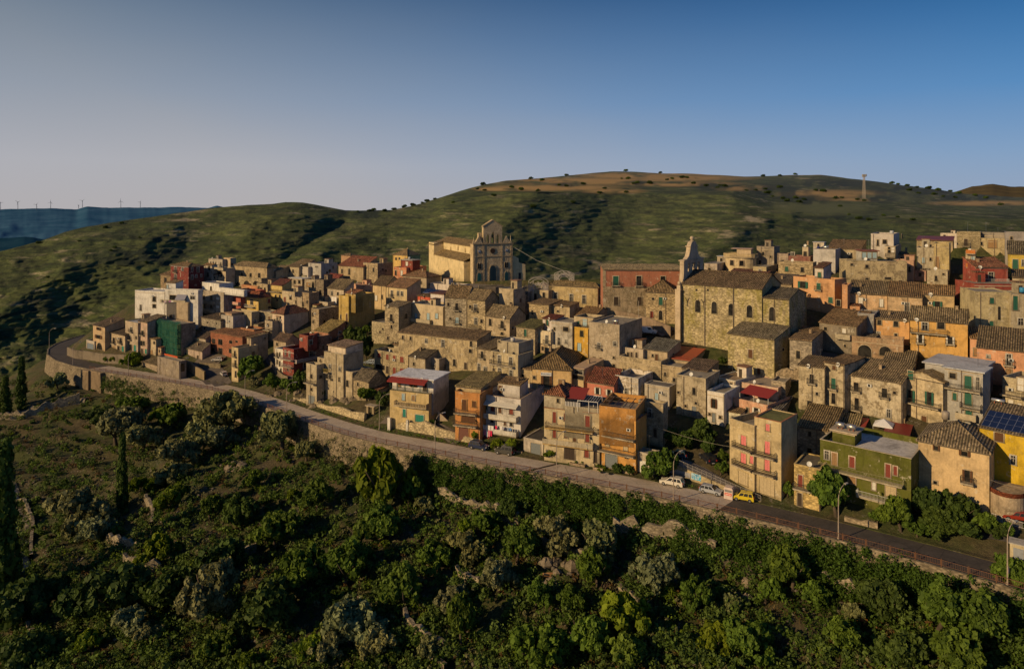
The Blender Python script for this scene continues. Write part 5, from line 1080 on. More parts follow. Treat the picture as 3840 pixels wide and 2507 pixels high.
for a_, b_ in ((-6.4, -3.9), (-2.3, -.95), (.95, 2.3), (3.9, 6.4)): mb.box(x0, x1, cyc + a_, cyc + b_, zb0, zb1)
top = [(cyc - 6.4, zb1), (cyc - 6.4, zb1 + 1.0), (cyc - 4.6, zb1 + 1.1), (cyc - 3.3, zb1 + 1.8), (cyc - 2.5, zb1 + 3.0), (cyc - 2.2, zb1 + 4.4), (cyc - 1.3, zb1 + 5.3), (cyc, zb1 + 5.7)]
front_prof([(p[0], p[1]) for p in top] [::-1][::-1] + [(2 * cyc - p[0], p[1]) for p in top[::-1][1:]], 0)
mb.box(x0 - .25, x1 + .25, cyc - 6.7, cyc + 6.7, zb1 + .75, zb1 + .95); mb.box(x0 - .2, x1 + .2, cyc - 2.6, cyc + 2.6, zb1 + 4.2, zb1 + 4.4)
mb.box(x0 - .3, x1 + .1, -1.3, s_ + 1.3, H_ - 1.7, H_ - 1.4)
for yy in (-1.2, s_ - .2): mb.box(x0 - .25, x1, yy, yy + 1.4, -2, H_ - 1.7)
mb.box((x0 + x1) / 2 - .45, (x0 + x1) / 2 + .45, -.95, .0, H_ - 1.4, H_ - .4); mb.ball(((x0 + x1) / 2, -.5, H_ + .1), .45, 6); mb.tube([((x0 + x1) / 2, -.5, H_), ((x0 + x1) / 2, -.5, H_ + 1.5)], .07, 5)
o = mb.build('bell_gable', M_PL, nv.root, (.46, .37, .26))
fb = MB(); fb.ball(((x0 + x1) / 2, cyc, zb1 + 6.3), .55, 7); fb.tube([((x0 + x1) / 2, cyc, zb1 + 5.6), ((x0 + x1) / 2, cyc, zb1 + 6.0)], .35, 8); fb.build('finial', M_PL, o, (.42, .34, .25), True)
for yy in (-3.1, 0, 3.1):
    bb = MB(); xm = (x0 + x1) / 2; bb.tube([(xm, cyc + yy, zb0 + 2.2), (xm, cyc + yy, zb0 + 1.9), (xm, cyc + yy, zb0 + 1.3), (xm, cyc + yy, zb0 + 1.1)], [.12, .26, .34, .46], 10); bb.build('bell', M_SIL, o, (.12, .10, .05), True)
for xx in (.30, .66):
    pp = MB(); x = -nv.w * (1 - xx); pp.tube([(x, -.16, H_ - .1), (x, -.16, -1)], .1, 6); pp.build('drainpipe', M_MET, nv.root, (.16, .13, .1))
for xx in (.93, .80, .72):
    pp = MB(); x = -nv.w * xx; z = H_ - 4.4
    pp.tube([(x, -.12, z - 1.2), (x, -.12, z)], .06, 5); pp.tube([(x, -.12, z), (x - .5, -.12, z + .9)], .06, 5); pp.tube([(x, -.12, z), (x + .5, -.12, z + .9)], .06, 5); pp.build('wall_tie', M_MET, nv.root, (.05, .04, .03))

# ------------------------------------------------------------------ the mother church on the square
a = R(-22); fx, fy = nat('M', 820, 1333)
Dc = hit(fx, fy, 0); kk = (fx - CX) / F; Lc = Vector((kk * Dc, Dc, 0)); zc = -(fy - HY) / F * Dc
root = thing('mother_church', 'large honey stone church with two clocks and a three arched belfry gable', 'church', (Lc.x, Lc.y, zc), -a)
S_ = 1 / (4.709 * F / Dc) # metres per survey pixel on the facade plane
ca_, sa_ = math.cos(a), math.sin(a)
def mf(x, y):
    X, Y = nat('M', x, y); k_ = (X - CX) / F; t_ = (Y - HY) / F
    D = (Lc.x * sa_ + Lc.y * ca_) / (k_ * sa_ + ca_)
    return (k_ * D - Lc.x) * ca_ - (D - Lc.y) * sa_, -t_ * D - zc
def ms(x, y, x0=0.0):   # on the left side plane, local x = x0
    X, Y = nat('M', x, y); k_ = (X - CX) / F; t_ = (Y - HY) / F; c = Lc + Vector((ca_, -sa_, 0)) * x0
    D = (c.x * ca_ - c.y * sa_) / (k_ * ca_ - sa_)
    return (k_ * D - c.x) * sa_ + (D - c.y) * ca_, -t_ * D - zc
Wc = mf(1520, 1295)[0]; Zc1 = (mf(820, 630)[1] + mf(1515, 630)[1]) / 2; print('mother church D', Dc, 'W', Wc, 'cornice', Zc1, 'side', ms(705, 630), ms(130, 855))
FC = (.58, .46, .29); dp = 3.2
def tri(mb_, pts, y0, y1): mb_.extr(pts, y0, y1)
mb = MB(); mb.box(0, Wc, 0, dp, -4, Zc1)
tx0, tx1 = mf(1003, 400)[0], mf(1335, 400)[0]; tzt = mf(1165, 325)[1]; tza = mf(1165, 215)[1]; tc = (tx0 + tx1) / 2
ops = []
for cx_, wd_, yt_, yb_ in ((1083, 46, 455, 622), (1172, 58, 415, 622), (1258, 42, 455, 622)):
    x, z0 = mf(cx_, yb_); _, z1 = mf(cx_, yt_); ops.append((x, wd_ * S_ / ca_, z0, z1))
zlo, zhi = Zc1, max(q[3] for q in ops) + .3
edges = [tx0] + sum([[q[0] - q[1] / 2, q[0] + q[1] / 2] for q in ops], []) + [tx1]
for i in range(0, len(edges), 2): mb.box(edges[i], edges[i + 1], .1, 1.7, zlo, zhi)
for x, w_, z0, z1 in ops:      # pointed heads
    mb.extr([(x - w_ / 2, z1 - w_ * .9), (x, z1), (x - w_ / 2, z1)][::1], .1, 1.7); mb.extr([(x + w_ / 2, z1 - w_ * .9), (x + w_ / 2, z1), (x, z1)], .1, 1.7)
    mb.box(x - w_ / 2, x + w_ / 2, .1, 1.7, z1, zhi)
mb.extr([(tx0, zhi), (tx1, zhi), (tx1, tzt), (tc, tza), (tx0, tzt)], .1, 1.7)
lz = mf(925, 440)[1]; lx = mf(885, 440)[0]
mb.box(tx0 - 1.5, tx0, 1.2, 2.6, Zc1, lz)
for cx_ in (925, 1410):
    x, z = mf(cx_, 490); mb.extr([(x - 1.6, Zc1), (x + 1.6, Zc1), (x, z)], .05, 1.2)
mb.build('facade', M_AS, root, FC)
cp = MB(); cp.box(-.2, Wc + .2, -.3, dp, Zc1 - .12, Zc1 + .16)
z2 = (mf(820, 870)[1] + mf(1515, 850)[1]) / 2; cp.box(-.12, Wc + .12, -.2, .05, z2, z2 + .22); cp.box(-.06, Wc + .06, -.1, .05, z2 - 4.6, z2 - 4.45)
for sgn in (-1, 1): cp.extr([(tc + sgn * (tx1 - tc + .25), tzt - .1), (tc + sgn * (tx1 - tc + .25), tzt + .18), (tc, tza + .3), (tc, tza)][::sgn], -.05, 1.8)
for x in (.45, tx0 + .1, tx1 - .1, Wc - .45): cp.box(x - .35, x + .35, -.14, .02, -1, Zc1 - .12)
cp.build('cornice', M_AS, root, (.44, .34, .21))
for cx_, yt_ in ((820, 515), (1485, 475)):
    pn = MB(); x, z = mf(cx_, yt_); x = max(.3, min(Wc - .3, x)); pn.box(x - .28, x + .28, 0, .56, Zc1, Zc1 + 1.1); pn.tube([(x, .28, Zc1 + 1.1), (x, .28, z)], [.25, .03], 6); pn.build('pinnacle', M_AS, root, FC)
for (x, w_, z0, z1), i in zip(ops, range(3)):
    if i == 1:
        bb = MB(); bb.tube([(x, .9, z1 - 1.0), (x, .9, z1 - 1.3), (x, .9, z1 - 2.1), (x, .9, z1 - 2.4)], [.12, .3, .38, .5], 10); bb.build('bell', M_SIL, root, (.12, .10, .06), True)
def pointed(w_, h_, n=5):
    r = w_ * .9; pts = [(-w_ / 2, 0), (w_ / 2, 0)]; hs = h_ - w_ * .95
    for i in range(n + 1): t = i / n; pts.append((w_ / 2 * math.cos(t * PI / 2) ** .8 if t < 1 else 0, hs + (h_ - hs) * math.sin(t * PI / 2)))
    for i in range(n - 1, -1, -1): t = i / n; pts.append((-w_ / 2 * math.cos(t * PI / 2) ** .8, hs + (h_ - hs) * math.sin(t * PI / 2)))
    return pts
def opening(nm, cx_, yb_, w_, h_, col, mat, frame=.25):
    x, z = mf(cx_, yb_); z = max(z, 0)
    s1 = MB(); s1.extr([(x + p[0] * (w_ + 2 * frame) / w_, z + p[1] * (h_ + frame) / h_) for p in pointed(w_, h_)], -.18, 0); d_ = s1.build(nm, M_AS, root, (.46, .36, .22))
    s2 = MB(); s2.extr([(x + p[0], z + p[1]) for p in pointed(w_, h_)], -.22, -.05)
    if nm == 'door': s2.box(x - .03, x + .03, -.25, -.2, z, z + h_ * .8)
    s2.build('door_leaf' if nm == 'door' else 'pane', mat, d_, col)
opening('door', 1167, 1300, 108 * S_ / ca_, 292 * S_, (.012, .035, .055), M_WOOD, .35)
opening('door', 925, 1312, 62 * S_ / ca_, 170 * S_, (.015, .10, .11), M_WOOD)
opening('door', 1405, 1300, 60 * S_ / ca_, 180 * S_, (.015, .07, .09), M_WOOD)
for cx_ in (908, 943, 1388, 1423): opening('window', cx_, 1070 if cx_ < 1000 else 1050, 26 * S_ / ca_, 95 * S_, (.02, .02, .025), M_GL, .14)
x, z = mf(1163, 755); rr = 46 * S_
def disc(nm, x, z, r, col, mat, y0, parent):
    d_ = MB(); d_.extr([(x + r * math.cos(2 * PI * i / 20), z + r * math.sin(2 * PI * i / 20)) for i in range(20)], y0 - .08, 0); return d_.build(nm, mat, parent, col)
ro = disc('rose_window', x, z, rr * 1.2, (.44, .34, .22), M_AS, -.05, root); disc('pane', x, z, rr, (.05, .03, .02), M_WOOD, -.1, ro)
for cx_, cy_ in ((927, 765), (1408, 745)):
    x, z = mf(cx_, cy_); ck = disc('clock', x, z, 31 * S_, (.45, .36, .24), M_AS, -.05, root); disc('dial', x, z, 25 * S_, (.5, .53, .58), M_MET, -.1, ck)
    hd = MB(); hd.bar((x, -.22, z), (x - .3, -.22, z - .22), .1); hd.bar((x, -.22, z), (x + .05, -.22, z - .5), .08)
    for i in range(12): an_ = PI * i / 6; hd.box(x + .47 * math.cos(an_) - .05, x + .47 * math.cos(an_) + .05, -.21, -.17, z + .47 * math.sin(an_) - .05, z + .47 * math.sin(an_) + .05)
    hd.build('clock_hands', M_MET, ck, (.02, .03, .08))
# nave, aisle and transept behind
CY = (.58, .47, .27)
ax = -.9; ya0 = ms(665, 905, ax)[0]; ya1 = ms(130, 855, ax)[0]; za = (ms(665, 905, ax)[1] + ms(130, 855, ax)[1]) / 2
print('aisle', ya0, ya1, za)
ya0 = max(ya0, dp + .1)
nx0 = 3.4; yn1 = ms(235, 605, nx0)[0]; zn = (ms(700, 640, nx0)[1] + ms(235, 610, nx0)[1]) / 2; print('nave', yn1, zn)
wl = MB(); wl.box(ax, nx0 + .1, ya0, ya1, -4, za); wl.box(nx0, Wc - 3.4, dp, ya1 + 6, -4, zn)
wl.box(ax, Wc - 2, ya1, ya1 + 8.5, -4, zn - .3)
wl.extr([(Wc, -4), (Wc + 5.4, -4), (Wc + 5.4, mf(1755, 975)[1] * .94), (Wc + 2.6, mf(1625, 945)[1] * .96), (Wc + 2.6, mf(1625, 870)[1] * .96), (Wc, mf(1520, 830)[1])], .5, 1.0)
wl.box(Wc - 3.4, Wc + 5.2, 1.0, ya1, -4, mf(1755, 975)[1] * .8)
wl.build('wall', M_PL, root, CY)
rf = MB()
def slope(mb_, x0, x1, y0, y1, z0, z1, th=.2):
    i = len(mb_.v); mb_.v += [(x0,y0,z0),(x1,y0,z1),(x1,y1,z1),(x0,y1,z0),(x0,y0,z0+th),(x1,y0,z1+th),(x1,y1,z1+th),(x0,y1,z0+th)]
    for f in ((3,2,1,0),(4,5,6,7),(0,1,5,4),(1,2,6,5),(2,3,7,6),(3,0,4,7)): mb_.f.append(tuple(i + q for q in (f if x1 > x0 else f[::-1]))); mb_.m.append(0)
mx = (nx0 + Wc - 3.4) / 2; rz = zn + (mx - nx0) * .42
slope(rf, nx0 - .4, mx, dp, ya1 + 8.9, zn - .1, rz); slope(rf, Wc - 3.0, mx, dp, ya1 + 8.9, zn - .1, rz)
slope(rf, ax - .35, nx0, ya0 - .2, ya1 + .1, za, za + 2.2); slope(rf, ax - .4, nx0, ya1 - .2, ya1 + 8.9, zn - 1.2, zn + .25)
rf.build('roof', M_TY, root, (.27, .19, .09))
gb = MB(); gb.extr([(nx0, zn - .4), (Wc - 3.4, zn - .4), (mx, rz)], ya1 + 8.2, ya1 + 8.6); gb.build('gable', M_PL, root, CY)
for cx_, cy_ in ((297, 690), (425, 720), (557, 708), (683, 745)):
    y, z = ms(cx_, cy_, nx0); w_ = MB(); pt = pointed(.95, 1.9)
    w_.extr([(p[0], p[1] - .9) for p in pt], -.12, 0); q = w_.build('window', M_PL, root, (.36, .26, .12)); q.location = (nx0, y, z); q.rotation_euler = (0, 0, -PI / 2)
w_ = MB(); w_.box(-.5, .5, -.1, 0, 0, 2.6); q = w_.build('door', M_WOOD, root, (.02, .03, .04)); x, z = mf(1652, 1265); q.location = (x, .48, max(0, z))
bd = MB(); bd.tube([(ax - .06, ya0 + .2, za), (ax - .06, ya0 + .2, 0)], .08, 5); bd.build('drainpipe', M_MET, root, (.15, .1, .06))
# the square in front of it
sq = MB(); sq.prism([(-10, -9), (4, -13), (Wc + 6, -11), (Wc + 9, -3), (Wc + 6, 0), (-2, 0)], -5, .0)
q = sq.build('piazza', M_CO, None, (.30, .25, .2)); q.location = (Lc.x, Lc.y, zc); q.rotation_euler = (0, 0, -a); tag(q, kind='structure')
pw = MB(); pw.box(-2, Wc + 6, -11.9, -11.5, -1, .6)
q = pw.build('parapet_wall', M_PO, None, (.38, .31, .2)); q.location = (Lc.x, Lc.y, zc); q.rotation_euler = (0, 0, -a); tag(q, 'low parapet wall edging the square in front of the clock church', 'wall')

# round house with a balustraded terrace on the right hill
X, Y = nat('E', 700, 415); D = hit(X, Y, 3); p = Vector(((X - CX) / F * D, D, 0)); zt = -(nat('E', 0, 300)[1] - HY) / F * D; z0 = tz(p.x, p.y); rt = thing('round_house', 'cream round walled house with a curved balustrade terrace on the right hill', 'house', (p.x, p.y, z0), R(-30)); Hh = zt - z0; r_ = 4.6
n = 24; ring = lambda r: [(r * math.cos(2 * PI * i / n), r * .8 * math.sin(2 * PI * i / n) + 3) for i in range(n)]
mb = MB(); mb.prism(ring(r_), -4, Hh); mb.build('wall', M_PL, rt, (.46, .37, .23)); mb = MB(); mb.prism(ring(r_ + .6), Hh, Hh + .3); mb.build('terrace_slab', M_PL, rt, (.44, .35, .22)); mb = MB()
q = ring(r_ + .5)
for i in range(n):
    a_, b_ = q[i], q[(i + 1) % n]; mb.bar((*a_, Hh + 1.15), (*b_, Hh + 1.15), .14)
    for t in (.0, .25, .5, .75): x, y = a_[0] + (b_[0] - a_[0]) * t, a_[1] + (b_[1] - a_[1]) * t; mb.box(x - .09, x + .09, y - .09, y + .09, Hh + .3, Hh + 1.1)
mb.build('balustrade', M_PL, rt, (.46, .36, .2)); mb = MB(); mb.box(-1, 3.2, 2, 5, Hh + .3, Hh + 2.6); mb.build('upper_room', M_PL, rt, (.42, .33, .22)); mb = MB(); mb.box(-2.6, 3.5, 1.4, 5.3, Hh + 2.6, Hh + 2.75); mb.build('roof', M_CO, rt, (.42, .3, .24))
for an_ in (-115, -78): w_ = place_win(rt, 0, Hh - 1.6, 1.2, 1.5, 'n', False, (.4, .3, .2)); w_.location = (r_ * math.cos(R(an_)), 3 + r_ * .8 * math.sin(R(an_)), Hh - 1.6); w_.rotation_euler = (0, 0, R(an_ + 90))
# ------------------------------------------------------------------ road, walls, railing, lamps
def resample(pts, step):
    out = [pts[0].copy()]; acc = 0.0
    for p, q in zip(pts, pts[1:]):
        L = (q - p).length; d = step - acc
        while d <= L: out.append(p.lerp(q, d / L)); d += step
        acc = (acc + L) % step
    return out
LINE = resample([Vector((110, 61, -51))] + FEN, 3.2)
def inward(i):
    a_ = LINE[max(0, i - 1)]; b_ = LINE[min(len(LINE) - 1, i + 1)]; t = (b_ - a_); t.z = 0; t.normalize(); return Vector((-t.y, t.x, 0)) * -1
# make sure it points uphill (behind the road)
INW = [inward(i) for i in range(len(LINE))]
if INW[10].y < 0: INW = [-v_ for v_ in INW]
mb = MB(); RWD = 7.0
for i in range(len(LINE) - 1):
    p, q = LINE[i], LINE[i + 1]; a_, b_ = INW[i], INW[i + 1]
    for j in range(7):
        f0, f1 = RWD * j / 7, RWD * (j + 1) / 7
        mb.quad(tuple(p + a_ * f0), tuple(q + b_ * f0), tuple(q + b_ * f1), tuple(p + a_ * f1))
mb.f = [f[::-1] for f in mb.f]
m, nt, b = newmat('road_surface'); k = N(nt); v = k.coord(); sp = k.n('ShaderNodeSeparateXYZ'); k.l(v, sp.inputs[0])
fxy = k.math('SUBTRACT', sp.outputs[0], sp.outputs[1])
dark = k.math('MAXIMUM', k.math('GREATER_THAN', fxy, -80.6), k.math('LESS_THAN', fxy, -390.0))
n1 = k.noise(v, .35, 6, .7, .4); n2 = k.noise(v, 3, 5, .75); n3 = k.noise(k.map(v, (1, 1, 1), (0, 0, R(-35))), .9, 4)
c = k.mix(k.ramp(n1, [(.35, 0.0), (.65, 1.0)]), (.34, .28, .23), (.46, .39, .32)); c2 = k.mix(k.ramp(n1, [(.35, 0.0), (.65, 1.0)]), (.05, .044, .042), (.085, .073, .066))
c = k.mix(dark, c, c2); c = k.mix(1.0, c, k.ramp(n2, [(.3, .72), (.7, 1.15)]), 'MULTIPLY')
cr = k.n('ShaderNodeTexVoronoi', feature='DISTANCE_TO_EDGE'); k.l(v, cr.inputs['Vector']); cr.inputs['Scale'].default_value = .22
c = k.mix(1.0, c, k.ramp(cr.outputs['Distance'], [(.0, .62), (.015, 1.0)]), 'MULTIPLY')
k.l(c, b.inputs['Base Color']); b.inputs['Roughness'].default_value = .9; k.bump(n2, b, .3, .03)
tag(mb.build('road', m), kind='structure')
# verge of dust and weeds on the inner side + drainage grates
mb = MB()
for i in range(len(LINE) - 1):
    p, q = LINE[i], LINE[i + 1]; a_, b_ = INW[i], INW[i + 1]
    w0 = 1.3 + .5 * math.sin(i * 1.7); w1 = 1.3 + .5 * math.sin((i + 1) * 1.7)
    A_, B_ = p + a_ * (RWD - .25), q + b_ * (RWD - .25)
    mb.quad((A_.x, A_.y, A_.z + .12), (B_.x, B_.y, B_.z + .12), tuple(B_ + b_ * w1 + Vector((0, 0, .15))), tuple(A_ + a_ * w0 + Vector((0, 0, .15))))
    mb.quad(tuple(A_), tuple(B_), (B_.x, B_.y, B_.z + .12), (A_.x, A_.y, A_.z + .12))
mb.f = [f[::-1] for f in mb.f]
tag(mb.build('verge', M_GROUND), kind='structure')
def near_i(px, py=None):
    best = None
    for i, p in enumerate(LINE[:-8]):
        x = p.x / p.y * F + CX
        if best is None or abs(x - px) < best[0]: best = (abs(x - px), i)
    i = best[1]
    x0 = LINE[i].x / LINE[i].y * F + CX; j = i + 1 if x0 > px else i - 1; j = max(0, j)
    x1 = LINE[j].x / LINE[j].y * F + CX; t = (px - x0) / (x1 - x0) if x1 != x0 else 0
    return LINE[i].lerp(LINE[j], t), INW[i]
for n_, (px, sk) in enumerate([(975, 4.2), (1110, 4.2), (1250, 4.5), (1530, 4.5), (1965, 4.5)]):
    p, w_ = near_i(px); t = Vector((w_.y, -w_.x, 0)); e = p + w_ * 7.0 + t * sk
    mb = MB(); d_ = (e - p).normalized(); s_ = Vector((-d_.y, d_.x, 0)) * .28
    for f in range(24):
        a_ = p + (e - p) * (f / 24); b_ = p + (e - p) * ((f + .75) / 24); z = Vector((0, 0, .006))
        mb.quad(tuple(a_ - s_ + z), tuple(b_ - s_ + z), tuple(b_ + s_ + z), tuple(a_ + s_ + z))
    z = Vector((0, 0, .003)); mb.quad(tuple(p - s_ * 1.2 + z), tuple(e - s_ * 1.2 + z), tuple(e + s_ * 1.2 + z), tuple(p + s_ * 1.2 + z), 1)
    o = mb.build('drain_grate', [mat_plain('grate_iron', .7, .2, (.05, .035, .028)) if n_ == 0 else MATS['grate_iron'], M_RUB])
    tag(o, ['dark drain channel slanting across the road nearest the parked white hatchback', 'dark drain channel crossing the road left of the big olive tree', 'dark drain channel crossing the road below the narrow garage tower', 'dark drain channel crossing the road left of the orange house', 'dark drain channel crossing the road below the black roofed garage'][n_], 'drain grate', 'drain channels across the road')
# retaining wall + kerb
mb = MB()
for i in range(len(LINE) - 1):
    p, q = LINE[i], LINE[i + 1]; a_, b_ = INW[i], INW[i + 1]
    Z = Vector((0, 0, 1)); hw = 7.5
    o0, o1 = p - a_ * .35, q - b_ * .35; i0, i1 = p + a_ * .12, q + b_ * .12; b0, b1 = o0 - a_ * .9 - Z * hw, o1 - b_ * .9 - Z * hw
    mb.quad(tuple(b0), tuple(b1), tuple(o1 + Z * .22), tuple(o0 + Z * .22)); mb.quad(tuple(o0 + Z * .22), tuple(o1 + Z * .22), tuple(i1 + Z * .22), tuple(i0 + Z * .22)); mb.quad(tuple(i0 + Z * .22), tuple(i1 + Z * .22), tuple(i1 - Z * .3), tuple(i0 - Z * .3))
mb.f = [f[::-1] for f in mb.f]
tag(mb.build('retaining_wall', M_ST, None, (.22, .18, .125)), 'long stone retaining wall carrying the road above the wooded slope', 'retaining wall')
# railing
rr = thing('road_railing', 'rusty brown metal railing running along the outer edge of the road', 'railing', tuple(LINE[0]))
pm = MB(); pm.box(-.05, .05, -.05, .05, 0, 1.2); pm = pm.mesh('post', [M_MET])
qm = MB(); L_ = 1.0
qm.box(.07, 3.03, -.02, .02, 1.0, 1.06); qm.box(.07, 3.03, -.02, .02, .28, .33)
qm.box(.07, .12, -.02, .02, .28, 1.06); qm.box(2.98, 3.03, -.02, .02, .28, 1.06)
for i in range(14): qm.box(.25 + i * .2, .275 + i * .2, -.012, .012, .3, 1.03)
qm = qm.mesh('panel', [M_MET])
for i in range(0, len(LINE) - 1):
    p, q = LINE[i], LINE[i + 1]
    if i > 98: break
    d_ = (q - p); an_ = math.atan2(d_.y, d_.x); loc = p - INW[i] * .1 + Vector((0, 0, .2)) - LINE[0]
    cc = (.17, .085, .05) if i % 3 else (.14, .08, .055)
    o = link('post', pm, rr, cc, loc)
    o = link('panel', qm, rr, cc, loc); o.rotation_euler = (0, -math.atan2(d_.z, (d_.xy).length), an_); o.scale = (d_.length / 3.1, 1, 1)
# street lamps
def lamp_proto():
    r_ = thing('street_lamp', 'x', 'street lamp')
    mb = MB(); mb.tube([(0, 0, 0), (0, 0, 6.2)], [.10, .07], 8); mb.box(-.14, .14, -.14, .14, 0, .5); mb.build('pole', M_MET, r_, (.33, .27, .22))
    mb = MB(); pts = [(1.9 * (1 - math.cos(t * PI / 2)), 0, 6.2 + 2.0 * math.sin(t * PI / 2)) for t in (0, .2, .4, .6, .8, .95)]; mb.tube(pts, [.07, .06, .06, .05, .05, .045], 8); mb.build('arm', M_MET, r_, (.33, .27, .22))
    mb = MB(); mb.box(1.8, 2.6, -.16, .16, 8.13, 8.26); mb.box(1.95, 2.5, -.12, .12, 8.06, 8.13, 1); mb.build('lamp_head', [M_MET, M_CLOTH], r_, (.42, .38, .33))
    return r_
LP = [(3777,.55,'street lamp nearest the right edge with a paper notice on its pole'),(3143,.3,'street lamp standing in front of the olive green house'),(2524,.3,'street lamp standing before the parked white family car'),(2085,.3,'street lamp in front of the cream apartment house planters'),(1628,.3,'street lamp between the road and the orange terraced house'),(1333,6.9,'street lamp on the inner kerb by the overgrown stone wall'),(1068,.5,'street lamp rising behind the big olive tree crown'),(915,.3,'street lamp beside the dark shrubs below the cream ramp house'),(672,.3,'street lamp in front of the grey cistern building'),(478,.3,'street lamp by the green bush at the road bend'),(270,.3,'street lamp above the buttressed wall'),(160,.3,'street lamp at the far outer curve of the bend')]
LAMP = lamp_proto()
for i, (px, off, lab) in enumerate(LP):
    o = LAMP if i == 0 else copy_tree(LAMP)
    if px == 160: p, w_ = Vector(FEN[-4]), Vector((.9, .4, 0)).normalized()
    else: p, w_ = near_i(px)
    o.location = p + w_ * off; o.rotation_euler = (0, 0, math.atan2(w_.y, w_.x) - .35)
    o['label'] = lab; o['group'] = 'street lamps along the road'
sgn = MB(); sgn.box(-.16, .16, -.15, -.12, 1.7, 2.6); s_ = sgn.build('notice', M_CLOTH, LAMP, (.55, .4, .33))

# ------------------------------------------------------------------ draped lanes
def drape(pts, w_, name, mat, lift=.12, color=(.3,.26,.21), step=1.5):
    pts = [Vector(p) for p in pts]; pts = resample(pts, step); mb = MB()
    n = len(pts); rows_ = []
    for i, p in enumerate(pts):
        t = pts[min(i + 1, n - 1)] - pts[max(i - 1, 0)]; t.z = 0; t.normalize(); s_ = Vector((-t.y, t.x, 0)); row = []
        for j in range(5):
            q = p + s_ * (w_ * (j / 4 - .5)); row.append((q.x, q.y, tz(q.x, q.y) + lift))
        rows_.append(row)
    for a_, b_ in zip(rows_, rows_[1:]):
        for j in range(4): mb.quad(a_[j], a_[j + 1], b_[j + 1], b_[j])
    if len(mb.f):
        x_ = Vector(mb.v[1]) - Vector(mb.v[0]); y_ = Vector(mb.v[3]) - Vector(mb.v[0])
        if x_.cross(y_).z < 0: mb.f = [f[::-1] for f in mb.f]
    return mb.build(name, mat, None, color)
def npts(t, L): return [at(*nat(t, x, y)) for x, y in L]
tag(drape(npts('B', [(330,1420),(270,1340),(200,1260),(120,1200)]), 7, 'lane', M_CO, .15, (.20,.17,.15)), kind='structure')
tag(drape(npts('B', [(330,1185),(220,1180),(60,1175)]), 7, 'lane', M_CO, .2, (.24,.20,.16)), kind='structure')
tag(drape(npts('B', [(1040,1400),(960,1320),(890,1240),(830,1170),(800,1110)]), 3.4, 'lane', M_CO, .15, (.24,.21,.18)), kind='structure')
tag(drape(npts('H', [(960,1060),(860,985),(740,925),(560,880),(420,860),(200,840)]), 3.0, 'path', M_CO, .2, (.24,.2,.16)), kind='structure')
tag(drape(npts('D', [(700,700),(1000,730),(1300,800),(1600,920)]), 5, 'street', M_CO, .3, (.30,.25,.2)), kind='structure')
tag(drape(npts('E', [(1480,1500),(1500,1320),(1560,1200)]), 5, 'street', M_CO, .15, (.22,.19,.16)), kind='structure')
tag(drape(npts('K', [(1560,1480),(1750,1500),(1950,1540),(2080,1600)]), 5, 'street', M_CO, .2, (.13,.12,.11)), kind='structure')

# walls along the inner side of the road, following its line
def side_wall(px0, px1, off, h0, h1, label, mat=M_ST, col=(.44,.36,.22), name='stone_wall', th=.6, ragged=.5):
    p0 = min(range(len(LINE)), key=lambda i: abs(LINE[i].x / LINE[i].y * F + CX - px0)); p1 = min(range(len(LINE)), key=lambda i: abs(LINE[i].x / LINE[i].y * F + CX - px1))
    a_, b_ = sorted((p0, p1)); mb = MB(); rd = random.Random(px0); n = b_ - a_
    pts = []
    for i in range(a_, b_ + 1):
        t = (i - a_) / max(1, n); t = t if p0 < p1 else 1 - t
        pts.append((LINE[i] + INW[i] * off, INW[i], h0 + (h1 - h0) * t + rd.uniform(-ragged, ragged) * .5))
    Z = Vector((0, 0, 1))
    for (p, w1, ha), (q, w2, hb) in zip(pts, pts[1:]):
        mb.quad(tuple(q - Z), tuple(p - Z), tuple(p + w1 * .3 + Z * ha), tuple(q + w2 * .3 + Z * hb)); mb.quad(tuple(q + w2 * .3 + Z * hb), tuple(p + w1 * .3 + Z * ha), tuple(p + w1 * (.3 + th) + Z * ha), tuple(q + w2 * (.3 + th) + Z * hb))
    p, w1, ha = pts[0]; mb.quad(tuple(p - Z), tuple(p + w1 * (th + .3) - Z), tuple(p + w1 * (.3 + th) + Z * ha), tuple(p + w1 * .3 + Z * ha))
    mb2 = mb.build(name, mat, None, col); return tag(mb2, label, 'wall')
side_wall(1345, 1520, 8.6, 1.6, 3.0, 'pale quarried stone wall below the ruined rubble house', ragged=1.2, name='rock_wall')
side_wall(985, 1255, 8.4, 1.0, 2.6, 'weathered rock wall with weeds between lane and garage tower', ragged=1.0, name='rock_wall')

side_wall(1540, 1700, 8.3, 2.6, 1.2, 'dressed stone wall under the sloping path to the white decked house', ragged=.2)
def free_wall(t, L, h, label, mat=M_ST, col=(.36,.29,.19), name='stone_wall', th=.5, rag=.25, low=1.5):
    pts = resample(npts(t, L), 1.2); mb = MB(); rd = random.Random(len(label)); Z = Vector((0, 0, 1)); hs = [h * (1 + rd.uniform(-rag, rag)) for _ in pts]
    for i, (p, q) in enumerate(zip(pts, pts[1:])):
        d_ = (q - p); d_.z = 0; d_.normalize(); s_ = Vector((-d_.y, d_.x, 0)) * th / 2
        a0, a1, b0, b1 = p - s_, q - s_, p + s_, q + s_
        za, zb_ = Z * hs[i], Z * hs[i + 1]
        mb.quad(tuple(a0 - Z * low), tuple(a1 - Z * low), tuple(a1 + zb_), tuple(a0 + za)); mb.quad(tuple(b1 - Z * low), tuple(b0 - Z * low), tuple(b0 + za), tuple(b1 + zb_)); mb.quad(tuple(a0 + za), tuple(a1 + zb_), tuple(b1 + zb_), tuple(b0 + za))
    return tag(mb.build(name, mat, None, col), label, 'wall')
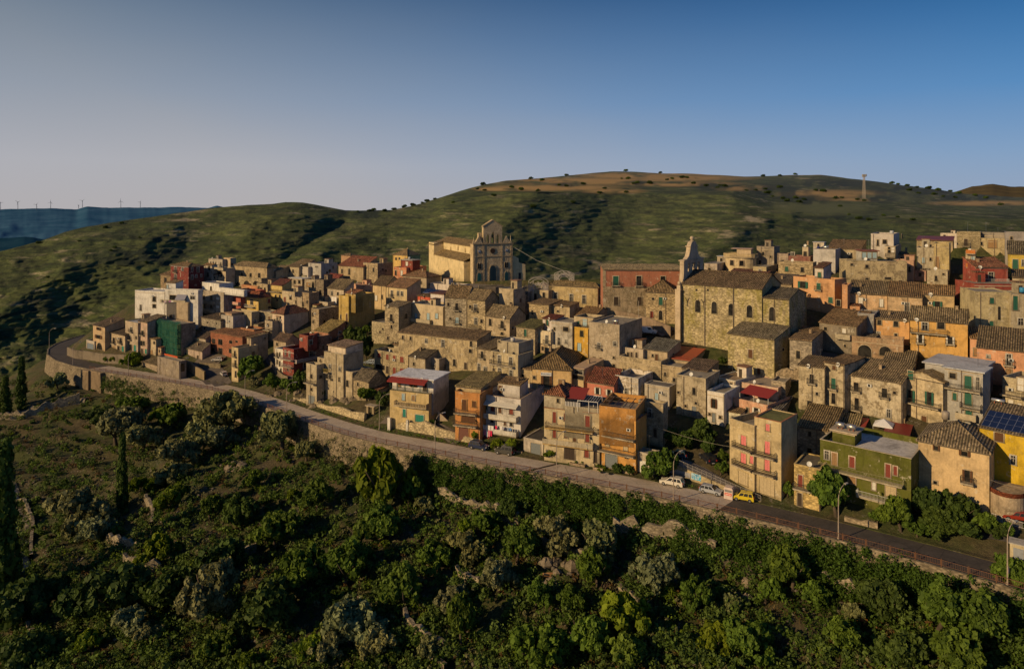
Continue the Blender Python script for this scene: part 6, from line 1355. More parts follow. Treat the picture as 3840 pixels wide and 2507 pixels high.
free_wall('A', [(400,1120),(470,1150),(600,1165),(760,1190),(950,1200),(1100,1190)], 3.2, 'curved retaining wall of the terrace in front of the left row', M_CO, (.34,.28,.21), 'terrace_wall', .6, .04)
free_wall('A', [(1560,1250),(1640,1310),(1735,1370)], 3.0, 'sloping plaster wall along the ramp up to the small square', M_PL, (.42,.32,.19), 'ramp_wall', .5, .05)
free_wall('A', [(1680,1235),(1800,1240),(1900,1250)], 1.6, 'low rendered wall under the parked car on the small square', M_PO, (.4,.32,.2), 'low_wall', .4, .05)
free_wall('B', [(800,1180),(850,1270),(930,1345),(1000,1370)], 1.3, 'curving parapet beside the steep lane below the deep red house', M_PO, (.38,.32,.22), 'parapet_wall', .35, .05)
free_wall('D', [(1030,770),(1200,800),(1400,860),(1620,945)], 2.6, 'pinkish sloping wall of the church street behind the tall brown grey house', M_PL, (.46,.34,.24), 'street_wall', .4, .03)
free_wall('E', [(1060,1500),(1200,1490),(1300,1500)], 2.2, 'stone garden wall between the church annex and the long pale facade', M_ST, (.38,.3,.2), 'garden_wall')
free_wall('K', [(330,1440),(520,1490),(680,1520)], .9, 'low dry wall below the green house garden', M_ST, (.3,.24,.16), 'garden_wall')
free_wall('K', [(1000,1330),(1300,1400),(1500,1420),(1700,1440)], 1.0, 'low wall in front of the cream and white house', M_PO, (.34,.29,.22), 'garden_wall')
# dry stone walls and paths on the slope (survey sheets L and U)
slopewalls = [('L',[(470,230),(540,360),(600,450),(700,500),(860,545),(1000,600),(1120,640)],1.3,'longest dry stone terrace wall descending under the ivy hedge'),
 ('L',[(1130,740),(1280,780),(1440,830),(1600,880)],1.1,'dry stone wall below the pair of grey olive trees'),
 ('L',[(700,950),(800,1010),(930,1080)],.9,'tumbled dry stone wall right of the round green bush'),
 ('L',[(370,1230),(430,1330),(560,1400),(640,1440)],1.1,'pale dry stone wall near the fallen pole at the bottom'),
 ('L',[(480,1450),(560,1520),(640,1600)],1.0,'pale wall fragment in the bottom foreground'),
 ('L',[(1740,1100),(1860,1150),(1960,1210)],1.0,'short grey dry stone wall on the lower right slope'),
 ('L',[(1700,690),(1850,720),(2000,730),(2150,760),(2380,860)],2.4,'tall coursed stone wall exposed below the ivy on the right'),
 ('T',[(760,900),(950,980),(1130,1050),(1340,1140)],1.3,'terrace wall half buried in ivy on the right slope'),
 ('U',[(520,930),(600,970),(680,980)],1.1,'white dry stone wall left of the bright yellow green bush'),
 ('U',[(700,740),(740,800),(730,880)],.9,'short upright dry stone wall in the middle of the slope'),
 ('U',[(1060,990),(1160,1010),(1240,990)],1.2,'ruined terrace wall in the centre of the slope'),
 ('U',[(600,1060),(700,1090),(780,1080)],1.3,'grey stone terrace edge behind the dark shrubs'),
 ('U',[(0,350),(120,345),(240,300),(400,265)],1.6,'low stone wall below the two cypresses at the left'),
 ('U',[(60,740),(120,760),(160,860),(150,960),(150,1040)],.8,'right edge wall of the cobbled mule path'),
 ('U',[(70,1010),(75,1100),(90,1140)],1.0,'left edge wall of the cobbled mule path'),
 ('U',[(130,1360),(170,1440),(180,1540)],.9,'lower edge wall of the cobbled mule path')]
for t, L, h, lab in slopewalls: free_wall(t, L, h * 1.15 + .3, lab, M_ST, (.28,.235,.165), 'dry_stone_wall', .6, .35)
m, nt, b = newmat('cobbles'); k = N(nt); v = k.coord(); vo = k.n('ShaderNodeTexVoronoi'); k.l(v, vo.inputs['Vector']); vo.inputs['Scale'].default_value = 1.6
sepc = k.n('ShaderNodeSeparateColor'); k.l(vo.outputs['Color'], sepc.inputs[0])
k.l(k.mix(k.ramp(vo.outputs['Distance'], [(.3, 0.0), (.6, 1.0)]), k.mix(sepc.outputs[0], (.12, .10, .08), (.24, .21, .17)), (.03, .028, .018)), b.inputs['Base Color'])
tag(drape(npts('U', [(20,600),(70,720),(110,800),(115,900),(105,1000),(110,1100),(90,1180),(120,1280),(160,1400),(210,1540)]), 2.6, 'path', m, .12), kind='structure')
tag(drape(npts('U', [(-20,335),(150,315),(330,275),(430,255)]), 2.4, 'path', M_CO, .2, (.3, .26, .2)), kind='structure')
# the buttressed viaduct wall below the bend
for xs_, lab in (((325, 392), 'tapering concrete buttress of the road wall below the bend'),):
    p, w_ = near_i(325); q, _ = near_i(395); d_ = (q - p).normalized(); mb = MB(); Z = Vector((0, 0, 1)); L_ = (q - p).length
    mb.extr([(-1.2, -9), (L_ * .38, -9), (L_ * .38, .1), (0, .1)], -1.4, .2); mb.extr([(L_ * .95, -9), (L_ + .8, -9), (L_ + .2, .1), (L_ * .95, .1)], -1.4, .2); mb.box(L_ * .38, L_ * .95, -.7, .2, -9, .1)
    o = mb.build('buttress', M_CO, None, (.38, .28, .18)); o.location = p - w_ * .5; o.rotation_euler = (0, 0, math.atan2(d_.y, d_.x)); tag(o, lab, 'buttress')
# ramp with steps down to the road at the right
A_ = P(2528, 1796, -51); B_ = P(2852, 1884, -51); d_ = (B_ - A_); L_ = d_.length; an_ = math.atan2(d_.y, d_.x)
r_ = thing('stepped_ramp', 'long stepped ramp with a metal railing climbing from the yellow car to the hidden lane', 'ramp', tuple(A_), an_)
mb = MB(); mb.extr([(0, -.5), (L_, -.5), (L_, .15), (0, 2.9)], 0, .35); mb.build('wall', M_PO, r_, (.42, .34, .2))
mb = MB(); n = 46
for i in range(n):
    x = L_ * i / n; z = 2.9 - 2.75 * i / n - .12; mb.box(x, x + L_ / n, .35, 3.9, -1, z)
mb.build('step', M_CO, r_, (.22, .19, .17))
mb = MB()
for i in range(19):
    x = L_ * i / 18; z = 2.9 - 2.75 * i / 18; mb.box(x - .03, x + .03, .15, .2, z, z + 1.0)
for dz in (1.0, .5): mb.bar((0, .18, 2.9 + dz), (L_, .18, .15 + dz), .05)
for i in range(90):
    x = L_ * i / 90; z = 2.9 - 2.75 * i / 90; mb.box(x - .012, x + .012, .165, .185, z + .1, z + 1.0)
mb.build('railing', M_MET, r_, (.3, .28, .26))
mu = MB(); mu.box(0, 1.9, -.03, 0, 0, 1.15); m, nt, b = newmat('mural_paint'); k = N(nt)
k.l(k.ramp(k.noise(k.coord(), 2.2, 3, .6, 1.2), [(.4, (.03, .2, .36)), (.5, (.5, .58, .6)), (.56, (.04, .28, .45))]), b.inputs['Base Color'])
xm = (2597 - 2528) / (2852 - 2528) * L_; o = mu.build('painted_panel', m, r_); o.location = (xm, -.02, .95)
mu = MB(); mu.box(0, 5.2, -.02, 0, 0, .9); o = mu.build('faded_mural', M_PL, r_, (.3, .3, .32)); o.location = (xm - 5.4, -.01, 1.0)
# ------------------------------------------------------------------ stone base of the long red palace
h = HOUSES['redpal']; zt = front_pt(h, 1000, 452)[1]
mb = MB(); mb.box(-h.w, .03, -.05, 0, -1, zt); mb.box(-h.w - .05, -h.w + .8, -.08, 0, zt, h.H - .3)
mb.build('stone_base', M_PR, h.root, (.33, .26, .17))
for cx_, w_ in ((1063, 34), (1290, 32)):
    x, z = front_pt(h, cx_, 590); q = place_win(h.root, x, z, 1.2, 2.3, 'd', False, (.4, .34, .24)); q.location.y = -.06
# ------------------------------------------------------------------ veranda of the white decked house
def local_box(h, name, boxes, mat, col, parent=None, rot=None):
    mb = MB()
    for b_ in boxes: mb.box(*b_)
    return mb.build(name, mat, parent or h.root, col)
h = HOUSES['deck']; d_ = HOUSES['decktop']
w_, H_ = h.w, h.H
local_box(h, 'veranda_post', [(-w_ * i / 5 - .04, -w_ * i / 5 + .04, .05, .13, H_, H_ + 2.9) for i in range(6)], M_MET, (.03, .09, .06))
rb = MB(); railing(rb, -w_, 0, .06, H_, 'i'); rb.build('railing', M_MET, h.root, (.05, .07, .06))
aw = MB(); slp = [(-w_ - .3, -.9, H_ + 2.35), (-.6, -.9, H_ + 2.35), (-.6, 1.2, H_ + 3.15), (-w_ - .3, 1.2, H_ + 3.15)]
aw.quad(*slp); aw.quad((-w_ - .3, -.9, H_ + 2.1), (-.6, -.9, H_ + 2.1), (-.6, -.9, H_ + 2.35), (-w_ - .3, -.9, H_ + 2.35)); aw.build('awning', M_CLOTH, h.root, (.22, .03, .025))
# ground floor pillars
local_box(h, 'pillar', [(-w_ + .0, -w_ + .7, -1.1, -.5, -.2, 2.9)], M_PL, (.55, .52, .46)); local_box(h, 'pillar', [(-w_ * .52, -w_ * .52 + .55, -1.1, -.5, -.2, 2.9)], M_PL, (.55, .52, .46)); local_box(h, 'pillar', [(-.6, .05, -1.1, -.5, -.2, 2.9)], M_PL, (.55, .52, .46))
# terraces of the cream apartment house: red canopy and white pergola frame
h = HOUSES['creamterr']; H_ = h.H; zf = H_ - .9
aw = MB(); W_ = h.w; y0, y1 = .2, 5.5
aw.quad((-W_, y0, H_ + 1.5), (-W_ * .45, y0, H_ + 1.5), (-W_ * .45, y1, H_ + 2.5), (-W_, y1, H_ + 2.5)); aw.build('canopy', M_CLOTH, h.root, (.24, .035, .03))
pg = MB()
for x in (-W_ * .62, -W_ * .3, -.3):
    pg.box(x - .05, x + .05, -.1, 0, zf, H_ + 1.35); pg.box(x - .05, x + .05, 4.2, 4.3, zf, H_ + 1.35)
for i in range(9): x = -W_ * .62 + (W_ * .62 - .3) * i / 8; pg.box(x - .03, x + .03, -.1, 4.3, H_ + 1.3, H_ + 1.38)
pg.box(-W_ * .62, -.3, -.12, -.04, H_ + 1.28, H_ + 1.4); pg.box(-W_ * .62, -.3, 4.22, 4.3, H_ + 1.28, H_ + 1.4)
pg.build('pergola', M_MET, h.root, (.6, .58, .55))
st = MB()
for i in range(10): st.box(-W_ + .1 + i * .32, -W_ + .26 + i * .32, -.08, .0, H_ + .05, H_ + .95)
st.build('striped_blind', M_CLOTH, h.root, (.55, .53, .5))
h = HOUSES['orangepar']; W_, H_ = h.w, h.H; pg = MB()
for i in range(5): x = -W_ + .2 + (W_ - 1.6) * i / 4; pg.box(x - .05, x + .05, .3, 6.5, H_ + .35, H_ + .45)
for y in (.4, 3.2, 6.3): pg.box(-W_, -1.2, y - .05, y + .05, H_ + .25, H_ + .35)
for x in (-W_ + .2, -1.3): pg.box(x - .06, x + .06, .35, .45, H_ - 1, H_ + .3)
pg.build('pergola', M_WOOD, h.root, (.12, .09, .07))
# awnings of the white laundry house
h = HOUSES['laundry']; W_ = h.w
x0, z0 = front_pt(h, 1190, 665); x1, z1 = front_pt(h, 1545, 715)
aw = MB(); aw.quad((x0, -1.5, z1 + .1), (x1, -1.5, z1 + .1), (x1, -.1, z1 + .6), (x0, -.1, z1 + .6)); aw.box(x0, x1, -1.55, -1.48, z1 - .1, z1 + .12); aw.build('awning', M_CLOTH, h.root, (.55, .52, .45))
x0, z0 = front_pt(h, 1185, 965); x1, _ = front_pt(h, 1290, 985)
aw = MB(); aw.quad((x0, -2.2, z0 - .6), (x1, -2.2, z0 - .6), (x1, -1.4, z0 - .1), (x0, -1.4, z0 - .1)); aw.build('awning', M_CLOTH, h.root, (.2, .03, .03))
def laundry(h, xa, xb_, y, cols, yoff, label, hgt=1.0, t=None):
    x0, z = front_pt(h, xa, y); x1, _ = front_pt(h, xb_, y); rt = thing('laundry', label, 'laundry', tuple(h.C + Vector((0, 0, h.zb - h.C.z))), -h.a)
    ln = MB(); ln.bar((x0, yoff, z), (x1, yoff, z), .025); ln.build('clothes_line', M_MET, rt, (.4, .4, .4)); n = len(cols); rs = random.Random(n)
    for i, c in enumerate(cols):
        a_ = x0 + (x1 - x0) * (i + .08) / n; b_ = x0 + (x1 - x0) * (i + .9) / n; hh = hgt * rs.uniform(.7, 1.1); mb = MB()
        for j in range(3):
            za, zb_ = z - hh * j / 3, z - hh * (j + 1) / 3; o_ = .04 * math.sin(i + j)
            mb.quad((a_, yoff + o_, zb_), (b_, yoff - o_, zb_), (b_, yoff, za), (a_, yoff, za))
        mb.build('garment', M_CLOTH, rt, c)
Wh, Pk, Bl, Rd, Nv = (.65, .63, .62), (.6, .18, .25), (.1, .2, .42), (.5, .02, .08), (.03, .03, .06)
laundry(h, 1190, 1335, 855, [Wh, Wh, (.5, .5, .48), Wh, Wh], -1.7, 'row of white sheets on the upper line of the middle balcony', .9)
laundry(h, 1345, 1505, 870, [Rd, Nv, Wh, (.3, .3, .35), Nv, (.2, .25, .35), Bl], -1.7, 'line of small dark and red clothes right of the white sheets', .9)
laundry(h, 1180, 1320, 900, [(.3, .35, .4), Nv, (.4, .2, .25), Pk, Wh, Pk, Rd], -1.75, 'long pink and red sheets hanging over the lower balcony', 1.6)
laundry(HOUSES['white2'], 1330, 1450, 580, [Nv, (.4, .3, .4), Nv, (.3, .1, .3), Wh], -1.2, 'dark laundry on the white apartment balcony', .8)
laundry(HOUSES['yhip'], 540, 570, 608, [(.3, .1, .3), Wh, Bl], -1.2, 'coloured laundry on the yellow hipped house balcony', 1.0)
laundry(HOUSES['sheet'], 1425, 1478, 545, [Wh, Wh], -1.0, 'big white sheet hanging by the mossy roofed cream house', 2.6)
h = HOUSES['white2']; x0, z0 = front_pt(h, 1465, 575); x1, z1 = front_pt(h, 1560, 530); aw = MB(); aw.quad((x0, -1.6, z0), (x1, -1.6, z0), (x1, -.1, z1), (x0, -.1, z1)); aw.build('awning', M_CLOTH, h.root, (.22, .22, .28))
# red awning on the pink row terrace
h = HOUSES['pinkrow']; x0, _ = front_pt(h, 335, 300); x1, _ = front_pt(h, 610, 300); H_ = h.H; aw = MB()
aw.quad((x0, .5, H_ + 1.2), (x1, .5, H_ + 1.2), (x1, 4.5, H_ + 2.2), (x0, 4.5, H_ + 2.2)); aw.build('canopy', M_CLOTH, h.root, (.24, .03, .03))
local_box(h, 'canopy_post', [(x - .04, x + .04, .5, .6, H_ - .8, H_ + 1.2) for x in (x0, (x0 + x1) / 2, x1)], M_MET, (.5, .5, .48))
# tanks on roofs
def tank(h, x, y, z, col, label, r=.45, L_=1.3, upright=False):
    rt = thing('water_tank', label, 'water tank', tuple(h.C + Vector((0, 0, h.zb - h.C.z))), -h.a); mb = MB()
    if upright: mb.tube([(x, y, z), (x, y, z + L_ * .9), (x, y, z + L_)], [r, r, r * .6], 12)
    else: mb.tube([(x - L_ / 2 - .08, y, z + r + .25), (x - L_ / 2, y, z + r + .25), (x + L_ / 2, y, z + r + .25), (x + L_ / 2 + .08, y, z + r + .25)], [r * .6, r, r, r * .6], 12)
    mb.build('tank', M_SIL if not upright else M_MET, rt, col, True); lg = MB(); lg.box(x - L_ * .3, x - L_ * .3 + .1, y - .2, y + .2, z, z + .4); lg.box(x + L_ * .3 - .1, x + L_ * .3, y - .2, y + .2, z, z + .4); lg.build('stand', M_MET, rt, (.3, .1, .06))
h = HOUSES['hut']; tank(h, -h.w * .72, .9, h.H + .22, (.5, .48, .45), 'left silver water tank on the green stair hut'); tank(h, -h.w * .22, .9, h.H + .22, (.5, .48, .45), 'right silver water tank on the green stair hut')
h = HOUSES['bluetank']; tank(h, -h.w * .9, .6, h.H + .3, (.05, .14, .3), 'blue round water tank by the bright red tin roof', .5, 1.0, True)
h = HOUSES['tank2']; tank(h, -h.w * .4, 1, h.H + .2, (.42, .42, .42), 'grey water tank on the red rooftop room', .5, 1.1, True)
h = HOUSES['cube']; tank(h, -h.w * .8, 1, h.H - .1, (.03, .04, .14), 'dark blue tank on the plain white grey cube house', .4, .9, True); tank(h, -h.w * .45, 1, h.H - .1, (.5, .5, .48), 'silver tank on the plain white grey cube house')
h = HOUSES['whitetop']; tank(h, -h.w * .1, 1.2, h.H - .2, (.4, .42, .45), 'round grey tank on the highest white topped house', .55, 1.2, True)
h = HOUSES['tallgrey']; tank(h, -h.w * .2, 1.4, h.H - .1, (.45, .44, .42), 'silver tank cluster on the tall brown grey house')
h = HOUSES['beigeR']; tank(h, .2 + 2.4, 1.4, h.H, (.04, .22, .42), 'bright blue water tank near the right edge', .5, 1.1, True)
h = HOUSES['creamR']; tank(h, -h.w * .75, h.dep - 1, h.H + 1.6, (.28, .24, .2), 'brown round tank behind the cream and white house roof', .6, 1.4, True)
h = HOUSES['ctop']; tank(h, -h.w * .5, 2, h.H - .2, (.5, .48, .46), 'white roof tank on the cream concrete tower house', .55, .9, True)
# solar panels
def solar(h, xs_, ys_, z, tilt, label, name='solar_panels'):
    rt = thing(name, label, 'solar panels', tuple(h.C + Vector((0, 0, h.zb - h.C.z))), -h.a)
    for i in range(len(xs_) - 1):
        for j in range(len(ys_) - 1):
            mb = MB(); x0, x1, y0, y1 = xs_[i] + .04, xs_[i + 1] - .04, ys_[j] + .04, ys_[j + 1] - .04; f = lambda y: z + (y - ys_[0]) * tilt
            mb.quad((x0, y0, f(y0)), (x1, y0, f(y0)), (x1, y1, f(y1)), (x0, y1, f(y1))); mb.quad((x0 - .05, y0 - .05, f(y0) - .02), (x1 + .05, y0 - .05, f(y0) - .02), (x1 + .05, y1 + .05, f(y1) - .02), (x0 - .05, y1 + .05, f(y1) - .02), 1)
            mb.build('panel', [M_PVC, M_SIL], rt, (.7, .7, .7))
M_PVC, nt, b = newmat('solar_cell'); b.inputs['Base Color'].default_value = (.012, .02, .06, 1); b.inputs['Roughness'].default_value = .2
h = HOUSES['yelR']; sl = h.rh / h.s if h.s else .2
solar(h, [-h.w * .98 + 1.05 * i for i in range(9)], [.2 + 1.6 * j for j in range(4)], h.H + .28, h.rh / h.dep, 'rows of blue solar panels on the bright yellow house roof')
tank(h, -h.w * .9, h.dep - .6, h.H + h.rh, (.5, .5, .5), 'silver solar boiler beside the blue panels', .3, 1.8)
h = HOUSES['solar0']; solar(h, [-h.w * .8 + 1.5 * i for i in range(6)], [1.2, 3.6], h.H + .9, .5, 'tilted blue solar collectors above the small bright red house')
# scaffold with green netting
h = HOUSES['scaf']; W_, H_ = h.w, h.H; sc = thing('scaffold', 'builders scaffold wrapped in translucent green netting', 'scaffold', tuple(h.C + Vector((0, 0, h.zb - h.C.z))), -h.a)
m, nt, b = newmat('netting'); k = N(nt); b.inputs['Base Color'].default_value = (.012, .085, .065, 1); b.inputs['Roughness'].default_value = .9
tr = k.n('ShaderNodeBsdfTransparent'); tr.inputs[0].default_value = (.45, .7, .6, 1); mx = k.n('ShaderNodeMixShader'); out = [n_ for n_ in nt.nodes if n_.type == 'OUTPUT_MATERIAL'][0]
k.l(k.ramp(k.noise(k.map(k.coord(), (1, 1, .5)), 1.2, 4), [(.3, .28), (.7, .68)]), mx.inputs[0]); k.l(tr.outputs[0], mx.inputs[1]); k.l(b.outputs[0], mx.inputs[2]); k.l(mx.outputs[0], out.inputs[0])
nm_ = MB(); n = 16
for i in range(n):
    xa, xb_ = -W_ - .3 + (W_ + .5) * i / n, -W_ - .3 + (W_ + .5) * (i + 1) / n; ya, yb_ = -1.4 + .12 * math.sin(i * 1.9), -1.4 + .12 * math.sin((i + 1) * 1.9)
    nm_.quad((xa, ya, .6), (xb_, yb_, .6), (xb_, yb_, H_), (xa, ya, H_)); nm_.quad((xa, ya, H_), (xb_, yb_, H_), (xb_, -.1, H_ + .7 + .15 * math.sin(i)), (xa, -.1, H_ + .7 + .15 * math.sin(i - 1)))
nm_.quad((-W_ - .3, -.1, .6), (-W_ - .3, -1.4, .6), (-W_ - .3, -1.4, H_), (-W_ - .3, -.1, H_)); nm_.quad((.2, -1.4, .6), (.2, -.1, .6), (.2, -.1, H_), (.2, -1.4, H_))
nm_.build('netting', m, sc)
pl = MB()
for i in range(7):
    x = -W_ - .2 + (W_ + .3) * i / 6
    for y in (-1.2, -.3): pl.tube([(x, y, -.5), (x, y, H_ + .5)], .05, 5)
for lv in range(5):
    z = .6 + lv * 2.05; pl.box(-W_ - .3, .2, -1.25, -.25, z, z + .08); pl.tube([(-W_ - .3, -1.25, z + 1), (.2, -1.25, z + 1)], .04, 5)
pl.build('frame', M_MET, sc, (.12, .17, .14))
sg = MB(); x, z = front_pt(h, 1368, 1045); sg.box(x - .95, x + .95, -1.62, -1.56, z - .6, z + .6); s_ = sg.build('banner', M_CLOTH, sc, (.6, .6, .6)); s2 = MB(); s2.box(x - .7, x + .7, -1.64, -1.62, z - .1, z + .05); s2.box(x - .5, x + .55, -1.64, -1.62, z + .15, z + .3); s2.build('lettering', M_CLOTH, s_, (.08, .12, .2))
sg = MB(); x, z = front_pt(h, 1378, 1100); sg.box(x - .6, x + .6, -1.62, -1.56, z - .5, z + .4); sg.build('notice', M_CLOTH, sc, (.6, .6, .6))
bf = MB(); bf.box(-W_ - .4, 1.0, -1.9, -1.86, -.3, .5); bf.build('barrier', M_CLOTH, sc, (.5, .09, .03))
# shop sign on the apricot house
h = HOUSES['apricot']; x, z = front_pt(h, 385, 1298); sg = MB(); sg.box(x - 1.25, x + 1.25, -.3, -.22, z - .38, z + .38); s_ = sg.build('sign', M_CLOTH, h.root, (.6, .6, .6)); s2 = MB()
rs = random.Random(4)
for i in range(11): xx = x - .85 + i * .18; s2.box(xx, xx + .11, -.32, -.3, z - .12, z + .08 + rs.uniform(0, .1))
s2.extr([(x - 1.15, z - .1), (x - .95, z - .1), (x - .9, z + .3), (x - 1.0, z + .1), (x - 1.2, z + .3)], -.32, -.3); s2.build('lettering', M_CLOTH, s_, (.06, .10, .2))

# ------------------------------------------------------------------ festival light arches on the square
def luminaria(t, x, ybase, wpx, hpx, label):
    X, Y = nat(t, x, ybase); D = hit(X, Y, 1.0) - 8; s_ = D / F / 1.0; w_ = wpx / ZF * s_ ; hh = hpx / ZF * s_; p = Vector(((X - CX) / F * D, D, -(Y - HY) / F * D))
    rt = thing('light_arch', label, 'festival arch', tuple(p), -.1, 'white festival light arches on the square'); mb = MB()
    for sg in (-1, 1):
        for xx in (w_ / 2, w_ / 2 - 1.4): mb.tube([(sg * xx, 0, 0), (sg * xx, 0, hh * .85)], .06, 4)
        for q in range(int(hh * .85 / .5)):
            z = q * .5; mb.bar((sg * w_ / 2, 0, z), (sg * (w_ / 2 - 1.4), 0, z + .5), .05); mb.bar((sg * w_ / 2, 0, z + .5), (sg * (w_ / 2 - 1.4), 0, z), .05)
    n = 22
    for R_, zz in ((w_ / 2 - 1.4, hh * .38), (w_ / 2 - .8, hh * .44), (w_ / 2, hh * .52)):
        pts = [(R_ * math.cos(PI * i / n), 0, zz + min(hh - zz, R_) * math.sin(PI * i / n)) for i in range(n + 1)]; mb.tube(pts, .06, 4, cap=False)
    rs = random.Random(2)
    for q in range(46):
        an_ = PI * rs.random(); rr = (w_ / 2 - 1.2) + rs.random() * 1.0; cx_, cz = rr * math.cos(an_), hh * .45 + rr * .9 * math.sin(an_); r = rs.uniform(.22, .45)
        if cz > hh + .3: continue
        mb.tube([(cx_ + r * math.cos(2 * PI * i / 8), 0, cz + r * math.sin(2 * PI * i / 8)) for i in range(9)], .045, 3, cap=False)
    mb.tube([(-w_ / 2, 0, hh * .85), (-w_ / 4, 0, hh * .98), (0, 0, hh), (w_ / 4, 0, hh * .98), (w_ / 2, 0, hh * .85)], .07, 4)
    mb.build('filigree', M_MET, rt, (.45, .41, .38)); return rt, p, hh
A1, p1, h1 = luminaria('D', 308, 600, 190, 240, 'nearer white filigree festival arch left of the noble old house')
A2, p2, h2 = luminaria('D', 560, 470, 190, 170, 'farther white filigree festival arch half hidden by the noble house roof')
cb = MB(); top = Vector(P(1925, 925, D=258)); mid = p2 + Vector((0, 0, h2)); cb.tube([tuple(top), tuple(top.lerp(mid, .5) - Vector((0, 0, .9))), tuple(mid)], .035, 4)
tag(cb.build('light_cable', M_MET, None, (.5, .48, .42)), 'thin pale cable slung from the clock church to the far festival arch', 'cable')

# ------------------------------------------------------------------ vehicles
def car_parts(kind):
    L_, Wd, Hc = {'hatch': (3.9, 1.68, 1.45), 'suv': (4.35, 1.8, 1.62), 'mini': (3.6, 1.6, 1.55), 'jeep': (4.1, 1.8, 1.8), 'van': (4.5, 1.85, 1.85), 'family': (4.4, 1.8, 1.6)}[kind]
    hw = Wd / 2; f = L_ / 2; belt = Hc * .6; out = {}
    roof0, roof1 = {'hatch': (.06, -.38), 'suv': (.06, -.4), 'mini': (.13, -.41), 'jeep': (.1, -.47), 'van': (.16, -.48), 'family': (.07, -.38)}[kind]
    wsb = {'hatch': .23, 'suv': .22, 'mini': .29, 'jeep': .19, 'van': .32, 'family': .25}[kind]
    hood = Hc * (.56 if kind != 'jeep' else .6)
    low = [(-f, .38), (-f + .06, belt * .95), (L_ * wsb, belt), (f - .35, hood * .92), (f - .05, hood * .78), (f, .45), (f - .05, .26), (-f + .05, .26)]
    sec = [(.0, .93), (.45, 1.0), (.75, .985), (1.0, .93)]
    mb = MB(); n = len(low)
    # body shell: three longitudinal slices give rounded flanks
    ys = [-hw, -hw * .93, hw * .93, hw]; sc_ = [.94, 1.0, 1.0, .94]
    idx = []
    for y, s_ in zip(ys, sc_):
        i = len(mb.v); zc = .6; mb.v += [(x * (1 if 0 < 1 else s_) * (1 - (1 - s_) * .35), y, zc + (z - zc) * s_) for x, z in low]; idx.append(i)
    for a_, b_ in zip(idx, idx[1:]):
        for q in range(n): r_ = (q + 1) % n; mb.f.append((a_ + q, a_ + r_, b_ + r_, b_ + q)); mb.m.append(0)
    mb.f.append(tuple(idx[0] + q for q in range(n))); mb.m.append(0); mb.f.append(tuple(idx[-1] + q for q in reversed(range(n)))); mb.m.append(0)
    # cabin
    B_ = [(-f + .1, belt * .93), (L_ * wsb, belt * .97)]; T_ = [(L_ * roof1, Hc), (L_ * roof0, Hc)]; yb, yt = hw * .93, hw * .76
    c8 = [(B_[0][0], -yb, B_[0][1]), (B_[1][0], -yb, B_[1][1]), (B_[1][0], yb, B_[1][1]), (B_[0][0], yb, B_[0][1]), (T_[0][0], -yt, T_[0][1]), (T_[1][0], -yt, T_[1][1] - .04), (T_[1][0], yt, T_[1][1] - .04), (T_[0][0], yt, T_[0][1])]
    i = len(mb.v); mb.v += c8
    for q in ((4,5,6,7),(0,1,5,4),(1,2,6,5),(2,3,7,6),(3,0,4,7)): mb.f.append(tuple(i + u for u in q)); mb.m.append(0)
    out['body'] = mb
    def lerp3(a_, b_, t): return tuple(a_[u] + (b_[u] - a_[u]) * t for u in range(3))
    def pane(a_, b_, c_, d_, u0, u1, v0, v1, off):
        A_, B2 = lerp3(a_, b_, u0), lerp3(a_, b_, u1); C2, D2 = lerp3(d_, c_, u1), lerp3(d_, c_, u0)
        q = [lerp3(A_, D2, v0), lerp3(B2, C2, v0), lerp3(B2, C2, v1), lerp3(A_, D2, v1)]; return [tuple(p[u] + off[u] for u in range(3)) for p in q]
    wn = []
    segs = [(.06, .30), (.34, .62), (.66, .93)] if kind not in ('van',) else [(.66, .93)]
    for u0, u1 in segs:
        wn.append(pane(c8[0], c8[1], c8[5], c8[4], u0, u1, .1, .86, (0, -.012, .004))); wn.append(pane(c8[3], c8[2], c8[6], c8[7], u0, u1, .1, .86, (0, .012, .004))[::-1])
    wn.append(pane(c8[1], c8[2], c8[6], c8[5], .07, .93, .08, .92, (.014, 0, .01))); wn.append(pane(c8[3], c8[0], c8[4], c8[7], .1, .9, .15, .85, (-.014, 0, .005)))
    out['window'] = wn
    wr = {'jeep': .36, 'suv': .34}.get(kind, .31); out['wheels'] = [(sx * L_ * .31 + (.03), sy * (hw - .07), wr) for sx in (-1, 1) for sy in (-1, 1)]
    out['dim'] = (L_, hw, Hc, hood); return out
CARM = {}
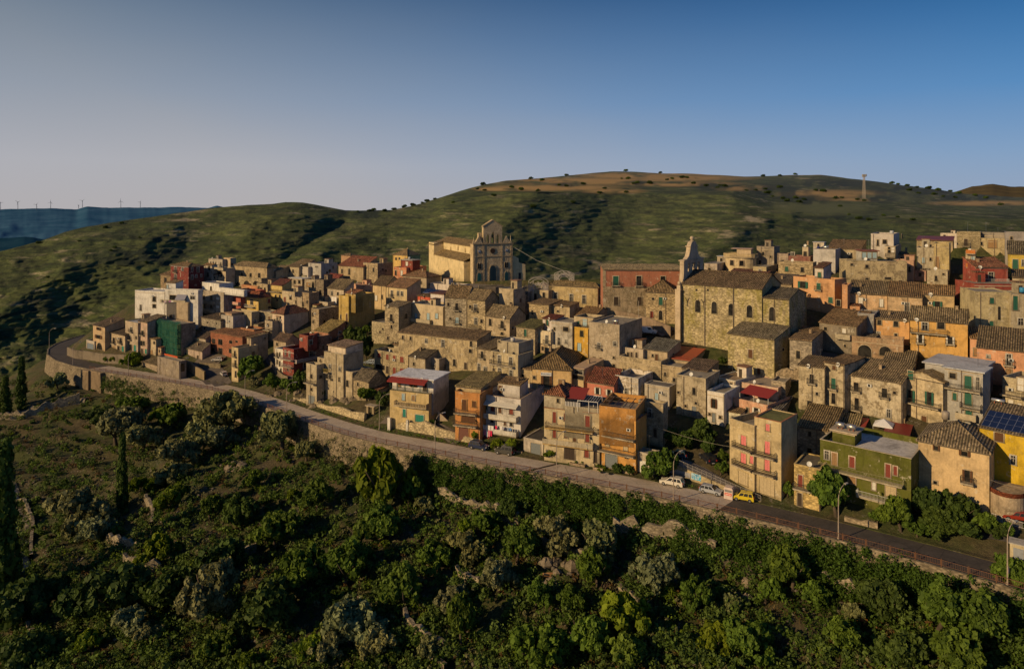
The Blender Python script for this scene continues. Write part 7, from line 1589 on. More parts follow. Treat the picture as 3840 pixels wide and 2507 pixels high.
def car(kind, label, col, loc, heading, roofrails=False):
    if kind not in CARM:
        c = car_parts(kind); L_, hw, Hc, hood = c['dim']; M_ = {}
        M_['body'] = c['body'].mesh('body', [M_PAINT]); M_['win'] = []
        for q in c['window']: mb = MB(); mb.quad(*q); M_['win'].append(mb.mesh('window', [M_GL]))
        wr = c['wheels'][0][2]; mb = MB(); mb.tube([(0, -.1, 0), (0, .1, 0)], wr, 18); M_['wheel'] = mb.mesh('wheel', [M_RUB]); mb = MB(); mb.tube([(0, -.112, 0), (0, .112, 0)], wr * .58, 10); M_['rim'] = mb.mesh('rim', [M_SIL]); M_['wp'] = c['wheels']
        f = L_ / 2
        mb = MB(); mb.box(f - .16, f - .01, -hw * .86, -hw * .52, hood * .68, hood * .86); M_['hl'] = mb.mesh('headlight', [M_CLOTH]); mb = MB(); mb.box(f - .16, f - .01, hw * .52, hw * .86, hood * .68, hood * .86); M_['hr'] = mb.mesh('headlight', [M_CLOTH])
        mb = MB(); mb.box(-f - .01, -f + .12, -hw * .93, -hw * .68, .72, 1.0); M_['tl'] = mb.mesh('tail_light', [M_CLOTH]); mb = MB(); mb.box(-f - .01, -f + .12, hw * .68, hw * .93, .72, 1.0); M_['tr'] = mb.mesh('tail_light', [M_CLOTH])
        mb = MB(); mb.box(f - .06, f + .05, -hw * .85, hw * .85, .28, .46); mb.box(-f - .05, -f + .06, -hw * .85, hw * .85, .3, .5); mb.box(-f - .062, -f - .05, -.26, .26, .34, .46, 1); mb.box(f + .05, f + .062, -.26, .26, .32, .42, 1); mb.box(-L_ * .2, L_ * .2, -hw - .0, -hw + .03, .27, .38); mb.box(-L_ * .2, L_ * .2, hw - .03, hw, .27, .38); M_['bump'] = mb.mesh('bumper', [M_RUB, M_CLOTH])
        mb = MB()
        for sy in (-1, 1): mb.box(L_ * .17, L_ * .17 + .14, sy * (hw + .14), sy * (hw - .02), Hc * .6, Hc * .6 + .12)
        M_['mir'] = mb.mesh('mirror', [M_PAINT]); mb = MB(); mb.bar((-L_ * .42, -hw * .7, Hc + .05), (L_ * .12, -hw * .7, Hc + .05), .05); mb.bar((-L_ * .42, hw * .7, Hc + .05), (L_ * .12, hw * .7, Hc + .05), .05); mb.bar((-L_ * .1, -hw * .7, Hc + .07), (-L_ * .1, hw * .7, Hc + .07), .04); M_['rail'] = mb.mesh('roof_rail', [M_SIL])
        CARM[kind] = M_
    M_ = CARM[kind]; rt = thing('parked_car' if kind != 'van' else 'parked_van', label, 'car' if kind != 'van' else 'van', tuple(loc), heading, 'vehicles parked in the town')
    link('body', M_['body'], rt, col)
    for w_ in M_['win']: link('window', w_, rt)
    for x, y, wr in M_['wp']:
        o = link('wheel', M_['wheel'], rt); o.location = (x, y, wr); link('rim', M_['rim'], o, (.5, .5, .5))
    for kx in ('hl', 'hr'): link('headlight', M_[kx], rt, (.55, .55, .52))
    for kx in ('tl', 'tr'): link('tail_light', M_[kx], rt, (.3, .02, .015))
    link('bumper', M_['bump'], rt, (.6, .6, .6)); link('mirror', M_['mir'], rt, col)
    if roofrails: link('roof_rail', M_['rail'], rt, (.3, .3, .3))
    return rt
def road_h(px): p, w_ = near_i(px); return math.atan2(-w_.x, w_.y) + PI, w_  # heading pointing up-left along the road
def rp(t, x, y, z=-51): X, Y = nat(t, x, y); return P(X, Y, z), X
for t, x, y, kd, lb, col, rev, extra in [
  ('Q', 575, 560, 'family', 'cream white family car parked by the round tree', (.62,.58,.50), 0, False), ('Q', 1265, 705, 'hatch', 'silver hatchback parked between the cream white car and donation bin', (.36,.38,.42), PI, False),
  ('Q', 1850, 830, 'mini', 'small bright yellow car with roof rails parked beside the stepped ramp', (.62,.48,.03), .12, True), ('H', 1155, 1118, 'suv', 'dark blue car parked in front of the small citrus tree', (.02,.03,.07), PI, True), ('H', 1408, 1168, 'jeep', 'boxy dark grey off road car with roof rack', (.07,.068,.06), 0, True)]:
    p, X = rp(t, x, y); hd, w_ = road_h(X); car(kd, lb, col, p + Vector((0, 0, .02)), hd + rev, extra)
def tcar(t, x, y, kd, lb, col, hd, up=.3, rails=False):
    X, Y = nat(t, x, y); p = at(X, Y); car(kd, lb, col, (p.x, p.y, p.z + up), hd, rails)
tcar('B', 360, 1325, 'hatch', 'white hatchback climbing the ramp toward the small square', (.62,.60,.57), R(125), .25)
tcar('B', 300, 1185, 'hatch', 'pale car parked in front of the unfinished brick house', (.55,.52,.47), R(178), .3)
tcar('D', 1375, 925, 'van', 'white van parked on the church street behind the low wall', (.66,.65,.63), R(-20), .4)
tcar('I', 1695, 1120, 'suv', 'black car parked under the dark fig tree', (.015,.018,.028), R(100), .2)
tcar('I', 1400, 1090, 'hatch', 'dark blue car half hidden behind the round tree', (.02,.05,.09), R(150), .2)
tcar('K', 2010, 1440, 'hatch', 'dark red car on the lane at the right edge', (.25,.03,.015), R(150), .3)
tcar('H', 105, 305, 'hatch', 'grey blue car half hidden left of the red shuttered stone block', (.2,.24,.3), R(160), .2)
# donation bin
p, X = rp('Q', 1590, 800); hd, w_ = road_h(X); rt = thing('donation_bin', 'tall white and red clothes donation bin beside the yellow car', 'donation bin', tuple(p), hd + PI)
mb = MB(); mb.extr([(-.75, .08), (.75, .08), (.75, 1.9), (.6, 2.1), (-.6, 2.1), (-.75, 1.9)], -.6, .6); mb.build('body', M_MET, rt, (.58, .47, .42))
mb = MB(); mb.box(-.6, .6, -.63, -.6, .75, 1.15); mb.build('red_band', M_MET, rt, (.6, .08, .05)); mb = MB(); mb.box(-.6, .6, -.64, -.6, 1.35, 1.72); mb.build('hatch', M_MET, rt, (.2, .2, .2))
mb = MB(); mb.box(-.5, .5, -.64, -.63, .9, 1.0); mb.build('lettering', M_MET, rt, (.7, .65, .6))
# planters and tyres along the front row
def planter(t, x, y, w_, label, d_=.9):
    p, X = rp(t, x, y); hd, wv_ = road_h(X); rt = thing('planter', label, 'planter', tuple(p), hd + PI, 'stone planters along the road'); mb = MB()
    mb.box(-w_ / 2, w_ / 2, -d_, -d_ + .15, 0, .6); mb.box(-w_ / 2, w_ / 2, d_ - .15, d_, 0, .6); mb.box(-w_ / 2, -w_ / 2 + .15, -d_ + .15, d_ - .15, 0, .6); mb.box(w_ / 2 - .15, w_ / 2, -d_ + .15, d_ - .15, 0, .6); mb.build('rim', M_PO, rt, (.40, .30, .2))
    mb = MB(); mb.box(-w_ / 2 + .15, w_ / 2 - .15, -d_ + .15, d_ - .15, 0, .5); mb.build('soil', M_GROUND, rt)
    rs = np.random.default_rng(int(x)); n = 12; C_ = np.stack([rs.uniform(-w_ / 2 + .3, w_ / 2 - .3, n), rs.uniform(-d_ * .5, d_ * .5, n), rs.uniform(.6, .85, n)], 1); V_, Q_, tn = leaves(C_, rs.uniform(.15, .35, n), 40, .12, rs)
    link('plants', npmesh('plants', V_, Q_, [M_GREEN], False, [('tone', 'FACE', 'FLOAT', tn)]), rt, (1, 1, 1))
def props_after_green():
    planter('H', 1520, 1150, 3.4, 'stone planter right of the grey off road car'); planter('H', 1900, 1225, 2.2, 'stone planter under the spreading citrus'); planter('I', 440, 1150, 3.2, 'long stone planter with low plants before the cream apartment house')
    planter('I', 880, 1215, 3.6, 'planter with the oleander pair by the orange garage'); planter('I', 640, 1190, 2.0, 'planter with the low bright hedge'); planter('H', 1330, 1105, 2.4, 'planter under the dark citrus behind the off road car')
for n_, (x, y) in enumerate(((668, 1222), (748, 1237))):
    p, X = rp('I', x, y); mb = MB()
    for i in range(16):
        a0, a1 = 2 * PI * i / 16, 2 * PI * (i + 1) / 16
        for (r0, z0), (r1, z1) in zip([(.18, .05), (.34, .0), (.38, .1), (.34, .2), (.18, .16)], [(.34, .0), (.38, .1), (.34, .2), (.18, .16), (.18, .05)]):
            mb.quad((r0 * math.cos(a0), r0 * math.sin(a0), z0), (r0 * math.cos(a1), r0 * math.sin(a1), z0), (r1 * math.cos(a1), r1 * math.sin(a1), z1), (r1 * math.cos(a0), r1 * math.sin(a0), z1))
    mb.f = [f[::-1] for f in mb.f]; o = mb.build('tyre', M_RUB); o.location = p + Vector((0, 0, .02)); tag(o, ['old tyre lying nearer the low bright hedge', 'old tyre lying nearer the oleander planter'][n_], 'tyre', 'old tyres on the road edge')
# white tent and its neighbours
p = at(*nat('K', 710, 560)); X, Y = nat('K', 710, 520); D = p.y; rt = thing('gazebo', 'white pop up gazebo on the terrace behind the green house', 'gazebo', (p.x, D, -(Y - HY) / F * D - 1.6), R(-35)); mb = MB()
for sg in range(4): a_ = [(-1.6, -1.6), (1.6, -1.6), (1.6, 1.6), (-1.6, 1.6)]; mb.poly([(*a_[sg], 2.2), (*a_[(sg + 1) % 4], 2.2), (0, 0, 3.2)]); mb.quad((*a_[sg], 1.95), (*a_[(sg + 1) % 4], 1.95), (*a_[(sg + 1) % 4], 2.2), (*a_[sg], 2.2))
mb.build('canopy', M_CLOTH, rt, (.62, .62, .65)); mb = MB()
for a_ in [(-1.6, -1.6), (1.6, -1.6), (1.6, 1.6), (-1.6, 1.6)]: mb.tube([(*a_, -2), (*a_, 2.2)], .04, 4)
mb.build('pole', M_MET, rt, (.5, .5, .5))
# ------------------------------------------------------------------ poles on the church street, aerial masts, wires
for n_, (x, y, hpx, lab) in enumerate(((977, 665, 130, 'bare pole left of the church street wall'), (1125, 760, 200, 'tallest bare pole behind the tall brown grey house'), (1282, 830, 240, 'pole with a small sign on the church street'), (825, 655, 130, 'thin pole in front of the noble old house'), (1345, 840, 170, 'short dark lamp pole right of the signed pole'))):
    X, Y = nat('D', x, y); p = at(X, Y); s_ = p.y / F; mb = MB(); mb.tube([(0, 0, -1), (0, 0, hpx / ZF * s_)], [.09, .06], 6); o = mb.build('pole', M_MET, None, (.34, .3, .25)); o.location = p; tag(o, lab, 'pole', 'bare poles on the church street')
def wire(p, q, sag, label, col=(.3, .28, .24), r=.02):
    mb = MB(); n = 8; pts = [tuple(p.lerp(q, i / n) - Vector((0, 0, sag * 4 * (i / n) * (1 - i / n)))) for i in range(n + 1)]; mb.tube(pts, r, 4); tag(mb.build('cable', M_MET, None, col), label, 'cable')
hA, hB = HOUSES['orangeflat'], HOUSES['tanL']
wire(Vector(P(*nat('I', 1105, 740), D=hA.D + 5)), Vector(P(*nat('I', 1905, 968), D=hB.D + 8)), .5, 'slack cable between the orange apartment house and the tan tower house', (.4, .36, .28), .022)
wire(Vector(P(*nat('K', 1745, 1030), D=HOUSES['creamR'].D)), Vector(P(*nat('K', 2200, 1110), D=98)), .4, 'cable from the cream and white house to the right edge')
# radio mast on the hill
p = hill_at(*(3243, 745)); hm = (745 - 655) / F * p.y; rt = thing('radio_mast', 'tall lattice radio mast on the far hill', 'mast', tuple(p)); mb = MB(); w_ = 2.4
for sx, sy in ((-1, -1), (1, -1), (1, 1), (-1, 1)): mb.tube([(sx * w_, sy * w_, -3), (sx * .9, sy * .9, hm)], .35, 4)
for q in range(14):
    z0, z1 = hm * q / 14, hm * (q + 1) / 14; a0 = w_ + (.9 - w_) * q / 14; a1 = w_ + (.9 - w_) * (q + 1) / 14
    mb.bar((-a0, -a0, z0), (a1, -a1, z1), .35); mb.bar((a0, -a0, z0), (-a1, -a1, z1), .35)
mb.build('tower', M_MET, rt, (.3, .26, .22)); mb = MB()
for q in range(3): mb.box(-3.2 + q * 2.4, -1.6 + q * 2.4, -1.5, 1.5, hm - 5, hm)
mb.box(4.5, 5.3, -.5, .5, hm - 4, hm + .5); mb.build('antenna', M_MET, rt, (.32, .3, .28))
# wind turbines on the blue ridge
for n_, (x, yb, yt, ph) in enumerate(((2, 784, 754, 0), (67, 783, 752, 20), (137, 792, 762, 50), (190, 781, 753, 80), (295, 778, 766, 10), (309, 774, 748, 35), (453, 778, 749, 95), (526, 775, 753, 60))):
    D = 8600; s_ = D / F; p = P(x, yb + 3, D=D); hh = (yb - yt) * s_ * .92; rt = thing('wind_turbine', 'x', 'wind turbine', tuple(p), 0, 'wind turbines on the blue ridge')
    rt['label'] = ['wind turbine cut by the left frame edge', 'second wind turbine from the left edge', 'lower wind turbine with its foot below the skyline', 'fourth wind turbine from the left', 'tiny wind turbine just left of the tallest one', 'tallest wind turbine above the dark ridge bump', 'wind turbine second from the right end', 'rightmost wind turbine on the blue ridge'][n_]
    mb = MB(); mb.tube([(0, 0, 0), (0, 0, hh)], [3.2, 2], 6); mb.build('tower', M_MET, rt, (.16, .19, .24)); mb = MB()
    for b_ in range(3):
        an_ = R(ph + 120 * b_); mb.tube([(0, -5, hh), (math.cos(an_) * hh * .45, -5, hh + math.sin(an_) * hh * .45)], [2.2, .7], 4)
    mb.build('rotor', M_MET, rt, (.16, .19, .24)); mb = MB(); mb.box(-2.5, 2.5, -5, 6, hh - 2, hh + 3); mb.build('nacelle', M_MET, rt, (.16, .19, .24))
# ------------------------------------------------------------------ cows on the slope
def cow(t, x, y, hd, label, col):
    X, Y = nat(t, x, y); p = at(X, Y); rt = thing('cow', label, 'cow', tuple(p), hd)
    # connected joints with a radius each, skinned into one continuous body
    V_ = [(0,0,1.05),(.45,0,1.08),(.8,0,1.1),(1.1,0,1.2),(1.38,0,1.12),(1.62,0,.95),(-.45,0,1.08),(-.8,0,1.1),(-.98,0,1.08)]
    E_ = [(0,1),(1,2),(2,3),(3,4),(4,5),(0,6),(6,7),(7,8)]; Rr = [.36,.37,.34,.21,.16,.09,.36,.33,.18]
    for sx, root_ in ((.72, 2), (-.72, 7)):
        for sy in (-.2, .2):
            i = len(V_); fr = sx > 0
            V_ += [(sx, sy, .72), (sx + (.02 if fr else .1), sy, .52), (sx + (0 if fr else -.12), sy, .38 if not fr else .4), (sx + (.0 if fr else -.08), sy, .05)]; E_ += [(root_, i), (i, i + 1), (i + 1, i + 2), (i + 2, i + 3)]; Rr += [.15, .10, .07, .065]
    i = len(V_); V_ += [(-1.08, 0, .95), (-1.12, 0, .55), (-1.12, 0, .35)]; E_ += [(8, i), (i, i + 1), (i + 1, i + 2)]; Rr += [.035, .025, .05]
    i = len(V_); V_ += [(1.36, .2, 1.22), (1.36, -.2, 1.22)]; E_ += [(4, i), (4, i + 1)]; Rr += [.045, .045]
    me = bpy.data.meshes.new('body'); me.from_pydata(V_, E_, []); me.materials.append(M_HIDE); o = link('body', me, rt, col)
    sk = o.modifiers.new('skin', 'SKIN'); sk.use_smooth_shade = True
    for q, r in zip(me.skin_vertices[0].data, Rr): q.radius = (r, r)
    me.skin_vertices[0].data[0].use_root = True; o.modifiers.new('sub', 'SUBSURF').levels = 1; o.modifiers['sub'].render_levels = 2
    mb = MB()
    for sy in (-1, 1): mb.tube([(1.34, sy * .1, 1.26), (1.36, sy * .24, 1.36), (1.42, sy * .26, 1.46)], [.03, .022, .008], 5)
    mb.build('horn', M_HIDE, rt, (.5, .45, .35)); o2 = rt
    return rt
M_HIDE = mat_plain('cow_hide', .8, 0, None, .35, 1.5)
cow('L', 1270, 985, R(10), 'light brown cow standing in the clearing right of the slender olive', (.42, .22, .09))
cow('T', 1120, 1245, R(150), 'reddish brown cow half hidden in dark bushes at the lower right', (.36, .12, .03))
# bits on the slope
for t, x, y, L_, an_, name, lab, col in (('L', 630, 1400, 3.6, 60, 'plank', 'pale fallen post leaning on the lower slope', (.5, .45, .38)), ('L', 1045, 640, 1.5, 10, 'trough', 'small white trough beside the terrace wall', (.5, .5, .5)), ('L', 2235, 1155, 1.6, 30, 'plank', 'rust coloured board lying at the lower right', (.4, .16, .07))):
    X, Y = nat(t, x, y); p = at(X, Y); mb = MB()
    if name == 'trough': mb.box(-L_ / 2, L_ / 2, -.4, -.32, 0, .45); mb.box(-L_ / 2, L_ / 2, .32, .4, 0, .45); mb.box(-L_ / 2, -L_ / 2 + .08, -.32, .32, 0, .45); mb.box(L_ / 2 - .08, L_ / 2, -.32, .32, 0, .45); mb.box(-L_ / 2, L_ / 2, -.4, .4, 0, .1)
    else: mb.extr([(-L_ / 2, 0), (L_ / 2, .5), (L_ / 2, .6), (-L_ / 2, .12)], -.12, .12)
    o = mb.build(name, M_WOOD, None, col); o.location = p + Vector((0, 0, .1)); o.rotation_euler = (0, 0, R(an_)); tag(o, lab, name)
# tangle of dead branches
X, Y = nat('L', 1740, 980); p = at(X, Y); rs = random.Random(9); mb = MB()
for i in range(90):
    a_ = Vector((rs.uniform(-4.5, 4.5), rs.uniform(-2, 2), 0)); a_.z = tz(p.x + a_.x, p.y + a_.y) - p.z; an_ = rs.uniform(0, 6.28); L_ = rs.uniform(1, 2.6); e = a_ + Vector((math.cos(an_) * L_, math.sin(an_) * L_ * .6, rs.uniform(.4, 1.9)))
    mb.tube([a_, a_.lerp(e, .5) + Vector((0, 0, .25)), e], [.05, .035, .012], 4)
o = mb.build('dead_branches', M_BARK2 if 'M_BARK2' in globals() else mat_plain('dead_wood', .95, 0, (.16, .10, .07), .4, 3)); o.location = p; tag(o, 'reddish tangle of dead branches left of the large round olive', 'dead branches', None, 'stuff')
# little stone porch by the road
X, Y = nat('H', 105, 790); p = at(X, Y); rt = thing('stone_porch', 'little crumbling stone porch with two pillars left of the white decked house', 'porch', tuple(p), R(-30)); mb = MB()
mb.box(-1.2, -.6, -.3, .3, -1, 2.1); mb.build('pillar', M_PO, rt, (.38, .3, .18)); mb = MB(); mb.box(.6, 1.2, -.3, .3, -1, 2.1); mb.build('pillar', M_PO, rt, (.38, .3, .18)); mb = MB(); mb.box(-1.5, 1.5, -.5, 1.4, 2.1, 2.35); mb.build('slab', M_PO, rt, (.36, .3, .22))
# outside stair right of the decked house
h = HOUSES['deck']; rt = thing('outside_stair', 'outdoor brick stair climbing between the decked house and the orange house', 'stair', tuple(h.C + Vector((0, 0, h.zb - h.C.z))), -h.a); mb = MB()
for i in range(14): mb.box(1.2 + i * .38, 1.2 + (i + 1) * .38, 2.5, 4.2, -1, 3.9 - i * .27)
mb.build('step', M_PO, rt, (.24, .15, .1)); mb = MB(); mb.extr([(1.1, -1), (6.6, -1), (6.6, .6), (1.1, 4.9)], 2.2, 2.45); mb.build('side_wall', M_PO, rt, (.34, .27, .19))
# church house balconies: garden fence at the lane, white
pts = npts('K', [(1760, 1420), (1900, 1470), (2072, 1530)]); rt = thing('garden_fence', 'white railing along the lane by the red car', 'fence', tuple(pts[0])); mb = MB()
for a_, b_ in zip(pts, pts[1:]):
    n = int((b_ - a_).length / .22)
    for i in range(n): q = a_.lerp(b_, i / n) - pts[0]; mb.box(q.x - .02, q.x + .02, q.y - .02, q.y + .02, q.z + .1, q.z + 1.0)
    mb.bar(a_ - pts[0] + Vector((0, 0, 1)), b_ - pts[0] + Vector((0, 0, 1)), .06); mb.bar(a_ - pts[0] + Vector((0, 0, .2)), b_ - pts[0] + Vector((0, 0, .2)), .05)
mb.build('rail', M_MET, rt, (.5, .48, .45))
# transformer kiosk at the right edge
p, X = rp('T', 2290, 790); rt = thing('kiosk', 'small cream utility cabin with a noticeboard at the right edge', 'utility cabin', tuple(p), R(-38)); mb = MB(); mb.box(-1.3, 1.3, 0, 2, 0, 2.5); mb.build('wall', M_PL, rt, (.45, .38, .24)); mb = MB(); mb.box(-1.45, 1.45, -.15, 2.15, 2.5, 2.65); mb.build('roof', M_CO, rt, (.35, .33, .3)); mb = MB(); mb.box(-.9, .3, -.04, 0, .3, 2.0); mb.build('noticeboard', M_MET, rt, (.25, .27, .3))
# round walled terrace with a red parapet below the cream and white house
h = HOUSES['creamR']; rt = thing('round_terrace', 'rounded terrace with a brick red parapet right of the cream and white house', 'terrace', tuple(h.C + Vector((0, 0, h.zb - h.C.z))), -h.a); n = 16
x0, zt = front_pt(h, 1850, 1165); pts = [(.1, 0)] + [(2.2 + 2.4 * math.sin(PI * i / n - PI / 2) , 1.6 - 2.9 * math.cos(PI * i / n - PI / 2)) for i in range(n + 1)] + [(4.6, 6), (.1, 6)]
mb = MB(); mb.prism(pts, -3, 3.6); mb.build('base', M_PO, rt, (.36, .28, .19)); mb = MB()
for a_, b_ in zip(pts, pts[1:-2]): mb.quad((*a_, 3.6), (*b_, 3.6), (*b_, 4.3), (*a_, 4.3)); mb.quad((*b_, 3.6), (*a_, 3.6), (*a_, 4.3), (*b_, 4.3))
mb.build('parapet', M_AS, rt, (.30, .09, .045))
# ------------------------------------------------------------------ vegetation
M_OLIVE = mat_leaf('olive_leaves', (.05,.06,.026), (.27,.27,.15), .22)
M_GREEN = mat_leaf('green_leaves', (.022,.045,.008), (.15,.22,.035), .3)
M_BRIGHT = mat_leaf('bright_leaves', (.035,.065,.006), (.22,.27,.025), .35)
M_DARK = mat_leaf('dark_leaves', (.015,.03,.008), (.085,.125,.028), .22)
M_DRY = mat_leaf('dry_grass', (.10,.065,.025), (.24,.17,.07), .2)
M_BARK = mat_plain('bark', .95, 0, (.09, .068, .048), .5, 5)
def leaves(centers, radii, per, size, rs, flat=.0, up=.35, elong=1.0):
    """small leaf quads spread over the skins of many clumps; returns verts, quads, tone"""
    n = len(centers); ci = np.repeat(np.arange(n), per); m = len(ci)
    d = rs.normal(size=(m, 3)); d[:, 2] += up; d /= np.linalg.norm(d, axis=1)[:, None]
    rr = radii[ci][:, None] * (1 - rs.random((m, 1)) ** 2 * .6)
    P_ = centers[ci] + d * rr * np.array([1, 1, 1 - flat])
    nrm = d + rs.normal(size=(m, 3)) * .55; nrm /= np.linalg.norm(nrm, axis=1)[:, None]
    a_ = np.cross(nrm, rs.normal(size=(m, 3))); a_ /= np.linalg.norm(a_, axis=1)[:, None] + 1e-9; b_ = np.cross(nrm, a_)
    s_ = size * (.45 + rs.random((m, 1)) ** 2 * 1.4)
    A_ = a_ * s_ * .5 * elong; B_ = b_ * s_ * .5 / elong
    V_ = np.stack([P_ - A_ - B_ * .3, P_ - A_ * .1 - B_, P_ + A_ + B_ * .3, P_ + A_ * .1 + B_], 1).reshape(-1, 3)
    Qd = np.arange(m * 4).reshape(-1, 4)
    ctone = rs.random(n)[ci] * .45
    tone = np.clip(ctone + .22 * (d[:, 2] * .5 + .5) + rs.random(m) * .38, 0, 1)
    return V_, Qd, tone
def crown_mesh(name, kind, seed, mat, w=2.0, h=1.0, n=46, per=95, size=.20, low=.1, cr=.3):
    """unit crown about 1 m radius, scaled per tree; base of crown near z=0"""
    rs = np.random.default_rng(seed)
    lob = [(rs.uniform(-.45, .45), rs.uniform(-.45, .45), rs.uniform(.35, .8), rs.uniform(.42, .62)) for _ in range(5 if kind != 'column' else 1)]
    C_ = []; R_ = []
    while len(C_) < n:
        if kind == 'column':
            t = rs.random(); z = t * 2; r = .28 * math.sin(min(1, t * 1.25 + .15) * PI) ** .6 + .05; an_ = rs.random() * 2 * PI
            C_.append((r * math.cos(an_) * .6, r * math.sin(an_) * .6, z)); R_.append(.16 + .05 * rs.random())
        else:
            l = lob[rs.integers(len(lob))]; d = rs.normal(size=3); d /= np.linalg.norm(d)
            d[2] = abs(d[2]) * 1.0 - .25
            q = np.array(l[:3]) + d * l[3] * rs.uniform(.55, 1.1); 
            if q[2] < low: continue
            C_.append((q[0], q[1], q[2] * h)); R_.append(rs.uniform(.5, 1.0) * cr)
    V_, Q_, tn = leaves(np.array(C_), np.array(R_), per, size, rs)
    return npmesh(name, V_, Q_, [mat], False, [('tone', 'FACE', 'FLOAT', tn)])
def trunk_mesh(seed, h=1.0, r=.09, cyp=False):
    rs = random.Random(seed); mb = MB()
    if cyp: mb.tube([(0, 0, -.3), (0, 0, .5)], [.05, .04], 6); return mb.mesh('trunk', [M_BARK], True)
    lean = rs.uniform(-.12, .12); top = (lean, rs.uniform(-.1, .1), .38)
    mb.tube([(0, 0, -.35), (lean * .4, 0, .12), top], [r, r * .8, r * .62], 7)
    for i in range(5):
        an_ = i * 2 * PI / 5 + rs.uniform(-.4, .4); L_ = rs.uniform(.45, .7)
        mid = (top[0] + math.cos(an_) * L_ * .45, top[1] + math.sin(an_) * L_ * .45, top[2] + .22)
        end = (top[0] + math.cos(an_) * L_, top[1] + math.sin(an_) * L_, top[2] + .25 + rs.uniform(.1, .35))
        mb.tube([top, mid, end], [r * .5, r * .34, r * .12], 5)
    return mb.mesh('trunk', [M_BARK], True)
CR = {}
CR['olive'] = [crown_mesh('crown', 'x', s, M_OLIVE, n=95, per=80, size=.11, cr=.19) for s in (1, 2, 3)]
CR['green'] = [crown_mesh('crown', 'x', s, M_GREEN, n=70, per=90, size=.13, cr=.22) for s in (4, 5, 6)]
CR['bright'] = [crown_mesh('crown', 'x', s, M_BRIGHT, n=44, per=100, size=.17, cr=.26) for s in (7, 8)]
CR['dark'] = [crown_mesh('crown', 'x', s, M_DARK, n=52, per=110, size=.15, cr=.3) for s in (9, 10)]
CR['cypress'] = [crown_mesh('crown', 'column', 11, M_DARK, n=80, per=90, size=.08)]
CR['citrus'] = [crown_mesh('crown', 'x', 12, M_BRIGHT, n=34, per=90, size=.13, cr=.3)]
TRK = [trunk_mesh(i) for i in range(3)]; TRC = trunk_mesh(9, cyp=True)
RV = random.Random(5)
TPOS = []
def tree(t, x, y, wpx, kind, label, group, hs=1.0, name=None, tint=None, lift=0.0, D=None):
    """crown centre (x, y) and width in survey pixels"""
    X, Y = nat(t, x, y); z_ = (TILES[t][2] if len(TILES[t]) > 2 else ZF); wn = wpx / z_
    cyp = kind == 'cypress'
    Yb = Y + wn * (.42 if not cyp else 1.6) * hs
    if D is None: D = hit(X, Yb, 0)
    px_, py_ = (X - CX) / F * D, D; rad = wn / F * D / 2
    gz = tz(px_, py_)
    nm = name or {'olive': 'olive_tree', 'green': 'broadleaf_tree', 'bright': 'leafy_shrub', 'dark': 'evergreen_tree', 'cypress': 'cypress_tree', 'citrus': 'citrus_tree'}[kind]
    cat = {'leafy_shrub': 'shrub', 'shrub': 'shrub'}.get(nm, 'tree')
    r_ = thing(nm, label, cat, (px_, py_, gz - .1 + lift), RV.uniform(0, 6.28), group)
    sc = rad / (1.0 if not cyp else .33)
    me = RV.choice(CR[kind]); o = link('crown', me, r_, tint or tuple(q for v_ in [RV.uniform(.82, 1.12)] for q in (v_ * RV.uniform(.9, 1.06), v_ * 1.02, v_ * RV.uniform(.68, .92))))
    if cyp:
        hh = wn * 3.6 * hs / F * D / 2.0; o.scale = (sc, sc, hh); tk = link('trunk', TRC, r_); tk.scale = (sc * .6, sc * .6, 1.2)
    else:
        o.scale = (sc, sc, sc * 1.15 * hs); o.location = (0, 0, sc * .05 * hs); tk = link('trunk', RV.choice(TRK), r_); tk.scale = (sc, sc, sc * 1.15 * hs)
    TPOS.append((px_, py_, rad)); return r_
gO, gG, gB, gD, gT = 'grey olive trees on the slope', 'green trees on the slope', 'bright green bushes on the slope', 'dark bushes on the slope', 'trees among the houses'
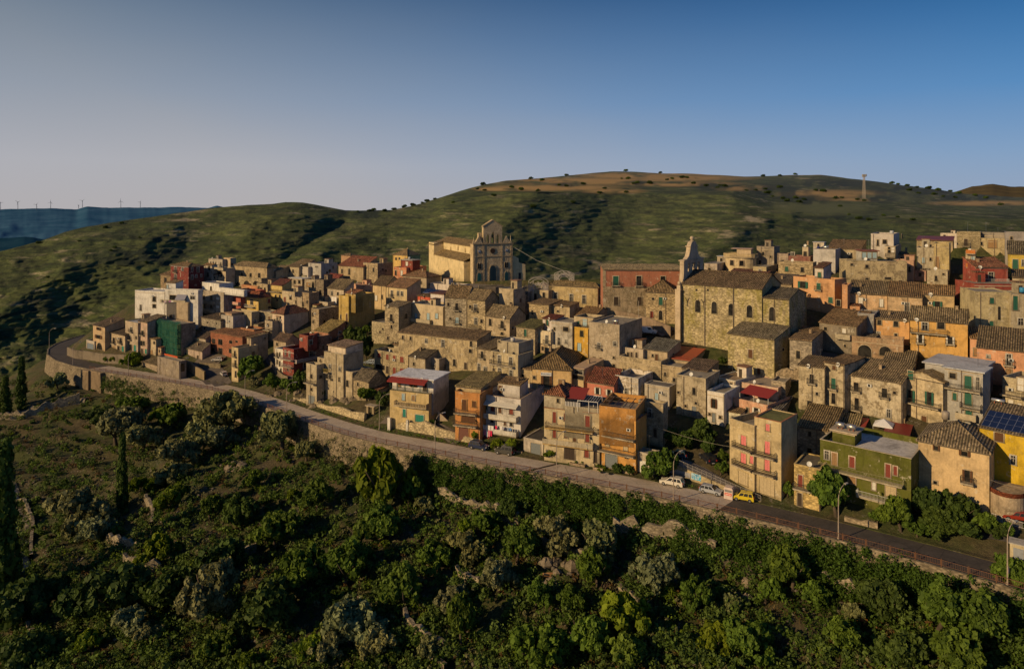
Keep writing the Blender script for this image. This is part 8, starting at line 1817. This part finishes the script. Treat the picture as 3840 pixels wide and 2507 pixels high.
T_ = [
 ('O',272,985,100,'olive','olive tree with grey crown right of the concrete buttress',gO),('O',332,1010,78,'olive','smaller olive right of the one beside the buttress',gO),
 ('O',415,1045,88,'olive','olive at the lower left of the large olive clump',gO),('O',455,1010,80,'olive','olive in the heart of the large olive clump',gO),
 ('O',528,955,125,'olive','largest pale olive of the clump touching the road edge',gO),('O',515,1010,75,'olive','olive at the lower right of the large olive clump',gO),
 ('O',400,1095,66,'olive','low olive hanging below the large olive clump',gO),('O',655,985,105,'olive','big rounded olive leaning over the road beside the second drain',gO,1.15),
 ('O',712,1040,62,'olive','small grey olive right of the big rounded roadside olive',gO),('O',178,1180,120,'olive','broad olive on the left slope beside the mule path',gO),
 ('O',225,1225,85,'olive','olive touching the right side of the broad left slope olive',gO),('O',815,1440,140,'olive','largest olive at the bottom left of centre',gO),
 ('O',760,1490,80,'olive','olive crown at the lower left of the largest bottom olive',gO),('O',875,1480,90,'olive','olive crown at the lower right of the largest bottom olive',gO),
 ('O',300,1440,85,'olive','grey olive in the bottom left quarter',gO),('O',345,1470,55,'olive','small grey olive right of the bottom left olive',gO),
 ('O',1292,1235,95,'olive','left one of the paired olives below the ivy hedge',gO),('O',1390,1250,100,'olive','right one of the paired olives below the ivy hedge',gO,1.15),
 ('O',1525,1320,115,'olive','large round olive above the tangle of dead branches',gO),('O',1160,1330,85,'olive','slender olive in the middle right of the slope',gO,1.2),
 ('O',1085,1265,80,'olive','brownish olive left of the round green tree',gO),('O',1048,1385,70,'olive','olive above the tall narrow green tree',gO),
 ('O',985,1170,50,'olive','small olive below the pale wall fragment by the road',gO),('O',1105,1110,50,'olive','little grey olive just under the road ivy',gO),
 ('O',1170,1140,45,'dark','small dark tree standing in front of the road ivy','dark trees'),
 ('O',482,1370,120,'olive','tall dusky olive in the lower middle left',gO,1.3),('O',135,880,46,'olive','olive beside the outer foot of the road bend',gO),
 ('O',885,1105,112,'bright','tallest bright green tree touching the road railing','green trees on the slope',1.5,'broadleaf_tree'),
 ('O',950,1140,62,'green','dark green tree right of the tallest bright green tree',gG),('O',572,945,54,'green','dark green tree at the right of the olive clump by the road',gG,1.2),
 ('O',410,960,60,'green','green tree behind the left edge of the olive clump',gG),('O',305,940,62,'green','dark green tree right of the ivy covered wall',gG,.8),
 ('O',240,965,70,'dark','low brown green bush below the buttress','dark bushes on the slope',.6),('O',370,960,40,'bright','small light green shrub between two olives',gB),
 ('O',905,1210,95,'green','vine covered mound below the tallest bright green tree',gG),('O',840,1230,80,'green','green thicket left of the vine covered mound',gG),
 ('O',930,1372,105,'green','yellowish round tree left of the slender olive',gG,1.1),('O',1200,1265,90,'green','round green tree right of the brownish olive',gG),
 ('O',1245,1375,62,'green','narrow green tree behind the brown cow',gG,1.2),('O',1070,1440,72,'green','tall narrow green tree in the bottom centre',gG,1.9),
 ('O',1385,1330,85,'green','green tree left of the dead branches',gG),('O',1340,1390,70,'green','green tree right of the standing cow',gG),
 ('O',1455,1420,105,'bright','broad bright green tree in the lower right centre','bright trees',1.0,'broadleaf_tree'),('O',1360,1470,110,'green','spreading green tree at the bottom right of centre',gG),
 ('O',1250,1500,120,'green','large green tree at the bottom edge near the centre',gG),('O',1460,1500,90,'green','green tree at the bottom edge below the broad bright tree',gG),
 ('O',1620,1375,62,'green','upright green tree beside the grey dry wall',gG,1.2),('O',1660,1480,80,'bright','yellow green shrub at the bottom right of centre',gB),
 ('O',1840,1330,100,'green','dense green tree below the pale rock outcrop',gG),('O',1780,1370,70,'green','green tree left of the dense one below the rock outcrop',gG),
 ('O',1900,1375,72,'green','green tree right of the dense one below the rock outcrop',gG),('O',1700,1400,55,'olive','thorny grey bush right of the upright green tree',gO),
 ('O',1740,1480,95,'green','green tree at the bottom edge in the right half',gG),('O',1965,1470,80,'green','small round tree left of the hidden brown cow',gG),
 ('O',2050,1400,90,'dark','dark bush above the reddish cow','dark trees'),('O',1985,1420,48,'olive','slim olive left of the reddish cow',gO,1.3),
 ('O',2180,1420,130,'green','ivy mound on the right slope',gG),('O',2290,1440,130,'green','green mound in the lower right corner area',gG),
 ('O',2230,1510,120,'green','wide tree at the bottom right edge',gG),('O',2100,1510,90,'dark','dark tree at the bottom right','dark trees'),('O',2340,1350,90,'green','leafy mound against the right edge',gG),
 ('O',372,1270,62,'bright','bright yellow green bush above the white dry wall',gB,1.2),('O',335,1300,45,'bright','smaller bright bush left of the yellow green bush',gB),
 ('O',400,1150,58,'bright','bright green bush below the olive clump',gB),('O',325,1120,42,'bright','light green shrub right of the slim cypress',gB),('O',362,1115,34,'bright','second light green shrub right of the slim cypress',gB),
 ('O',680,1145,34,'bright','yellow green shrub at the left centre of the slope',gB),('O',1078,1230,44,'bright','lime green bush beside the brownish olive',gB,1.3),
 ('O',215,1480,60,'bright','yellow green bush in the bottom left quarter',gB),('O',575,1530,48,'bright','lime shrub at the bottom edge left of centre',gB),('O',715,1500,60,'bright','lime shrub next to the largest bottom olive',gB),
 ('O',500,1500,75,'green','rounded green tree at the bottom left of centre',gG),('O',575,1440,60,'dark','dark bush in the lower left centre','dark trees'),
 ('O',400,1365,100,'dark','dark tree under the grey terrace edge','dark trees'),('O',500,1300,85,'dark','dark green tree left of the dusky olive','dark trees'),
 ('O',255,1370,120,'dark','wide dark thicket left of the bright yellow green bush','dark trees'),('O',110,1380,70,'dark','dark bush right of the mule path','dark trees'),
 ('O',180,1400,90,'dark','dark tree in the lower left by the path','dark trees'),('O',30,1420,110,'dark','dark tree mass at the lower left corner','dark trees'),('O',60,1515,90,'dark','dark bush at the bottom left corner','dark trees'),
 ('O',640,1240,90,'green','green tree at the left centre above the ruined wall',gG),('O',560,1190,70,'dark','dark round bush in the middle of the slope','dark trees'),('O',490,1180,60,'green','green bush left of the dark round bush',gG),
 ('O',740,1150,80,'green','olive green bush below the roadside olives',gG),('O',600,1110,46,'green','small green bush under the roadside olives',gG),('O',800,1310,110,'green','leafy thicket in the centre left of the slope',gG),
 ('O',700,1320,100,'green','leafy thicket left of the centre',gG),('O',640,1400,110,'dark','dark leafy slope tree left of the yellowish round tree','dark trees'),('O',1000,1500,60,'olive','grey shrub at the bottom centre',gO),
 ('O',1130,1210,60,'green','green bush left of the round green tree',gG),('O',1010,1290,70,'green','green bush left of the lime bush',gG),('O',1180,1190,45,'dark','dark small tree above the pair of olives','dark trees'),
 ('O',284,1110,20,'cypress','slim dark cypress standing alone on the left slope','cypress trees',1.9),('O',50,903,18,'cypress','taller cypress of the left terrace','cypress trees',1.35),('O',11,928,22,'cypress','shorter cypress at the left frame edge','cypress trees',.9),
 ('O',8,1240,52,'cypress','huge dark cypress at the left edge beside the mule path','cypress trees',1.5),
 # among the houses
 ('K',250,1150,420,'green','large dark green tree in front of the olive green house',gT,1.1),('K',880,1360,300,'green','bushy tree covering the right foot of the olive green house',gT,1.2),
 ('K',1150,1260,300,'dark','tall dark tree between the green house and the cream and white house',gT,1.1),('K',1350,1420,300,'dark','dark shrubbery below the cream and white house',gT,.8),('K',1680,1420,230,'green','green tree near the right end of the garden',gT),
 ('K',650,1400,150,'green','small shrub at the foot of the olive green house',gT,.8),('K',1900,1500,150,'green','bush by the white fence near the red car',gT),('K',1500,1500,260,'dark','dark hedge bush near the road at the right',gT,.6),
 ('K',1450,1330,300,'dark','dark tree right of the tall dark one by the cream and white house',gT,1.0),('K',1220,1480,280,'dark','dark bush under the tall dark tree',gT,.7),('K',1040,1500,230,'green','round bush on the road bank below the green house corner',gT,.8),('K',1800,1520,220,'dark','dark bush between the garden wall and the red car lane',gT,.7),
 ('I',1250,1140,330,'green','round tree hiding the white gate beside the parked white family car',gT,1.0),
 ('H',1125,965,115,'citrus','small citrus tree between the orange house and the white laundry house',gT,1.2),('H',1335,1045,130,'citrus','small dark citrus behind the grey off road car',gT,1.1),
 ('H',1495,1055,185,'citrus','yellow green citrus tree in a planter beside the grey off road car',gT,.8),('H',1890,1130,225,'citrus','spreading citrus in a planter before the cream apartment house',gT,.7),
 ('B',650,1230,290,'green','big green tree beside the cream ramp corner house',gT,1.0),('B',650,1370,130,'olive','grey bush below the big green tree of the ramp house',gT),
 ('B',860,1370,200,'green','autumn green bush below the steep lane',gT,1.0),('B',1000,1400,170,'green','bush left of the garage tower house',gT),('B',1110,1370,150,'dark','dark green bush beside the garage tower house',gT,1.4),
 ('B',1640,940,200,'dark','dark tree at the foot of the tall mustard house',gT,1.1),('B',1740,1030,170,'dark','tree between the mustard house and the stone tower house',gT,1.6),('B',1760,870,120,'green','bush on the rock under the stone tower house',gT),
 ('A',1010,1150,200,'bright','bright green bush on the bank at the road bend',gT,.9),('A',860,1145,110,'bright','green bush left of the bright bank bush',gT,.8),('A',765,1155,90,'green','small bush at the left of the road bank',gT),('A',985,1200,80,'green','low bush under the bright bank bush',gT),
 ('B',1280,1470,170,'dark','dark bush on the rock beside the garage tower',gT,1.0),('B',1425,1290,110,'green','ivy column climbing the grey brown house',gT,2.6),('B',1440,1430,130,'green','bush at the root of the climbing ivy',gT),
 ('H',60,580,190,'green','vine thicket behind the little stone porch',gT,.9),('H',230,640,130,'dark','dark shrub between the ruin and the white decked house',gT,1.3),('H',365,830,90,'green','potted shrub by the teal door',gT),('H',700,870,80,'dark','clipped dark bush beside the white decked house',gT,1.1),
 ('C',1045,1300,120,'dark','ivy bush hanging on the very long stone house',gT,1.3),('C',1140,1310,100,'dark','second ivy bush right of the first on the long stone house',gT,1.5),
 ('I',1620,830,260,'dark','dark shrubs in the gully below the blank stone house',gT,1.0),('I',1480,900,230,'dark','leafy bank left of the hidden black car',gT,.9),('I',1700,960,160,'dark','dark fig tree above the hidden black car',gT,1.3),
 ('I',1360,860,170,'dark','shrub beside the ruined battlemented house',gT),('I',1820,1180,180,'green','bush left of the tall tan tower house',gT,.9),('I',1850,1050,130,'green','leafy bank behind the tall tan tower house',gT,1.2),
 ('I',840,1185,120,'dark','oleander bush left of the pair by the orange garage',gT,.9),('I',945,1190,120,'dark','oleander bush right of the pair by the orange garage',gT,.9),('I',650,1180,120,'bright','low bright hedge bush before the orange garage',gT,.5),
 ('J',810,1250,120,'green','fig tree in the gap between tan tower and small yellow house',gT,1.6),('I',1560,470,110,'dark','prickly bush on the balcony of the blank stone house',gT,.8),('D',1985,1320,140,'green','weeds smothering the overgrown ruin',gT,.7),
 ('E',545,1300,90,'dark','dark bush on the white wall below the bell gable church',gT,.8),('E',1130,1440,120,'bright','light green weeds in the corner of the church annex',gT,.5),
]
for r_ in T_:
    t, x, y, w_, kd, lb, gp = r_[:7]; hs = r_[7] if len(r_) > 7 else 1.0; nm = r_[8] if len(r_) > 8 else None
    if gp == gT and kd in ('dark', 'green') and ('bush' in lb or 'shrub' in lb or 'thicket' in lb or 'weeds' in lb or 'ivy' in lb): nm = 'shrub'
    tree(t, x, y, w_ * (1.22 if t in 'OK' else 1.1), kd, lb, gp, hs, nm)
# wild undergrowth of the slope, nobody could count it
def scatter(n, seed, dens=None, ymax=None):
    rs = np.random.default_rng(seed); px = rs.uniform(-250, 4100, n * 3); py = rs.uniform(1380, 2700, n * 3)
    yl = np.interp(px, [p[0] for p in fence_px[:27][::-1]], [p[1] for p in fence_px[:27][::-1]]) + 25
    px, py = px[py > yl][:n], py[py > yl][:n]
    # march every line of sight at once to the ground
    D = np.full(px.shape, 55.0); done = np.zeros(px.shape, bool)
    for it in range(900):
        m_ = ~done
        if not m_.any(): break
        X_ = (px[m_] - CX) / F * D[m_]; g_ = terr(X_, D[m_]) + (py[m_] - HY) / F * D[m_]; h_ = g_ > 0
        id_ = np.where(m_)[0]; done[id_[h_]] = True; D[id_[~h_]] += .8
        if it > 300: break
    X_ = (px - CX) / F * D; dm = np.full(X_.shape, 1e9); ins = np.zeros(X_.shape, bool)
    for i in range(len(PA)):
        a = PA[i]; b = PA[(i + 1) % len(PA)]; ins ^= ((a[1] > D) != (b[1] > D)) & (X_ < (b[0] - a[0]) * (D - a[1]) / (b[1] - a[1] + 1e-12) + a[0])
        t = np.clip(((X_ - a[0]) * (b[0] - a[0]) + (D - a[1]) * (b[1] - a[1])) / ((b[0] - a[0]) ** 2 + (b[1] - a[1]) ** 2), 0, 1); dm = np.minimum(dm, np.hypot(X_ - a[0] - t * (b[0] - a[0]), D - a[1] - t * (b[1] - a[1])))
    ok = ~ins & (dm > 1.6); X_, D = X_[ok], D[ok]; return X_, D, terr(X_, D)
X_, Y_, Z_ = scatter(8500, 101)
rs = np.random.default_rng(3); pn = vnoise(X_, Y_, 14, 77)
keep = pn > np.where(X_ < -35, -.9, -.4); X1, Y1, Z1 = X_[keep], Y_[keep], Z_[keep]
def stuff_bushes(name, X1, Y1, Z1, mat, rmin, rmax, per, size, seed, label, cat, color, sub=3, hmul=.9):
    rs = np.random.default_rng(seed); n = len(X1)
    R0 = rs.uniform(rmin, rmax, n); C_ = []; R_ = []
    for j in range(sub):
        o = rs.normal(size=(n, 3)) * R0[:, None] * .5; o[:, 2] = np.abs(o[:, 2]) * hmul + R0 * .25
        C_.append(np.stack([X1, Y1, Z1], 1) + o); R_.append(R0 * rs.uniform(.45, .75, n))
    V_, Q_, tn = leaves(np.concatenate(C_), np.concatenate(R_), per, size, rs)
    o = link(name, npmesh(name, V_, Q_, [mat], False, [('tone', 'FACE', 'FLOAT', tn)]), None, color); return tag(o, label, cat, None, 'stuff')
sel = rs.random(len(X1))
a_ = sel < .36; b_ = (sel >= .36) & (sel < .62); c_ = (sel >= .62) & (sel < .82); e_ = (sel >= .82) & (sel < .93); f_ = sel >= .93
stuff_bushes('undergrowth', X1[a_], Y1[a_], Z1[a_], M_DARK, .5, 1.7, 30, .34, 21, 'dark wild undergrowth covering the slope below the road', 'undergrowth', (1.35, 1.35, 1.2))
stuff_bushes('scrub', X1[b_], Y1[b_], Z1[b_], M_GREEN, .5, 1.5, 30, .32, 22, 'green wild scrub scattered over the slope below the road', 'scrub', (.85, .9, .85))
stuff_bushes('heath', X1[c_], Y1[c_], Z1[c_], M_OLIVE, .35, 1.1, 26, .26, 23, 'grey green low bushes dotted over the rocky slope', 'heath', (.75, .72, .6))
stuff_bushes('dry_brush', X1[e_], Y1[e_], Z1[e_], M_DRY, .4, 1.1, 26, .22, 24, 'brown dry brush between the green bushes of the slope', 'dry brush', (.55, .45, .38))
stuff_bushes('young_shrubs', X1[f_], Y1[f_], Z1[f_], M_BRIGHT, .4, 1.3, 30, .26, 25, 'fresh light green shrubs sprinkled over the slope', 'shrubs', (.8, .9, .7))
# ivy and creepers hanging over the retaining wall
def along(px0, px1, n, seed, dmin, dmax, zmin, zmax, rmin, rmax, per, size, name, label, mat, col):
    rs = np.random.default_rng(seed); P0 = []
    for i in range(n):
        px = rs.uniform(px0, px1); p, w_ = near_i(px); t = rs.random(); p = p - w_ * (dmin + (dmax - dmin) * t) + Vector((rs.normal() * .4, rs.normal() * .4, 0))
        z = p.z + zmax + (zmin - zmax) * (t * .8 + rs.random() * .35); P0.append((p.x, p.y, z))
    C_ = np.array(P0); R_ = rs.uniform(rmin, rmax, n); V_, Q_, tn = leaves(C_, R_, per, size, rs)
    o = link(name, npmesh(name, V_, Q_, [mat], False, [('tone', 'FACE', 'FLOAT', tn)]), None, col); return tag(o, label, 'ivy', None, 'stuff')
along(1570, 2420, 680, 31, .4, 4.0, -5.2, .1, .5, 1.2, 85, .24, 'ivy', 'thick dark ivy hedge hanging below the central road railing', M_GREEN, (.55, .66, .55))
along(2560, 3960, 1250, 32, .4, 6.5, -7.2, .15, .5, 1.35, 85, .24, 'ivy', 'thick dark ivy hedge hanging below the right road railing', M_GREEN, (.55, .66, .55))
along(3000, 4000, 420, 35, 3, 14, -9, -3.6, .8, 1.7, 85, .28, 'ivy', 'ivy mass tumbling down the slope at the lower right', M_GREEN, (.55, .62, .5))
along(400, 560, 150, 33, .5, 2.4, -6.5, -.4, .5, 1.0, 80, .2, 'ivy', 'dark creeper covering the wall right of the buttress', M_DARK, (1.5, 1.5, 1.4))
along(2380, 2600, 150, 36, .4, 1.8, -3.4, .1, .5, 1.0, 80, .22, 'ivy', 'ivy fringe above the exposed coursed stone wall', M_GREEN, (.55, .66, .55))
along(560, 1100, 130, 37, .5, 2.2, -6, -1.2, .4, .9, 70, .2, 'ivy', 'dark creeper patches on the road wall behind the olive clump', M_DARK, (1.4, 1.4, 1.2))
along(1100, 1560, 170, 34, .5, 2.4, -6, -.5, .4, .95, 70, .2, 'ivy', 'dusty green creeper patches under the central road wall', M_OLIVE, (.7, .7, .55))
# weeds on the inner verge of the road
rs = np.random.default_rng(8); VV = []
for i in range(330):
    px = rs.uniform(880, 2560); p, w_ = near_i(px)
    if 1750 < px < 2420 and rs.random() < .75: continue
    VV.append(tuple(p + w_ * (7.1 + rs.random() * 1.4) + Vector((0, 0, .15))))
C_ = np.array(VV); V_, Q_, tn = leaves(C_, rs.uniform(.12, .5, len(C_)), 26, .16, rs)
tag(link('verge_weeds', npmesh('verge_weeds', V_, Q_, [M_GREEN], False, [('tone', 'FACE', 'FLOAT', tn)]), None, (1, 1.1, .8)), 'low green weeds along the inner edge of the road', 'weeds', None, 'stuff')
# dry grass blades
X_, Y_, Z_ = scatter(3200, 55); rs = np.random.default_rng(55); pn = vnoise(X_, Y_, 18, 78); kp = pn > .0; X_, Y_, Z_ = X_[kp], Y_[kp], Z_[kp]
n = len(X_); k_ = 16; ix = np.repeat(np.arange(n), k_); m_ = len(ix)
bx_ = X_[ix] + rs.normal(size=m_) * .55; by_ = Y_[ix] + rs.normal(size=m_) * .55; bz_ = terr(bx_, by_); an_ = rs.random(m_) * 2 * PI; hh = rs.uniform(.25, .7, m_); lw = rs.uniform(.03, .07, m_)
tx_ = bx_ + rs.normal(size=m_) * .18; ty_ = by_ + rs.normal(size=m_) * .18
V_ = np.stack([np.stack([bx_ - np.cos(an_) * lw, by_ - np.sin(an_) * lw, bz_ - .05], 1), np.stack([bx_ + np.cos(an_) * lw, by_ + np.sin(an_) * lw, bz_ - .05], 1), np.stack([tx_, ty_, bz_ + hh], 1)], 1).reshape(-1, 3)
tag(link('dry_grass', npmesh('dry_grass', V_, np.arange(m_ * 3).reshape(-1, 3), [M_DRY], False, [('tone', 'FACE', 'FLOAT', rs.random(m_))]), None, (.7, .66, .6)), 'straw coloured dry grass on the open patches of the slope', 'dry grass', None, 'stuff')
# loose limestone rubble
X_, Y_, Z_ = scatter(2200, 66); rs = np.random.default_rng(66); pn = vnoise(X_, Y_, 10, 79); kp = pn > .12; X_, Y_ = X_[kp], Y_[kp]
ix = np.repeat(np.arange(len(X_)), 3); bx_ = X_[ix] + rs.normal(size=len(ix)) * .6; by_ = Y_[ix] + rs.normal(size=len(ix)) * .6; bz_ = terr(bx_, by_)
base = np.array([(-1,-1,-1),(1,-1,-1),(1,1,-1),(-1,1,-1),(-1,-1,1),(1,-1,1),(1,1,1),(-1,1,1)], float); fq = np.array([(3,2,1,0),(4,5,6,7),(0,1,5,4),(1,2,6,5),(2,3,7,6),(3,0,4,7)])
sz = rs.uniform(.07, .3, len(ix)); V_ = (base[None] * (1 + rs.normal(size=(len(ix), 8, 3)) * .28)) * sz[:, None, None] * np.array([1, 1, .6]) + np.stack([bx_, by_, bz_], 1)[:, None]
Qs = (fq[None] + (np.arange(len(ix)) * 8)[:, None, None]).reshape(-1, 4)
tag(link('rubble', npmesh('rubble', V_.reshape(-1, 3), Qs, [M_PL], False), None, (.22, .19, .15)), 'loose pale limestone rubble strewn over the slope', 'rubble', None, 'stuff')
# pale rock outcrop on the right slope
def outcrop(t, pts, label, hgt=2.0, seed=1):
    rs = np.random.default_rng(seed); V0 = []; F0 = []; c = npts(t, pts); mb = MB()
    for p in c:
        for q in range(5):
            x, y = p.x + rs.normal() * 1.6, p.y + rs.normal() * 1.2; z = tz(x, y); r = rs.uniform(.6, 1.6); i0 = len(mb.v)
            nn = 7
            for j in range(4):
                for u in range(nn):
                    an_ = 2 * PI * u / nn; rr = r * (1, .95, .7, .25)[j] * rs.uniform(.75, 1.2); mb.v.append((x + rr * math.cos(an_), y + rr * math.sin(an_), z + hgt * (-.3, .15, .38, .5)[j] * rs.uniform(.7, 1.2) * r))
            for j in range(3):
                for u in range(nn):
                    w_ = (u + 1) % nn; mb.f.append((i0 + j * nn + u, i0 + j * nn + w_, i0 + (j + 1) * nn + w_, i0 + (j + 1) * nn + u)); mb.m.append(0)
            mb.f.append(tuple(i0 + 3 * nn + u for u in range(nn))); mb.m.append(0)
    o = mb.build('rock_outcrop', M_PO, None, (.42, .34, .24)); return tag(o, label, 'rock', None, None)
outcrop('T', [(180,790),(250,830),(330,850),(400,880),(330,930),(430,900),(120,770)], 'big pale limestone outcrop below the ivy at the right', 1.7, 4)
outcrop('L', [(1290,880),(1330,900)], 'grey boulders behind the standing cow', 1.2, 5)
outcrop('U', [(1090,600),(1110,610)], 'grey boulder in the upper middle of the slope', 1.2, 6)
outcrop('G', [(1400,480),(1480,500),(1560,520),(1300,560)], 'pale quarried rock under the ivy covered house', 1.2, 7)
outcrop('G', [(1130,470),(1040,450),(900,450)], 'rock face behind the verge left of the garage tower', 1.2, 8)
# trees dotted on the far hill
rsH = random.Random(21)
hp = [(1338,795),(1385,792),(1405,790),(1440,793),(1475,787),(1515,776),(1520,772),(1548,768),(1585,762),(1600,757),(1628,748),(1790,710),(1820,715),(1850,735),(1985,672),(2030,678),(1915,705),(1955,713),(2015,718),(2100,697),(2120,700),(2190,693),(2248,725),(2270,708),(2330,672),(2355,672),(2345,722),(2380,690),(2395,688),(2440,690),(2500,675),(2520,672),(2560,668),(2575,668),(2600,690),(2650,700),(2690,705),(2720,700),(2700,698),(2797,715),(2838,715),(2880,725),(2900,740),(2930,745),(2955,755),(2980,745),(3000,760),(3015,750),(2870,710),(2925,705),(3060,715),(3085,718),(3130,745),(3160,745),(3210,750),(3240,755),(2925,660),(2975,656),(2124,656),(2476,648),(2345,640),(1810,693),(2860,662),(3350,690),(3365,693),(3400,698),(3440,704),(3480,708),(3520,716),(3560,716),(3600,728),(3500,730),(3540,738),(3580,742),(3450,725),(3410,715),(3650,735),(3700,745),(3750,770),(3150,775),(3190,805),(3220,820),(3260,825),(3310,810),(3370,815),(3420,825),(430,930),(410,943),(142,912),(462,838),(360,1035),(400,855),(520,890),(300,905),(545,985),(180,1040),(2000,775),(1700,760),(2150,760)]
for n_, (x, y) in enumerate(hp):
    p = hill_at(x, y); big = 3.5 if y > 800 and x < 700 else 4.5
    r = rsH.uniform(.6, 1.15) * big * p.y / 1200
    rt = thing('hillside_tree', 'small dark tree on the grazed hill across the valley', 'tree', (p.x, p.y, p.z - r * .25), rsH.uniform(0, 6), 'small dark trees on the grazed hill')
    o = link('crown', rsH.choice(CR['dark'] + CR['green'][:1]), rt, (.75, .8, .9)); o.scale = (r * 1.3, r * 1.3, r)
    tk = link('trunk', TRK[0], rt); tk.scale = (r, r, r)
props_after_green()
